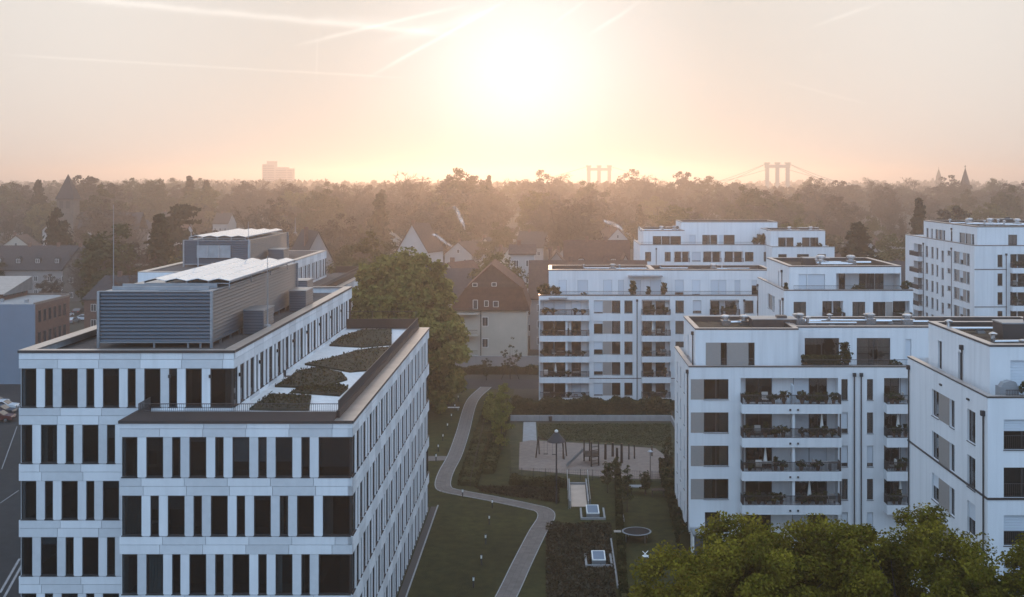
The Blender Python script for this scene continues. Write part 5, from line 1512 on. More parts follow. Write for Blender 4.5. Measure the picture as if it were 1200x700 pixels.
mb = MB(); mb.quad((xa - .1, ya - .3, 1.3), (xa - .1, ya + .3, 1.3), (sx0, sy0 + .3, .2), (sx0, sy0 - .3, .2))
mb.quad((xa - .1, ya - .3, 1.3), (sx0, sy0 - .3, .2), (sx0, sy0 - .3, .45), (xa - .1, ya - .3, 1.55)); mb.quad((xa - .1, ya + .3, 1.3), (xa - .1, ya + .3, 1.55), (sx0, sy0 + .3, .45), (sx0, sy0 + .3, .2))
mb.build('slide', M_['zinc'], cf)
for (px, py, h, lab) in ((709.5, 539, 1.9, 'thick'), (718, 535.5, 1.7, 'thick'), (723, 544, 1.9, 'thick'), (728.5, 543, 2.3, 'thick'), (737, 539, 1.9, 'slim'), (743.5, 538, 1.7, 'slim'), (764, 535, 1.3, 'slim'), (660, 538, 1.8, 'slim')):
    r_ = .16 if lab == 'thick' else .09
    t = thing('play_post', 'thick' * (lab == 'thick') + 'slim' * (lab == 'slim') + ' upright wooden post of the balance course in the sand pit', 'post', (*G(px, py), 0), group=lab + ' play posts')
    post(t, px, py, h, r_, 'trunk'); x, y = G(px, py); MB().cyl((x, y, h), (x, y, h + .04), r_ * .9, r_ * .7, 8).build('cap', M_['wood'], t)
# trampoline, garden tables, parasol pole
tx, ty = G(746, 633)
tr = thing('trampoline', 'round garden trampoline with a dark mat on the private lawn', 'trampoline', (tx, ty, 0))
MB().lathe([(1.22, .78), (1.35, .78), (1.38, .83), (1.22, .85), (1.22, .78)], tx, ty, 28, False).build('rim', M_['fabric_grey'], tr)
MB().cyl((tx, ty, .80), (tx, ty, .815), 1.21, 1.21, 28).build('mat', M_['rubber'], tr)
for k in range(4): q = .6 + k * 1.57; MB().cyl((tx + 1.25 * math.cos(q), ty + 1.25 * math.sin(q), 0), (tx + 1.25 * math.cos(q), ty + 1.25 * math.sin(q), .79), .035, .035, 6).build('leg', M_['zinc'], tr)
MB().box(tx - 2.1, tx - 1.45, ty - .2, ty + .4, .75, .8).build('step', M_['zinc'], tr)
def table(label, px, py, w, mat):
    x, y = G(px, py); t = thing('garden_table', label, 'table', (x, y, 0))
    MB().box(x - w, x + w, y - .5, y + .5, .70, .76).build('table_top', M_[mat], t)
    for sx in (-1, 1):
        for sy in (-1, 1): MB().box(x + sx * w * .85 - .03, x + sx * w * .85 + .03, y + sy * .42 - .03, y + sy * .42 + .03, 0, .70).build('leg', M_['lamp_metal'], t)
table('grey garden table in the private garden beyond the trampoline', 748, 578, .9, 'fabric_grey'); table('dark garden table beside the apartment hedge', 771, 582, .7, 'wood_dark')
# toppled bits on the private lawn
x, y = G(756, 653); sb = thing('garden_chair', 'white folding chair lying on the private lawn in front of the trampoline', 'chair', (x, y, 0))
MB().box(x - .25, x + .3, y - .2, y + .25, .05, .1).build('seat', M_['paint_white'], sb); MB().cyl((x - .3, y - .2, .05), (x + .3, y + .5, .4), .03, .03, 6).build('leg', M_['paint_white'], sb); MB().cyl((x + .3, y - .3, .05), (x - .2, y + .4, .4), .03, .03, 6).build('leg', M_['paint_white'], sb)

# hedges and ground cover
def hedge(label, pts, h, w, mat='hedge', dens=130, leaf=.16, name='hedge', wob=.15):
    """a hedge along a ground polyline"""
    P0 = [Vector((*p, 0)) for p in pts]
    c = P0[0]
    t = thing(name, label, 'hedge', (c.x, c.y, 0))
    out = []; mb = MB()
    for a, b in zip(P0, P0[1:]):
        L = (b - a).length; d = (b - a).normalized(); n = Vector((-d.y, d.x, 0))
        k = int(L * dens * (w + h))
        for _ in range(k):
            s = R.random(); u = R.uniform(-1, 1); v = R.random() ** .7
            e = math.sin(s * L * 1.3 + a.x) * wob + math.sin(s * L * 3.1) * wob * .5
            hh = h * (1 + e)
            if R.random() < .55: u = math.copysign(1 - .25 * R.random(), u)
            else: v = 1 - .18 * R.random()
            q = a + d * (s * L) + n * (u * w / 2 * (1 + .3 * e)); out.append((q.x, q.y, v * hh))
        q = [a + n * w * .36, b + n * w * .36, b - n * w * .36, a - n * w * .36]
        mb.prism([(v.x, v.y) for v in q], 0, h * .86)
    mb.build('branches', M_['hedge_brown'], t)
    put('foliage', leaf_mesh('foliage', np.array(out), leaf, M_[mat]), t)
hedge('tall dense brownish hedge in front of the wide apartment block', [(PX(600, 168.5), 168.5), (PX(785, 168.5), 168.5)], 2.1, 2.2, 'hedge_brown', 70, .22)
hedge('second hedge strip at the foot of the wide apartment block', [(PX(633, 171.6), 171.4), (PX(800, 171.6), 171.4)], 1.6, .9, 'hedge', 70, .2)
hedge('trimmed hedge along the side wall of the block with paired balconies', [G(779, 556), G(792, 600), G(803, 645)], 1.7, 1.3, 'hedge', 120)
hedge('hedge row left of the trampoline garden', [G(724, 560), G(726, 620), G(730, 690), G(733, 730)], .85, .6, 'hedge', 120)
hedge('low hedge below the sand pit fence', [G(598, 567), G(664, 570.5)], .8, 1.5, 'hedge_brown', 100)
hedge('bushy shrub strip between the path and the playground lawn', [G(548, 570), G(560, 530), G(575, 484), G(583, 466)], .6, 2.2, 'hedge_brown', 70, .15)
hedge('green shrub row along the fence beside the yellow green tree', [G(572, 556), G(582, 522), G(592, 492)], .75, 1.5, 'hedge', 70, .15)
hedge('low shrub row along the lane in front of the house wall', [(PX(520, 203), 203), (PX(632, 203), 203)], 1.3, 1.3, 'hedge_brown', 60, .22)
hedge('shrubs beside the lane under the big green tree', [(PX(500, 190), 190), (PX(540, 190), 189)], .9, 1.4, 'hedge', 60, .2)
def cover(name, poly, h, mat, n, leaf, label, cat='ground cover'):
    xs_ = [p[0] for p in poly]; ys_ = [p[1] for p in poly]; out = []
    def inside(x, y):
        r = False
        for k in range(len(poly)):
            (ax, ay), (bx, by) = poly[k], poly[k - 1]
            if (ay > y) != (by > y) and x < (bx - ax) * (y - ay) / (by - ay) + ax: r = not r
        return r
    while len(out) < n:
        x, y = R.uniform(min(xs_), max(xs_)), R.uniform(min(ys_), max(ys_))
        if inside(x, y):
            c = .5 + .5 * math.sin(x * 1.7 + math.sin(y * 1.1) * 2); out.append((x, y, .02 + h * R.random() * (.4 + .6 * c)))
    o = put(name, leaf_mesh(name, np.array(out), leaf, M_[mat], np.tile(np.array([0, 0, .9]), (n, 1))))
    return tag(o, label, cat, kind='stuff')
bed = [G(640, 614), G(716, 614), G(722, 700), G(726, 760), G(600, 760), G(640, 700)]
sheet('planted_strip', bed, .03, M_['soil'])
cover('ground_cover', bed, .28, 'cover', 9000, .16, 'brown low ground cover plants on the garage roof')
bed2 = [G(563, 577), G(655, 590), G(655, 573), G(600, 571), G(556, 571)]
cover('ground_cover', bed2, .3, 'cover', 3000, .17, 'dark low plants between the path and the fence hedge')
lawn_px = [G(505, 608), G(525, 586), G(622, 602), G(600, 650), G(575, 700), G(470, 700)]
cover('grass', [G(785, 497), G(788, 524), G(720, 520), G(631, 515), G(630, 497)],   .07, 'grass_blade', 9000, .11, 'rough lawn grass above the sand pit', 'grass')

# ------------------------------------------------------------------ trees near the camera and in the garden
def leafy_tree(name, label, x, y, h, rx, cz, rz, n, leaf, mat, clumps, spread, group=None, trunk=.3, seed=1, shell=.5, top=0.0, cat='tree', z0=0.0, nl=14):
    rng = np.random.default_rng(seed)
    t = thing(name, label, cat, (0, 0, 0), 0, group)
    p, nr, c = crown_points(rng, n, rx, rz, cz, clumps, spread, shell=shell, top=top)
    m = p[:, 2] > .6
    put('crown', leaf_mesh('crown', p[m], leaf, M_[mat], nr[m], rng=rng), t)
    limbs = [tuple(q) for q in c[rng.integers(0, len(c), nl)]]
    put('trunk', trunk_mesh('trunk', cz + rz * .2, trunk, limbs, M_['bark'], rng), t)
    return t
def at(t, x, y, z=0.0, rz=0.0, s=1.0): return place(t, (x, y, z), rz, s)
# foreground crowns at lower right
def fg(label, px, Y, top_py, rx, rz, seed, n=60000, clumps=230):
    top = PZ(top_py, Y); cz = top - rz
    t = leafy_tree('leafy_tree', label, 0, 0, top, rx, cz, rz, int(n * 1.9), .115, 'leaf_near', int(clumps * 1.9), .85, seed=seed, trunk=.32, shell=.5)
    at(t, PX(px, Y), Y)
fg('yellow green leafy tree in front of the block with paired balconies', 888, 62, 624, 4.7, 4.8, 3, 62000, 170)
fg('tall full green tree in front of the block with the covered grill', 1076, 60, 612, 4.4, 5.0, 4, 60000, 170)
fg('low wide green tree between the two tall foreground trees', 980, 63, 630, 4.0, 4.6, 5, 46000, 130)
fg('small light green tree at the foot of the block with the covered grill', 1215, 58, 640, 2.3, 4.0, 6, 16000, 70)
fg('low leafy tree spilling toward the trampoline garden', 806, 58, 652, 2.6, 4.4, 7, 28000, 80)
# big round green tree behind the office wing
t = leafy_tree('leafy_tree', 'big dense round green tree behind the office terrace', 0, 0, 22, 7.6, 11.6, 10.2, 60000, .42, 'leaf_green', 330, 1.55, trunk=.45, seed=9, shell=.7, top=.12)
at(t, PX(470, 168), 168)
t = leafy_tree('leafy_tree', 'smaller round tree tucked beside the big green tree by the lane', 0, 0, 14, 3.6, 7.0, 6.4, 14000, .4, 'leaf_green', 80, 1.2, trunk=.25, seed=10, shell=.65)
at(t, PX(518, 176), 176)
# slender yellow-green trees by the path
for i, (px, py, top, rx, lab) in enumerate(((588, 527, 447, 1.15, 'slender yellow green tree beside the playground lawn'), (575, 500, 462, .75, 'young yellow green tree beside the path'),)):
    Y = GY(py); h = PZ(top, Y)
    t = leafy_tree('young_tree', lab, 0, 0, h, rx, h * .55, h * .47, 7000, .15, 'leaf_willow', 110, .42, trunk=.09, seed=20 + i, shell=.3, top=.35)
    at(t, PX(px, Y), Y)
for i, (px, py, top, rx, lab) in enumerate(((598, 445, 398, 1.7, 'thin young tree tied to wooden stakes in front of the tall house'), (570, 446, 418, 1.3, 'tiny thin tree in front of the house wall'), (712, 578, 540, 1.0, 'small dark bushy tree beside the cellar ramp'), (783, 560, 512, 1.3, 'small tree by the corner of the block with paired balconies'), (735, 600, 548, 1.0, 'small bushy tree behind the trampoline'), (756, 580, 552, .9, 'small shrub tree beside the grey garden table'), (722, 564, 535, .9, 'small shrub at the sand pit fence'))):
    Y = GY(py); h = PZ(top, Y)
    t = leafy_tree('young_tree', lab, 0, 0, h, rx if i < 2 else rx * .55, h * .6, h * .40, 1300, .12, 'leaf_olive', 34, .28, trunk=.06, seed=40 + i, shell=.3, top=.3)
    at(t, PX(px, Y), Y)
x, Y = PX(598, GY(445)), GY(445)
for k, s in enumerate((-1, 1)):
    t = thing('tree_stake', 'wooden stake propping the thin young tree', 'stake', (x + s * 1.4, Y, 0), group='tree stakes')
    MB().cyl((x + s * 1.5, Y, 0), (x + s * .15, Y, 3.2), .06, .05, 6).build('pole', M_['wood_dark'], t); MB().box(x + s * .15 - .05, x + s * .15 + .25 * -s + .05 if s < 0 else x + s * .15 + .05, Y - .03, Y + .03, 2.9, 3.0).build('strap', M_['wood'], t)

# ------------------------------------------------------------------ the town behind
CLEAR = []            # (px0, px1, py_bottom, Y) views that trees in front must leave open
FOOT = []             # ground footprints that trees keep off
FOOT += [(-52, -11, 70, 194), (10, 48, 70, 122), (-4, 36, 170, 187), (26, 48, 143, 165), (16, 56, 234, 263), (66, 92, 188, 228), (-14, 14, 100, 205), (-100, -50, 60, 215)]
def keep(px0, px1, pyb, Y, foot=None):
    CLEAR.append((px0, px1, pyb, Y))
    if foot: FOOT.append(foot)

def gable_house(name, label, px, py_base, Y, w, d, eave, ridge, wall, roof, axis='x', rz=0.0, wins=(2, 2), chim=1, hip=0.0, dormers=0, cat='house', zb=None, winmat='frame_white', group=None):
    """house with pitched roof; axis = direction of the ridge; the front looks at -y before rz"""
    z0 = zb if zb is not None else gz(0, Y)
    x = PX(px, Y)
    t = thing(name, label, cat, (0, 0, 0), 0, group)
    hw_, hd = w / 2, d / 2
    mb = MB()
    ov = .35
    tk = .22
    if axis == 'x':
        mb.extrude_y([(-hw_, 0), (hw_, 0), (hw_, eave), (-hw_, eave)], -hd, hd)
        gab = MB()
        for s in (-1, 1):
            x_ = s * hw_
            if not hip: mb.poly([(x_, -hd, eave), (x_, hd, eave), (x_, 0, ridge)][::s])
        r = MB(); hx = hw_ * hip
        for s in (-1, 1):
            a, b = (-hw_ - ov, s * (hd + ov), eave - .25), (hw_ + ov, s * (hd + ov), eave - .25)
            c, e = (hw_ + ov - hx, 0, ridge + .05), (-hw_ - ov + hx, 0, ridge + .05)
            q = [a, b, c, e] if s < 0 else [b, a, e, c]
            r.quad(*q); r.quad(*[(v[0], v[1], v[2] + tk) for v in q]); 
            r.quad(a, b, (b[0], b[1], b[2] + tk), (a[0], a[1], a[2] + tk))
            for (p_, q_) in ((b, c), (a, e)): r.quad(p_, q_, (q_[0], q_[1], q_[2] + tk), (p_[0], p_[1], p_[2] + tk))
        if hip:
            for s in (-1, 1): r.poly([(s * (hw_ + ov), -hd - ov, eave - .03), (s * (hw_ + ov), hd + ov, eave - .03), (s * (hw_ + ov - hx), 0, ridge + .25)])
    else:
        mb.extrude_y([(-hw_, 0), (hw_, 0), (hw_, eave), (0, ridge), (-hw_, eave)], -hd, hd)
        r = MB()
        for s in (-1, 1):
            a, b = (s * (hw_ + ov), -hd - ov, eave - .25), (s * (hw_ + ov), hd + ov, eave - .25)
            c, e = (0, hd + ov, ridge + .05), (0, -hd - ov, ridge + .05)
            q = [a, b, c, e]
            r.quad(*q); r.quad(*[(v[0], v[1], v[2] + tk) for v in q])
            r.quad(a, b, (b[0], b[1], b[2] + tk), (a[0], a[1], a[2] + tk))
            for (p_, q_) in ((b, c), (a, e)): r.quad(p_, q_, (q_[0], q_[1], q_[2] + tk), (p_[0], p_[1], p_[2] + tk))
    mb.build('wall', M_[wall], t)
    ro = r.build('roof', M_[roof], t)
    for k in range(chim):
        cx_ = (-.3 + .6 * k) * hw_ if axis == 'x' else .3 * hw_ * (1 if k else -1)
        cy_ = .0 if axis == 'x' else (-.3 + .6 * k) * hd
        zc = ridge - .6 if axis == 'x' else ridge - (ridge - eave) * .35
        MB().box(cx_ - .4, cx_ + .4, cy_ - .35, cy_ + .35, zc, ridge + 1.1).build('chimney', M_['brick'], ro)
    nx, nz = wins
    for j in range(nz):
        for i in range(nx):
            u = -hw_ + w * (i + .5) / nx; z = 1.0 + j * (eave - .4) / max(1, nz)
            if z + 1.5 > eave - .1: z = eave - 1.65
            o = MB().box(u - .55, u + .55, -hd - .05, -hd - .003, z, z + 1.45).build('window', M_[winmat], t)
            for s in (-1, 1): MB().box(u + s * .25 - .21, u + s * .25 + .21, -hd - .06, -hd - .051, z + .08, z + 1.37).build('pane', M_['frame'], o)
    if axis == 'y' and ridge - eave > 2.5:
        o = MB().box(-.5, .5, -hd - .05, -hd - .003, eave + .4, eave + 1.7).build('window', M_[winmat], t); MB().box(-.42, .42, -hd - .06, -hd - .051, eave + .48, eave + 1.62).build('pane', M_['frame'], o)
    for k in range(dormers):
        u = -hw_ + w * (k + .5) / dormers; zd = eave + (ridge - eave) * .25; yd = -hd * .8
        o = MB().extrude_y([(u - .8, zd), (u + .8, zd), (u + .8, zd + 1.5), (u, zd + 2.1), (u - .8, zd + 1.5)], yd, yd + hd * .55).build('dormer', M_[roof], t)
        MB().box(u - .55, u + .55, yd - .04, yd - .003, zd + .25, zd + 1.4).build('window', M_[winmat], o)
        for s in (-1, 1): MB().box(u + s * .25 - .2, u + s * .25 + .2, yd - .05, yd - .041, zd + .33, zd + 1.32).build('pane', M_['frame'], o)
    place(t, (x, Y + hd, z0), rz)
    rr = max(hw_, hd) + 2
    FOOT.append((x - rr, x + rr, Y - 1, Y + 2 * hd + 2))
    return t

# ---- tall house with tile-hung gable beyond the lane
HY = 215.0; hs = F / HY
hx0, hx1 = PX(531, HY), PX(617, HY)
H0 = 1.2
hh = thing('tall_house', 'tall cream house with a brown tile-hung gable, half-hipped top and balconies', 'house', ((hx0 + hx1) / 2, HY, 0))
zE, zK, zA = PZ(363, HY), PZ(338, HY), PZ(310, HY)
kx0, kx1, ax = PX(546, HY), PX(612, HY), PX(576, HY)
MB().box(hx0, hx1, HY, HY + 14, 0, zE).build('wall', M_['cream'], hh)
gx0, gx1 = hx0 - .5, hx1 + .6
gab = MB().extrude_y([(gx0, zE), (gx1, zE), (kx1, zK), (ax, zA), (kx0, zK)], HY - .25, HY + 13.5).build('gable', M_['tile_brown'], hh)
# rows of hanging tiles on the gable face
nrow = 16
for j in range(nrow):
    za, zb2 = zE + (zA - zE) * j / nrow, zE + (zA - zE) * (j + 1) / nrow
    def span(z):
        if z < zK: t = (z - zE) / (zK - zE); return gx0 + (kx0 - gx0) * t, gx1 + (kx1 - gx1) * t
        t = (z - zK) / (zA - zK); return kx0 + (ax - kx0) * t, kx1 + (ax - kx1) * t
    s0, s1 = span(za), span(zb2)
    mb = MB(); y = HY - .25
    mb.quad((s0[0], y - .10, za), (s0[1], y - .10, za), (s1[1], y - .015, zb2), (s1[0], y - .015, zb2)); mb.quad((s0[0], y - .10, za), (s0[0], y, za), (s0[1], y, za), (s0[1], y - .10, za))
    mb.build('tile_row', M_['tile_red'] if za < zK else M_['tile_brown'], gab)
mb = MB()
for pa, pb in (((gx0, zE), (kx0, zK)), ((kx0, zK), (ax, zA)), ((gx1, zE), (kx1, zK)), ((kx1, zK), (ax, zA))):
    mb.quad((pa[0], HY - .55, pa[1] + .12), (pb[0], HY - .55, pb[1] + .12), (pb[0], HY + 14, pb[1] + .12), (pa[0], HY + 14, pa[1] + .12))
    mb.quad((pa[0], HY - .55, pa[1] - .12), (pb[0], HY - .55, pb[1] - .12), (pb[0], HY - .55, pb[1] + .12), (pa[0], HY - .55, pa[1] + .12))
mb.build('roof', M_['tile_red'], hh)
MB().box(gx0, gx1, HY - .42, HY - .26, zE - .2, zE - .01).build('eaves_board', M_['wood_dark'], hh); MB().box(kx0 - .3, kx1 + .3, HY - .45, HY - .30, zK - .06, zK + .06).build('eaves_board', M_['tile_red'], hh)
def hwin(px, py, w, h, yy, mat='frame_white', n=2):
    x, z = PX(px, yy), PZ(py, yy)
    o = MB().box(x - w / 2, x + w / 2, yy - .06, yy - .004, z - h / 2, z + h / 2).build('window', M_[mat], hh)
    for k in range(n):
        a = x - w / 2 + .08 + (w - .16) * k / n; MB().box(a + .02, a + (w - .16) / n - .02, yy - .075, yy - .061, z - h / 2 + .08, z + h / 2 - .08).build('pane', M_['frame'], o)
for (px, py, w, h) in ((556.5, 334, .9, .7), (579, 333.5, .9, .7)): hwin(px, py, w, h, HY - .36, n=1)
for (px, py, w, h) in ((557, 357, .9, 1.7), (570, 356, .8, 1.1), (581, 356.5, 1.0, 1.1)): hwin(px, py, w, h, HY - .36, n=1)
for (px, py, w, h) in ((568.5, 377, 1.15, 1.7), (568.5, 402, 1.15, 1.6), (540.5, 379, .9, 2.0), (540.5, 404, .9, 2.0)): hwin(px, py, w, h, HY, n=2)
for zz in (zE - .6, PZ(392, HY), PZ(416, HY)):
    b = MB().box(hx0 - .3, PX(560, HY), HY - 1.6, HY - .01, zz - .18, zz).build('balcony', M_['cream'], hh)
    rr = MB(); 
    for k in range(24): q = hx0 - .25 + k * (PX(560, HY) - hx0 + .2) / 23; rr.cyl((q, HY - 1.55, zz), (q, HY - 1.55, zz + .95), .02, .02, 4, False)
    rr.cyl((hx0 - .3, HY - 1.55, zz + .95), (PX(560, HY), HY - 1.55, zz + .95), .04, .04, 5); rr.build('railing', M_['railing'], b)
MB().cyl((PX(563.5, HY), HY - .1, 0), (PX(563.5, HY), HY - .1, zE), .08, .08, 6).build('downpipe', M_['lamp_metal'], hh)
keep(528, 622, 418, HY, (hx0 - 2, hx1 + 2, HY - 3, HY + 16))
wl = thing('street_wall', 'pale rendered wall along the lane in front of the tall cream house', 'wall', (PX(575, 208), 208, 0))
for k in range(6):
    a, b = PX(516, 208) + k * 3.0, PX(516, 208) + (k + 1) * 3.0; MB().box(a + .01, b - .01, 208, 208.25, 0, 2.25).build('wall_panel', M_['house_grey'], wl)
    MB().box(a - .01, b + .01, 207.95, 208.3, 2.252, 2.34).build('wall_cap', M_['concrete'], wl)
keep(516, 632, 433, 208)

# ---- left: blue-walled building with brick side and curved roof edge
LX, LY = -84.2, 193.0
lbd = thing('brick_building', 'brick building with a plain blue end wall and a rounded flat roof', 'building', (LX - 10, LY + 8, 0))
lz = PZ(357, LY)
MB().box(LX - 30, LX, LY, LY + .3, 0, lz).build('end_wall', M_['blue_wall'], lbd)
pts = [(LX, LY + .31), (LX, LY + 13)] + [(LX - 2.2 + 2.2 * math.cos(q), LY + 13 + 3.5 * math.sin(q)) for q in np.linspace(.2, 1.57, 6)] + [(LX - 30, LY + 16.5), (LX - 30, LY + .31)]
MB().prism(pts, 0, lz - .12).build('wall', M_['brick'], lbd)
rim = MB(); 
for a, b in zip(pts, pts[1:]): 
    A_, B_ = Vector((*a, 0)), Vector((*b, 0)); d = (B_ - A_).normalized(); n = Vector((-d.y, d.x, 0)) * .35
    rim.prism([tuple(A_.xy), tuple(B_.xy), tuple((B_ + n).xy), tuple((A_ + n).xy)], lz - .118, lz + .25)
rim.build('parapet', M_['sand'], lbd)
MB().prism([(LX - .4, LY + .7), (LX - .4, LY + 13), (LX - 2.6, LY + 15.8), (LX - 29, LY + 15.8), (LX - 29, LY + .7)], lz - .115, lz - .02).build('roof', M_['concrete'], lbd)
for r_ in range(2):
    for k in range(6):
        y = LY + 1.3 + k * 2.0; z = lz - 3.1 - r_ * 3.6
        o = MB().box(LX + .004, LX + .06, y, y + 1.0, z, z + 2.0).build('window', M_['frame'], lbd); MB().box(LX + .061, LX + .07, y + .08, y + .92, z + .08, z + 1.92).build('pane', M_['car_dark'], o)
MB().box(LX - 30, LX - 8.2, LY + 6, LY + 16, lz - .01, PZ(345, LY + 6)).build('upper_storey', M_['brick'], lbd)
r = MB(); zr = PZ(345, LY + 6)
r.quad((LX - 30, LY + 5.4, zr + .02), (LX - 7.6, LY + 5.4, zr + .02), (LX - 7.6, LY + 16.5, zr + 2.2), (LX - 30, LY + 16.5, zr + 2.2)); r.quad((LX - 7.6, LY + 5.4, zr - .2), (LX - 7.6, LY + 16.5, zr - .2), (LX - 7.6, LY + 16.5, zr + 2.2), (LX - 7.6, LY + 5.4, zr + .02))
r.build('metal_roof', M_['zinc'], lbd)
for k in range(5): MB().box(LX - 8.2 + .002, LX - 8.12, LY + 7 + k * 1.7, LY + 8.2 + k * 1.7, lz + .5, zr - .2).build('window', M_['frame'], lbd)
for k in range(5): x_ = LX - 3 - k * 4.5; MB().box(x_, x_ + .5, LY + 3 + k % 3, LY + 3.5 + k % 3, lz - .02, lz + .5).build('roof_hatch', M_['zinc'], lbd)
keep(0, 72, 450, LY)

# ---- houses, mostly half hidden among the trees
hz = gable_house('row_house', 'long dark slate-roofed row house with small white dormers', 42, 0, 330, 27, 11, 8.0, 14.2, 'house_grey', 'slate', 'x', wins=(7, 2), chim=2, dormers=5); keep(0, 108, 330, 330)
gable_house('gabled_house', 'gabled house joined to the slate-roofed row house', 93, 0, 322, 9, 12, 8.5, 14.5, 'stone', 'slate', 'y', wins=(2, 2)); 
gable_house('brick_house', 'orange brick house with dark hipped roof behind the plant room', 143, 0, 235, 15, 10, 9.6, 13.6, 'brick', 'slate', 'x', wins=(4, 3), hip=.35, chim=1); keep(115, 172, 342, 235)
gable_house('villa', 'white villa with a steep pale gable among the trees', 490, 0, 330, 9.5, 10, 13.0, 20.5, 'house_white', 'tile_brown', 'y', rz=-.35, wins=(2, 3)); keep(470, 512, 290, 330)
gable_house('long_house', 'long low house with a grey brown roof below the white villa', 476, 0, 292, 17, 9, 6.5, 12.2, 'house_grey', 'slate', 'x', wins=(5, 1), dormers=1); keep(448, 502, 308, 292)
gable_house('cream_house', 'cream gabled house with a sunlit roof slope and smoking chimney', 538, 0, 262, 8.6, 10, 9.6, 14.6, 'cream', 'tile_red', 'y', rz=-.5, wins=(2, 2)); keep(516, 560, 318, 262)
gable_house('terrace_house', 'wide house with a dark blue grey roof and small white gable dormer', 505, 0, 246, 17, 10, 8.0, 14.2, 'house_white', 'slate', 'x', wins=(5, 2), dormers=1, chim=2); keep(478, 545, 350, 246)
gable_house('long_house', 'long dark brown roofed house behind the wide apartment block', 690, 0, 232, 23, 12, 10.0, 16.8, 'house_grey', 'tile_brown', 'x', wins=(6, 3), chim=2); keep(618, 745, 320, 232)
gable_house('red_house', 'red roofed house with a white gable and steaming chimney', 700, 0, 275, 15, 12, 11.5, 18.6, 'house_white', 'tile_red', 'x', wins=(4, 2), chim=2, dormers=2); keep(665, 745, 305, 275)
gable_house('white_gable_house', 'small white gable end beside the red roofed house', 733, 0, 268, 4.6, 8, 11.0, 16.0, 'house_white', 'tile_red', 'y', wins=(1, 2), chim=0)
gable_house('white_house', 'narrow white house with stacked balconies beyond the tall cream house', 612, 0, 252, 5.2, 8, 17.5, 19.0, 'house_white', 'tile_brown', 'x', wins=(2, 5), chim=1); keep(604, 624, 330, 252)
gable_house('gabled_house', 'dark gabled house behind the narrow white house', 652, 0, 262, 9, 10, 11, 17.0, 'house_grey', 'tile_brown', 'y', wins=(2, 2)); 
gable_house('gabled_house', 'gabled house with a bright verge right of the farther office block', 357, 0, 262, 10, 12, 12.0, 21.5, 'house_grey', 'slate', 'y', rz=.5, wins=(2, 3)); keep(338, 375, 290, 262)
hs_ = [(208, 470, 'house_white', 'tile_red'), (163, 520, 'house_white', 'slate'), (18, 430, 'cream', 'tile_brown'), (110, 480, 'house_white', 'tile_red'), (60, 540, 'house_white', 'slate'), (433, 560, 'house_white', 'slate'),
       (545, 400, 'house_white', 'tile_brown'), (572, 420, 'cream', 'slate'), (625, 440, 'house_white', 'slate'), (612, 520, 'house_white', 'tile_red'), (590, 345, 'cream', 'tile_brown'), (660, 360, 'house_grey', 'tile_red'), (717, 480, 'house_white', 'tile_red'),
       (972, 330, 'house_white', 'tile_brown'), (990, 318, 'cream', 'tile_red'), (1012, 350, 'house_white', 'slate'), (1035, 372, 'cream', 'tile_brown'), (1048, 325, 'house_grey', 'tile_brown'), (1062, 400, 'house_white', 'tile_red'), (955, 420, 'house_white', 'slate'),
       (870, 470, 'house_white', 'tile_red'), (840, 520, 'cream', 'slate'), (260, 600, 'house_white', 'slate'), (300, 540, 'cream', 'tile_red'), (1180, 480, 'house_white', 'slate'), (1120, 560, 'cream', 'tile_red'), (450, 470, 'cream', 'tile_red'), (20, 610, 'house_white', 'tile_red'), (195, 600, 'house_white', 'slate'), (740, 560, 'house_white', 'slate')]
colw = {'house_white': 'white', 'cream': 'cream', 'house_grey': 'grey'}; colr = {'tile_red': 'red', 'tile_brown': 'brown', 'slate': 'slate'}
for k, (px, Y, wm, rm) in enumerate(hs_):
    w = R.uniform(8, 12); ev = R.uniform(6.5, 9.5); ax_ = R.choice('xyy')
    gable_house('town_house', 'small %s house with a %s roof among the hazy trees' % (colw[wm], colr[rm]), px, 0, Y, w, R.uniform(8, 11), ev, ev + R.uniform(4, 6), wm, rm, ax_, rz=R.uniform(-.6, .6), wins=(3 if ax_ == 'x' else 2, 2), chim=1, group='%s houses with %s roofs in the town' % (colw[wm], colr[rm]))
    if k % 2 == 0: keep(px - 9, px + 9, CY + (H - gz(0, Y) - ev * .75) * F / Y, Y)
gable_house('long_house', 'long dark roof below the trees between the two right-hand blocks', 1045, 0, 262, 26, 12, 9.0, 14.5, 'house_grey', 'slate', 'x', wins=(7, 2)); keep(975, 1068, 300, 262)

# ---- church towers
ch = thing('church', 'church with a square stone tower and tall pyramid spire', 'church', (PX(75, 480), 480, gz(0, 480)))
cx_, cY, cz0 = PX(75, 480), 480.0, gz(0, 480)
zt0, zt1 = PZ(233, cY), PZ(204.5, cY)
MB().box(cx_ - 3.3, cx_ + 3.3, cY + .9, cY + 7.5, cz0 - 1, zt0).build('tower', M_['stone'], ch)
MB().lathe([(5.4, zt0 - .3), (5.3, zt0), (.1, zt1)], cx_, cY + 4.2, 4).build('spire', M_['slate'], ch).matrix_basis = Matrix.Translation((cx_, cY + 4.2, 0)) @ Matrix.Rotation(math.pi / 4, 4, 'Z') @ Matrix.Translation((-cx_, -cY - 4.2, 0))
for k in range(2): MB().box(cx_ - 2.2 + k * 2.6, cx_ - .6 + k * 2.6, cY + .8, cY + .89, zt0 - 4, zt0 - 1).build('belfry_opening', M_['frame'], ch)
nv = MB().extrude_y([(cx_ + 5, cz0 - 1), (cx_ + 30, cz0 - 1), (cx_ + 30, cz0 + 12), (cx_ + 5, cz0 + 12)], cY + 1, cY + 11); nv.build('nave', M_['stone'], ch)
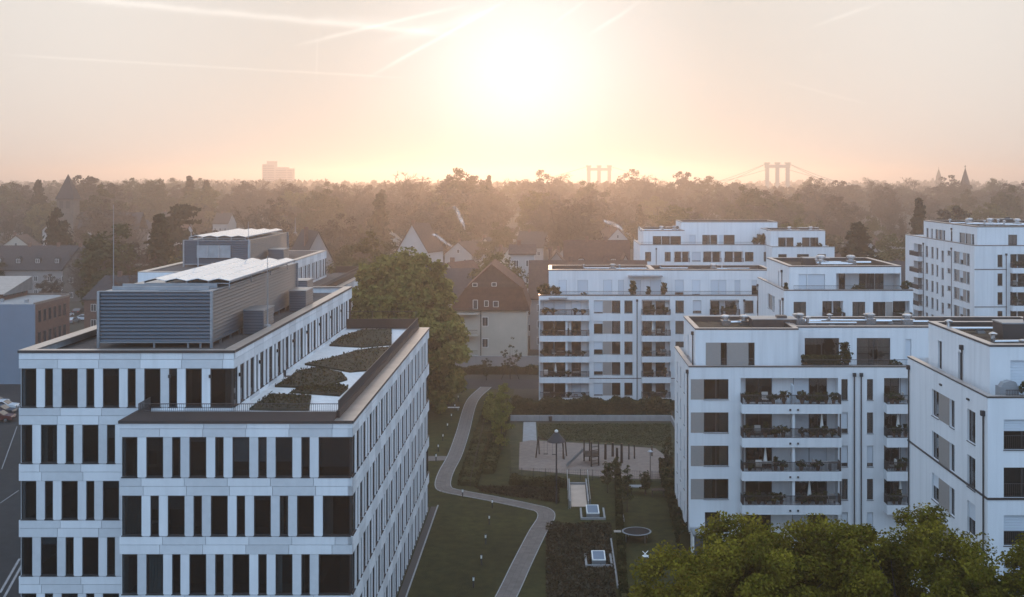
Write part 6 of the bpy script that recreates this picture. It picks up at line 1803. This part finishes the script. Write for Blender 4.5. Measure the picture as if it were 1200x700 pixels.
r = MB(); r.quad((cx_ + 5, cY, cz0 + 11.8), (cx_ + 30, cY, cz0 + 11.8), (cx_ + 30, cY + 6, cz0 + 19), (cx_ + 5, cY + 6, cz0 + 19)); r.quad((cx_ + 5, cY + 12, cz0 + 11.8), (cx_ + 5, cY + 6, cz0 + 19), (cx_ + 30, cY + 6, cz0 + 19), (cx_ + 30, cY + 12, cz0 + 11.8)); r.build('nave_roof', M_['slate'], ch)
keep(56, 96, 246, cY, (cx_ - 12, cx_ + 34, cY - 8, cY + 14))
for (px, Y, top, base_, w, lab) in ((1133, 900, 197, 224, 7.0, 'slender stone church spire with a cross above the far trees'), (1101, 1700, 197.5, 211, 7.0, 'tiny distant church spire beyond the trees')):
    x = PX(px, Y); t = thing('church', lab, 'church', (x, Y, gz(0, Y)))
    zb_ = PZ(base_, Y); ztp = PZ(top, Y)
    MB().box(x - w / 2, x + w / 2, Y, Y + w, gz(0, Y) - 1, zb_).build('tower', M_['stone'], t)
    MB().lathe([(w * .62, zb_), (w * .5, zb_ + (ztp - zb_) * .35), (.15, ztp)], x, Y + w / 2, 8).build('spire', M_['slate'], t)
    MB().box(x - .18, x + .18, Y + w / 2 - .1, Y + w / 2 + .1, ztp - .3, ztp + 2.2).box(x - .8, x + .8, Y + w / 2 - .1, Y + w / 2 + .1, ztp + 1.0, ztp + 1.3).build('cross', M_['lamp_metal'], t)
    keep(px - 8, px + 8, base_, Y, (x - 10, x + 10, Y - 10, Y + 15))
# ---- high-rise and suspension bridge
HY2 = 1900.0
ht = thing('high_rise', 'pale stepped high-rise block fading into the haze', 'building', (PX(325, HY2), HY2, 7))
for (a, b, top, nm) in ((307, 318, 192.5, 'slab'), (312.5, 322, 189, 'slab'), (322, 336, 196, 'slab'), (332, 342.5, 197.5, 'slab')):
    o = MB().box(PX(a, HY2), PX(b, HY2), HY2 + (a % 3) * 2, HY2 + 18, 6, PZ(top, HY2)).build(nm, M_['far_concrete'], ht)
    for j in range(12):
        z = 12 + j * 3.6
        if z < PZ(top, HY2) - 3: MB().box(PX(a, HY2) + 1, PX(b, HY2) - 1, HY2 + (a % 3) * 2 - .3, HY2 + (a % 3) * 2 - .05, z, z + 1.6).build('window_band', M_['louvre'], o)
keep(305, 344, 214, HY2)
def pylon(label, px, Y, half, top_py):
    x = PX(px, Y); zt = PZ(top_py, Y); hw_ = half * Y / F
    t = thing('bridge_pylon', label, 'bridge', (x, Y, 4)); w = hw_ * .17
    for s in (-1, 0, 1): MB().box(x + s * hw_ - w, x + s * hw_ + w, Y - 2.5, Y + 2.5, 4, zt - .8).build('pylon_leg', M_['bridge_paint'], t)
    MB().box(x - hw_ - w * 1.3, x + hw_ + w * 1.3, Y - 3, Y + 3, zt - 6, zt - 2).build('cross_beam', M_['bridge_paint'], t)
    for s in (-1, 0, 1): MB().box(x + s * hw_ - w * 1.5, x + s * hw_ + w * 1.5, Y - 3.2, Y + 3.2, zt - .79, zt + 1.2).build('cable_saddle', M_['bridge_paint'], t)
    return t, x, zt, hw_
t1, xa, za, ha = pylon('tall three-legged bridge pylon with cables right of the sun', 911, 1550, 12.0, 191.5)
t2, xb, zb_, hb_ = pylon('fainter three-legged bridge pylon below the sun glow', 702, 1600, 12.0, 195)
for s in (-1, 1):
    for (dx, zend) in ((120, 16), (120, 22), (95, 17)):
        mb = MB(); P0 = Vector((xa + s * ha, 1550, za - (0 if zend != 22 else 8))); P1 = Vector((xa + s * (ha + dx), 1556, zend)); prev = P0
        for k in range(1, 9):
            q = P0.lerp(P1, k / 8); q.z -= 7 * math.sin(math.pi * k / 8) * .6; mb.cyl(prev, q, .35, .35, 5, False); prev = q
        mb.build('cable', M_['bridge_paint'], t1)
    mb = MB(); P0 = Vector((xb + s * hb_, 1600, zb_)); P1 = Vector((xb + s * (hb_ + 100), 1604, 20)); mb.cyl(P0, P1, .35, .35, 5, False); mb.build('cable', M_['bridge_paint'], t2)
keep(895, 930, 214, 1550); keep(688, 718, 214, 1600)

# ---- parked cars on the left
def make_car(paint, label):
    t = thing('parked_car', label, 'car', (0, 0, 0), 0, None)
    L2, W2 = 2.15, .88
    mb = MB()
    prof = [(-L2, .35), (L2, .35), (L2 + .03, .62), (L2 - .15, .86), (1.05, .96), (.35, 1.42), (-1.15, 1.46), (-1.9, 1.02), (-L2, .92)]
    mb.extrude_y(prof, -W2, W2); mb.build('body', M_[paint], t)
    for s in (-1, 1):
        w = MB(); y = s * (W2 + .006)
        w.poly([(x, y, z) for x, z in [(.92, .98), (.3, 1.36), (-1.1, 1.40), (-1.65, 1.02)][::s]]); w.build('side_window', M_['car_dark'], t)
    w = MB(); w.quad((1.05, -W2 + .1, .985), (1.05, W2 - .1, .985), (.37, W2 - .14, 1.425), (.37, -W2 + .14, 1.425)); w.build('windscreen', M_['car_dark'], t)
    for (x, s) in ((1.3, -1), (1.3, 1), (-1.3, -1), (-1.3, 1)):
        wh = MB().cyl((x, s * (W2 - .2), .32), (x, s * (W2 + .03), .32), .32, .32, 16).build('wheel', M_['rubber'], t); MB().cyl((x, s * (W2 + .031), .32), (x, s * (W2 + .04), .32), .2, .2, 12).build('rim', M_['chrome'], wh)
    for s in (-1, 1): MB().box(L2 + .005, L2 + .05, s * .6 - .2, s * .6 + .2, .62, .76).build('headlight', M_['chrome'], t); MB().box(-L2 - .03, -L2 - .002, s * .65 - .15, s * .65 + .15, .7, .9).build('tail_light', M_['tail_red'], t)
    return t
for (paint, px, py, lab) in (('car_white', 3, 481, 'white car parked behind the dark one'), ('car_dark', 0, 487, 'dark car parked between the white and the red one'), ('car_red', -2, 494, 'dark red car at the end of the parked row'), ('car_silver', -8, 476, 'silver car parked beyond the white one')):
    x, y = G(px, py); place(make_car(paint, lab), (x, y, .012), .05)
for (paint, px, py, rz, lab) in (('car_white', 77, 372, 1.4, 'white car parked in the yard beside the slate-roofed row house'), ('car_silver', 85, 379, 1.5, 'silver car parked in the yard beyond the brick building'), ('car_dark', 93, 368, 1.5, 'dark car parked in the yard beside bare trees'), ('car_white', 101, 376, .1, 'white car turned sideways in the yard behind the office roof')):
    x, y = G(px, py); place(make_car(paint, lab), (x, y, .012), rz); FOOT.append((x - 3, x + 3, y - 30, y + 3))
mkx = [((0, 590, 22, 575), .05), ((2, 550, 20, 500), .05), ((0, 695, 23, 655), .1), ((4, 702, 27, 660), .1)]
for (a, b, c, d), w in mkx:
    p0, p1 = Vector((*G(a, b), 0)), Vector((*G(c, d), 0)); dd = (p1 - p0).normalized(); n_ = Vector((-dd.y, dd.x, 0)) * w
    struct('road_marking', MB().prism([tuple((p0 + n_).xy), tuple((p1 + n_).xy), tuple((p1 - n_).xy), tuple((p0 - n_).xy)], .012, .02), M_['road_paint'])
# ---- tree prototypes for the town
protos = {}
def tree_proto(key, name, label, kind, h, rx, mat, seed, group):
    rng = np.random.default_rng(seed)
    t = thing(name, label, 'tree', (0, 0, 0), 0, group)
    if kind == 'leaf':
        p, nr, c = crown_points(rng, 6500, rx, h * .40, h * .60, 85, h * .078, shell=.45, top=.12)
        put('crown', leaf_mesh('crown', p, h * .0215, M_[mat], nr, rng=rng), t)
        put('trunk', trunk_mesh('trunk', h * .62, h * .016, [tuple(q) for q in c[:8]], M_['bark_far'], rng), t)
    elif kind == 'bare':
        put('crown', bare_crown('crown', rng, h, rx, M_[mat], 14, 9, 13), t)
        put('trunk', trunk_mesh('trunk', h * .5, h * .017, [], M_['bark_far'], rng), t)
    elif kind in ('cone', 'column', 'cedar'):
        pts = []; nb_ = {'cone': 150, 'column': 170, 'cedar': 46}[kind]
        for k in range(nb_):                                  # drooping boughs
            z = rng.uniform(.06, 1) if kind != 'cedar' else rng.uniform(.36, 1)
            if kind == 'cone': L_b = rx * (1 - z) ** .8 * rng.uniform(.6, 1.12) + .25
            elif kind == 'column': L_b = rx * math.sin(min(1, z * .9 + .12) * math.pi) ** .6 * rng.uniform(.75, 1.08) + .1
            else: L_b = rx * (1.12 - z * .8) * rng.uniform(.5, 1.1)
            q = rng.uniform(0, 6.28); m = 26 if kind != 'cedar' else 70
            u = rng.uniform(.15, 1, m) ** .7; sp = (.16 if kind != 'cedar' else .22) * L_b + .2
            dz = {'cone': -.28, 'column': .5, 'cedar': -.04}[kind]
            pts.append(np.stack([u * L_b * math.cos(q), u * L_b * math.sin(q), z * h + u * L_b * dz], 1) + rng.normal(size=(m, 3)) * np.array([sp, sp, .25 if kind != 'cedar' else .16]))
        p = np.concatenate(pts); p = p[p[:, 2] > .3]
        put('crown', leaf_mesh('crown', p, h * .034, M_[mat], rng=rng), t); put('trunk', trunk_mesh('trunk', h * .93, h * .014, [], M_['bark_far'], rng), t)
    protos[key] = (t, h)
LT = {'brown': ('dense brown budding tree in the hazy town', 'brown budding trees'), 'bare': ('bare brown broadleaf tree in the hazy town', 'bare brown trees'), 'red': ('bare reddish brown tree in the hazy town', 'bare reddish trees'),
      'olive': ('olive green leafing tree in the hazy town', 'olive trees'), 'yel': ('yellow green spring tree in the hazy town', 'yellow green trees'), 'con': ('dark conical conifer in the hazy town', 'dark conifers')}
for k in range(4): tree_proto('bare%d' % k, 'bare_tree', LT['bare'][0], 'bare', 20, (6.5, 7.5, 5.5, 8)[k], 'twig_brown', 100 + k, LT['bare'][1])
for k in range(3): tree_proto('brown%d' % k, 'bare_tree', LT['brown'][0], 'leaf', 20, (7, 8, 6)[k], 'twig_brown', 160 + k, LT['brown'][1])
for k in range(2): tree_proto('red%d' % k, 'bare_tree', LT['red'][0], 'bare', 20, (7, 6)[k], 'twig_red', 110 + k, LT['red'][1])
for k in range(3): tree_proto('olive%d' % k, 'leafy_tree', LT['olive'][0], 'leaf', 20, (6.5, 7.5, 5.5)[k], 'leaf_olive', 120 + k, LT['olive'][1])
for k in range(2): tree_proto('yel%d' % k, 'leafy_tree', LT['yel'][0], 'leaf', 20, (6.5, 7.5)[k], 'leaf_yellow', 130 + k, LT['yel'][1])
for k in range(2): tree_proto('con%d' % k, 'conifer_tree', LT['con'][0], 'cone', 20, (4.0, 5.0)[k], 'conifer', 140 + k, LT['con'][1])
tree_proto('column', 'cypress_tree', 'dark column-shaped cypress', 'column', 20, 3.8, 'conifer', 150, None)
tree_proto('cedar', 'cedar_tree', 'dark layered cedar', 'cedar', 20, 7.5, 'conifer', 151, None)
def plant(key, px, Y, top_py, label=None, wide=1.0, z=None):
    t, h0 = protos[key]; z = gz(0, Y) if z is None else z
    hh_ = PZ(top_py, Y) - z; s = hh_ / h0
    o = place(t, (PX(px, Y), Y, z - .1), R.uniform(0, 6.28), (s * wide, s))
    if label:
        o['label'] = label
        if 'group' in o: del o['group']
    return o
# single trees that stand out in the photograph
plant('column', 67, 345, 245, 'dark column-shaped cypress behind the slate-roofed row house', .75)
plant('con0', 188, 262, 254, 'broad dark conifer behind the orange brick house', 1.15)
plant('cedar', 211, 330, 238, 'dark layered cedar behind the farther plant room', .9)
plant('con1', 445, 420, 229, 'sharp dark conifer behind the white villa', 1.0)
plant('con0', 1077, 330, 235, 'tall dark conifer beside the tall block with narrow side windows', .8)
plant('con1', 1005, 270, 264, 'broad dark conifer above the reddish planted roof', 1.5)
plant('con0', 222, 640, 208, 'dark pointed conifer on the skyline left of the high-rise', 1.0)
plant('con1', 242, 640, 213, 'smaller pointed conifer on the skyline beside a taller one', 1.0)
plant('con0', 573, 700, 207, 'narrow conifer on the skyline under the sun', .8)
plant('con1', 45, 560, 213, 'pointed conifer on the skyline left of the church', 1.0)
plant('olive1', 432, 232, 283, 'rounded olive green tree just behind the big green tree', 1.0)
plant('yel0', 582, 238, 296, 'yellow green tree behind the gable of the tall cream house', .9)
plant('yel1', 1058, 295, 276, 'round yellow green tree above the long dark roof', 1.2)
plant('olive2', 130, 250, 268, 'loose olive tree left of the tall mast', 1.1)
for (px, Y, top) in ((110, 288, 282), (60, 305, 322), (22, 300, 326), (98, 300, 312), (172, 240, 300)): plant(R.choice(['bare0', 'brown1', 'bare3', 'red0']), px, Y, top)
SK = [(482, 620, 205), (538, 600, 200), (520, 560, 211), (637, 760, 200), (655, 800, 206), (738, 820, 199), (752, 840, 206), (803, 800, 202), (600, 780, 214), (830, 780, 208), (880, 520, 220), (900, 540, 224), (862, 560, 226), (1115, 820, 206), (1020, 860, 210), (960, 900, 209),
      (112, 620, 209), (101, 620, 207), (175, 700, 213), (290, 660, 213), (310, 650, 214), (180, 640, 212), (395, 640, 217), (420, 560, 222), (370, 520, 226), (345, 600, 216), (560, 640, 207), (690, 640, 214), (770, 700, 214), (985, 800, 212), (1060, 850, 210), (1165, 880, 210), (30, 640, 217), (5, 600, 216), (130, 600, 216)]
for (px, Y, top) in SK: plant(R.choice(['bare0', 'bare1', 'brown0', 'brown1', 'brown2', 'olive0']), px, Y, top + 1, None, R.uniform(1.0, 1.35))
# the rest of the town's trees
n = 0; tries = 0
spots = []
while n < 300 and tries < 20000:
    tries += 1
    Y = 225 * math.exp(R.random() * 1.45); px = R.uniform(-25, 1225); X = PX(px, Y)
    if any(a < X < b and c < Y < d for a, b, c, d in FOOT): continue
    h = R.uniform(13, 25) if Y > 300 else R.uniform(11, 19)
    if Y > 500: h = R.uniform(18, 28)
    half = h * .33 * F / Y; top = CY + (H - gz(0, Y) - h) * F / Y
    if any(Y < c[3] and px + half > c[0] and px - half < c[1] and top < c[2] for c in CLEAR): continue
    if any(abs(X - sx) + abs(Y - sy) * .5 < 5.5 for sx, sy in spots): continue
    spots.append((X, Y))
    near_c = 480 < px < 760
    key = R.choices(['brown0', 'brown1', 'brown2', 'bare0', 'bare1', 'bare2', 'bare3', 'red0', 'red1', 'olive0', 'olive1', 'olive2', 'yel0', 'yel1', 'con0', 'con1'], [8, 8, 8, 4, 4, 4, 4, 3, 3, 7, 7, 7, 4 if near_c else 2, 4 if near_c else 2, 1.2, 1.2])[0]
    t, h0 = protos[key]; s = h / h0
    place(t, (X, Y, gz(X, Y) - .1), R.uniform(0, 6.28), (s * R.uniform(.9, 1.25), s)); n += 1
# the far wood that reads as one mass
rng = np.random.default_rng(77)
P_, S_ = [], []
for k in range(1500):
    Y = 820 * math.exp(R.random() * 1.25); X = R.uniform(-.56, .50) * Y
    h = R.uniform(12, 22) * (1 + .18 * math.sin(X * .004 + Y * .002)); z0 = gz(X, Y)
    px = CX + X * F / Y
    top = CY + (H - z0 - h) * F / Y
    m = 95
    d = rng.normal(size=(m, 3)); d /= np.linalg.norm(d, axis=1)[:, None]; d *= rng.uniform(.55, 1.0, m)[:, None]
    P_.append(np.array([X, Y, z0 + h * .58]) + d * np.array([h * .36, h * .36, h * .42]))
fw = put('far_wood', leaf_mesh('far_wood', np.concatenate(P_), 2.9, M_['twig_brown'], rng=rng))
tag(fw, 'distant hazy wood fading toward the horizon', 'wood', kind='stuff')

# ---- steam from chimneys
def steam_mat():
    m = bpy.data.materials.new('steam'); m.use_nodes = True
    N, L = m.node_tree.nodes, m.node_tree.links; N.clear()
    d = N.new('ShaderNodeBsdfDiffuse'); d.inputs[0].default_value = (.9, .9, .9, 1)
    t = N.new('ShaderNodeBsdfTranslucent'); t.inputs[0].default_value = (.9, .88, .85, 1)
    a = N.new('ShaderNodeAddShader'); L.new(d.outputs[0], a.inputs[0]); L.new(t.outputs[0], a.inputs[1])
    tr = N.new('ShaderNodeBsdfTransparent')
    g = N.new('ShaderNodeNewGeometry'); no = N.new('ShaderNodeTexNoise'); no.inputs['Scale'].default_value = .8; no.inputs['Detail'].default_value = 4
    L.new(g.outputs['Position'], no.inputs['Vector'])
    lw = N.new('ShaderNodeLayerWeight'); lw.inputs[0].default_value = .35
    mr = N.new('ShaderNodeMapRange'); mr.inputs['From Min'].default_value = .35; mr.inputs['From Max'].default_value = .75; mr.inputs['To Max'].default_value = .13
    L.new(no.outputs['Fac'], mr.inputs['Value'])
    iv = N.new('ShaderNodeMath'); iv.operation = 'SUBTRACT'; iv.inputs[0].default_value = 1; L.new(lw.outputs['Facing'], iv.inputs[1])
    mu = N.new('ShaderNodeMath'); mu.operation = 'MULTIPLY'; L.new(iv.outputs[0], mu.inputs[0]); L.new(mr.outputs[0], mu.inputs[1])
    ms = N.new('ShaderNodeMixShader'); L.new(mu.outputs[0], ms.inputs[0]); L.new(tr.outputs[0], ms.inputs[1]); L.new(a.outputs[0], ms.inputs[2])
    o = N.new('ShaderNodeOutputMaterial'); L.new(ms.outputs[0], o.inputs[0]); return m
M_['steam'] = steam_mat()
def puff(mb, c, r):
    rng_ = random.Random(int(c[0] * 100)); n1, n2 = 8, 12; i = len(mb.v)
    for j in range(n1 + 1):
        th = math.pi * j / n1
        for k in range(n2):
            ph = 2 * math.pi * k / n2; q = r * (1 + .18 * math.sin(3 * ph + j) * math.sin(th) + .12 * rng_.uniform(-1, 1))
            mb.v.append((c[0] + q * math.sin(th) * math.cos(ph), c[1] + q * math.sin(th) * math.sin(ph), c[2] + q * math.cos(th)))
    for j in range(n1):
        for k in range(n2): m = (k + 1) % n2; mb.f.append((i + j * n2 + k, i + (j + 1) * n2 + k, i + (j + 1) * n2 + m, i + j * n2 + m))
def steam(label, Y, pts):
    o = None; mb = MB()
    for (px, py, r) in smooth([Vector(p) for p in pts], 7): puff(mb, (PX(px, Y) + R.uniform(-.15, .15), Y + R.uniform(-.3, .3), PZ(py, Y)), max(.15, r * Y / F))
    o = mb.build('steam_plume', M_['steam'], None, True); tag(o, label, 'steam')
steam('white steam plume rising steeply among the trees behind the cream house', 330, [(545, 269, .8), (542, 261, 2.2), (538, 253, 2.8), (535, 246, 2.2), (531, 242, 1.2)])
steam('thin slanting steam wisp from the cream house chimney', 262, [(534, 292, .6), (526, 287, 1.4), (518, 281, 1.9), (511, 276, 1.5), (507, 275, .8)])
steam('curling steam plume from the red roofed house chimney', 276, [(731, 275, .6), (728, 268, 1.6), (721, 264, 2.4), (713, 261, 2.3), (708, 259, 1.2)])

# ------------------------------------------------------------------ morning haze
HAZE_DENSITY = .00051
hm = bpy.data.materials.new('haze'); hm.use_nodes = True
N, L = hm.node_tree.nodes, hm.node_tree.links; N.clear()
pv = N.new('ShaderNodeVolumePrincipled'); pv.inputs['Color'].default_value = (1.0, .91, .84, 1); pv.inputs['Density'].default_value = HAZE_DENSITY; pv.inputs['Anisotropy'].default_value = .75
o = N.new('ShaderNodeOutputMaterial'); L.new(pv.outputs[0], o.inputs['Volume'])
tag(MB().box(-2700, 2700, -300, 5700, -2, 62).build('haze', hm), kind='stuff')
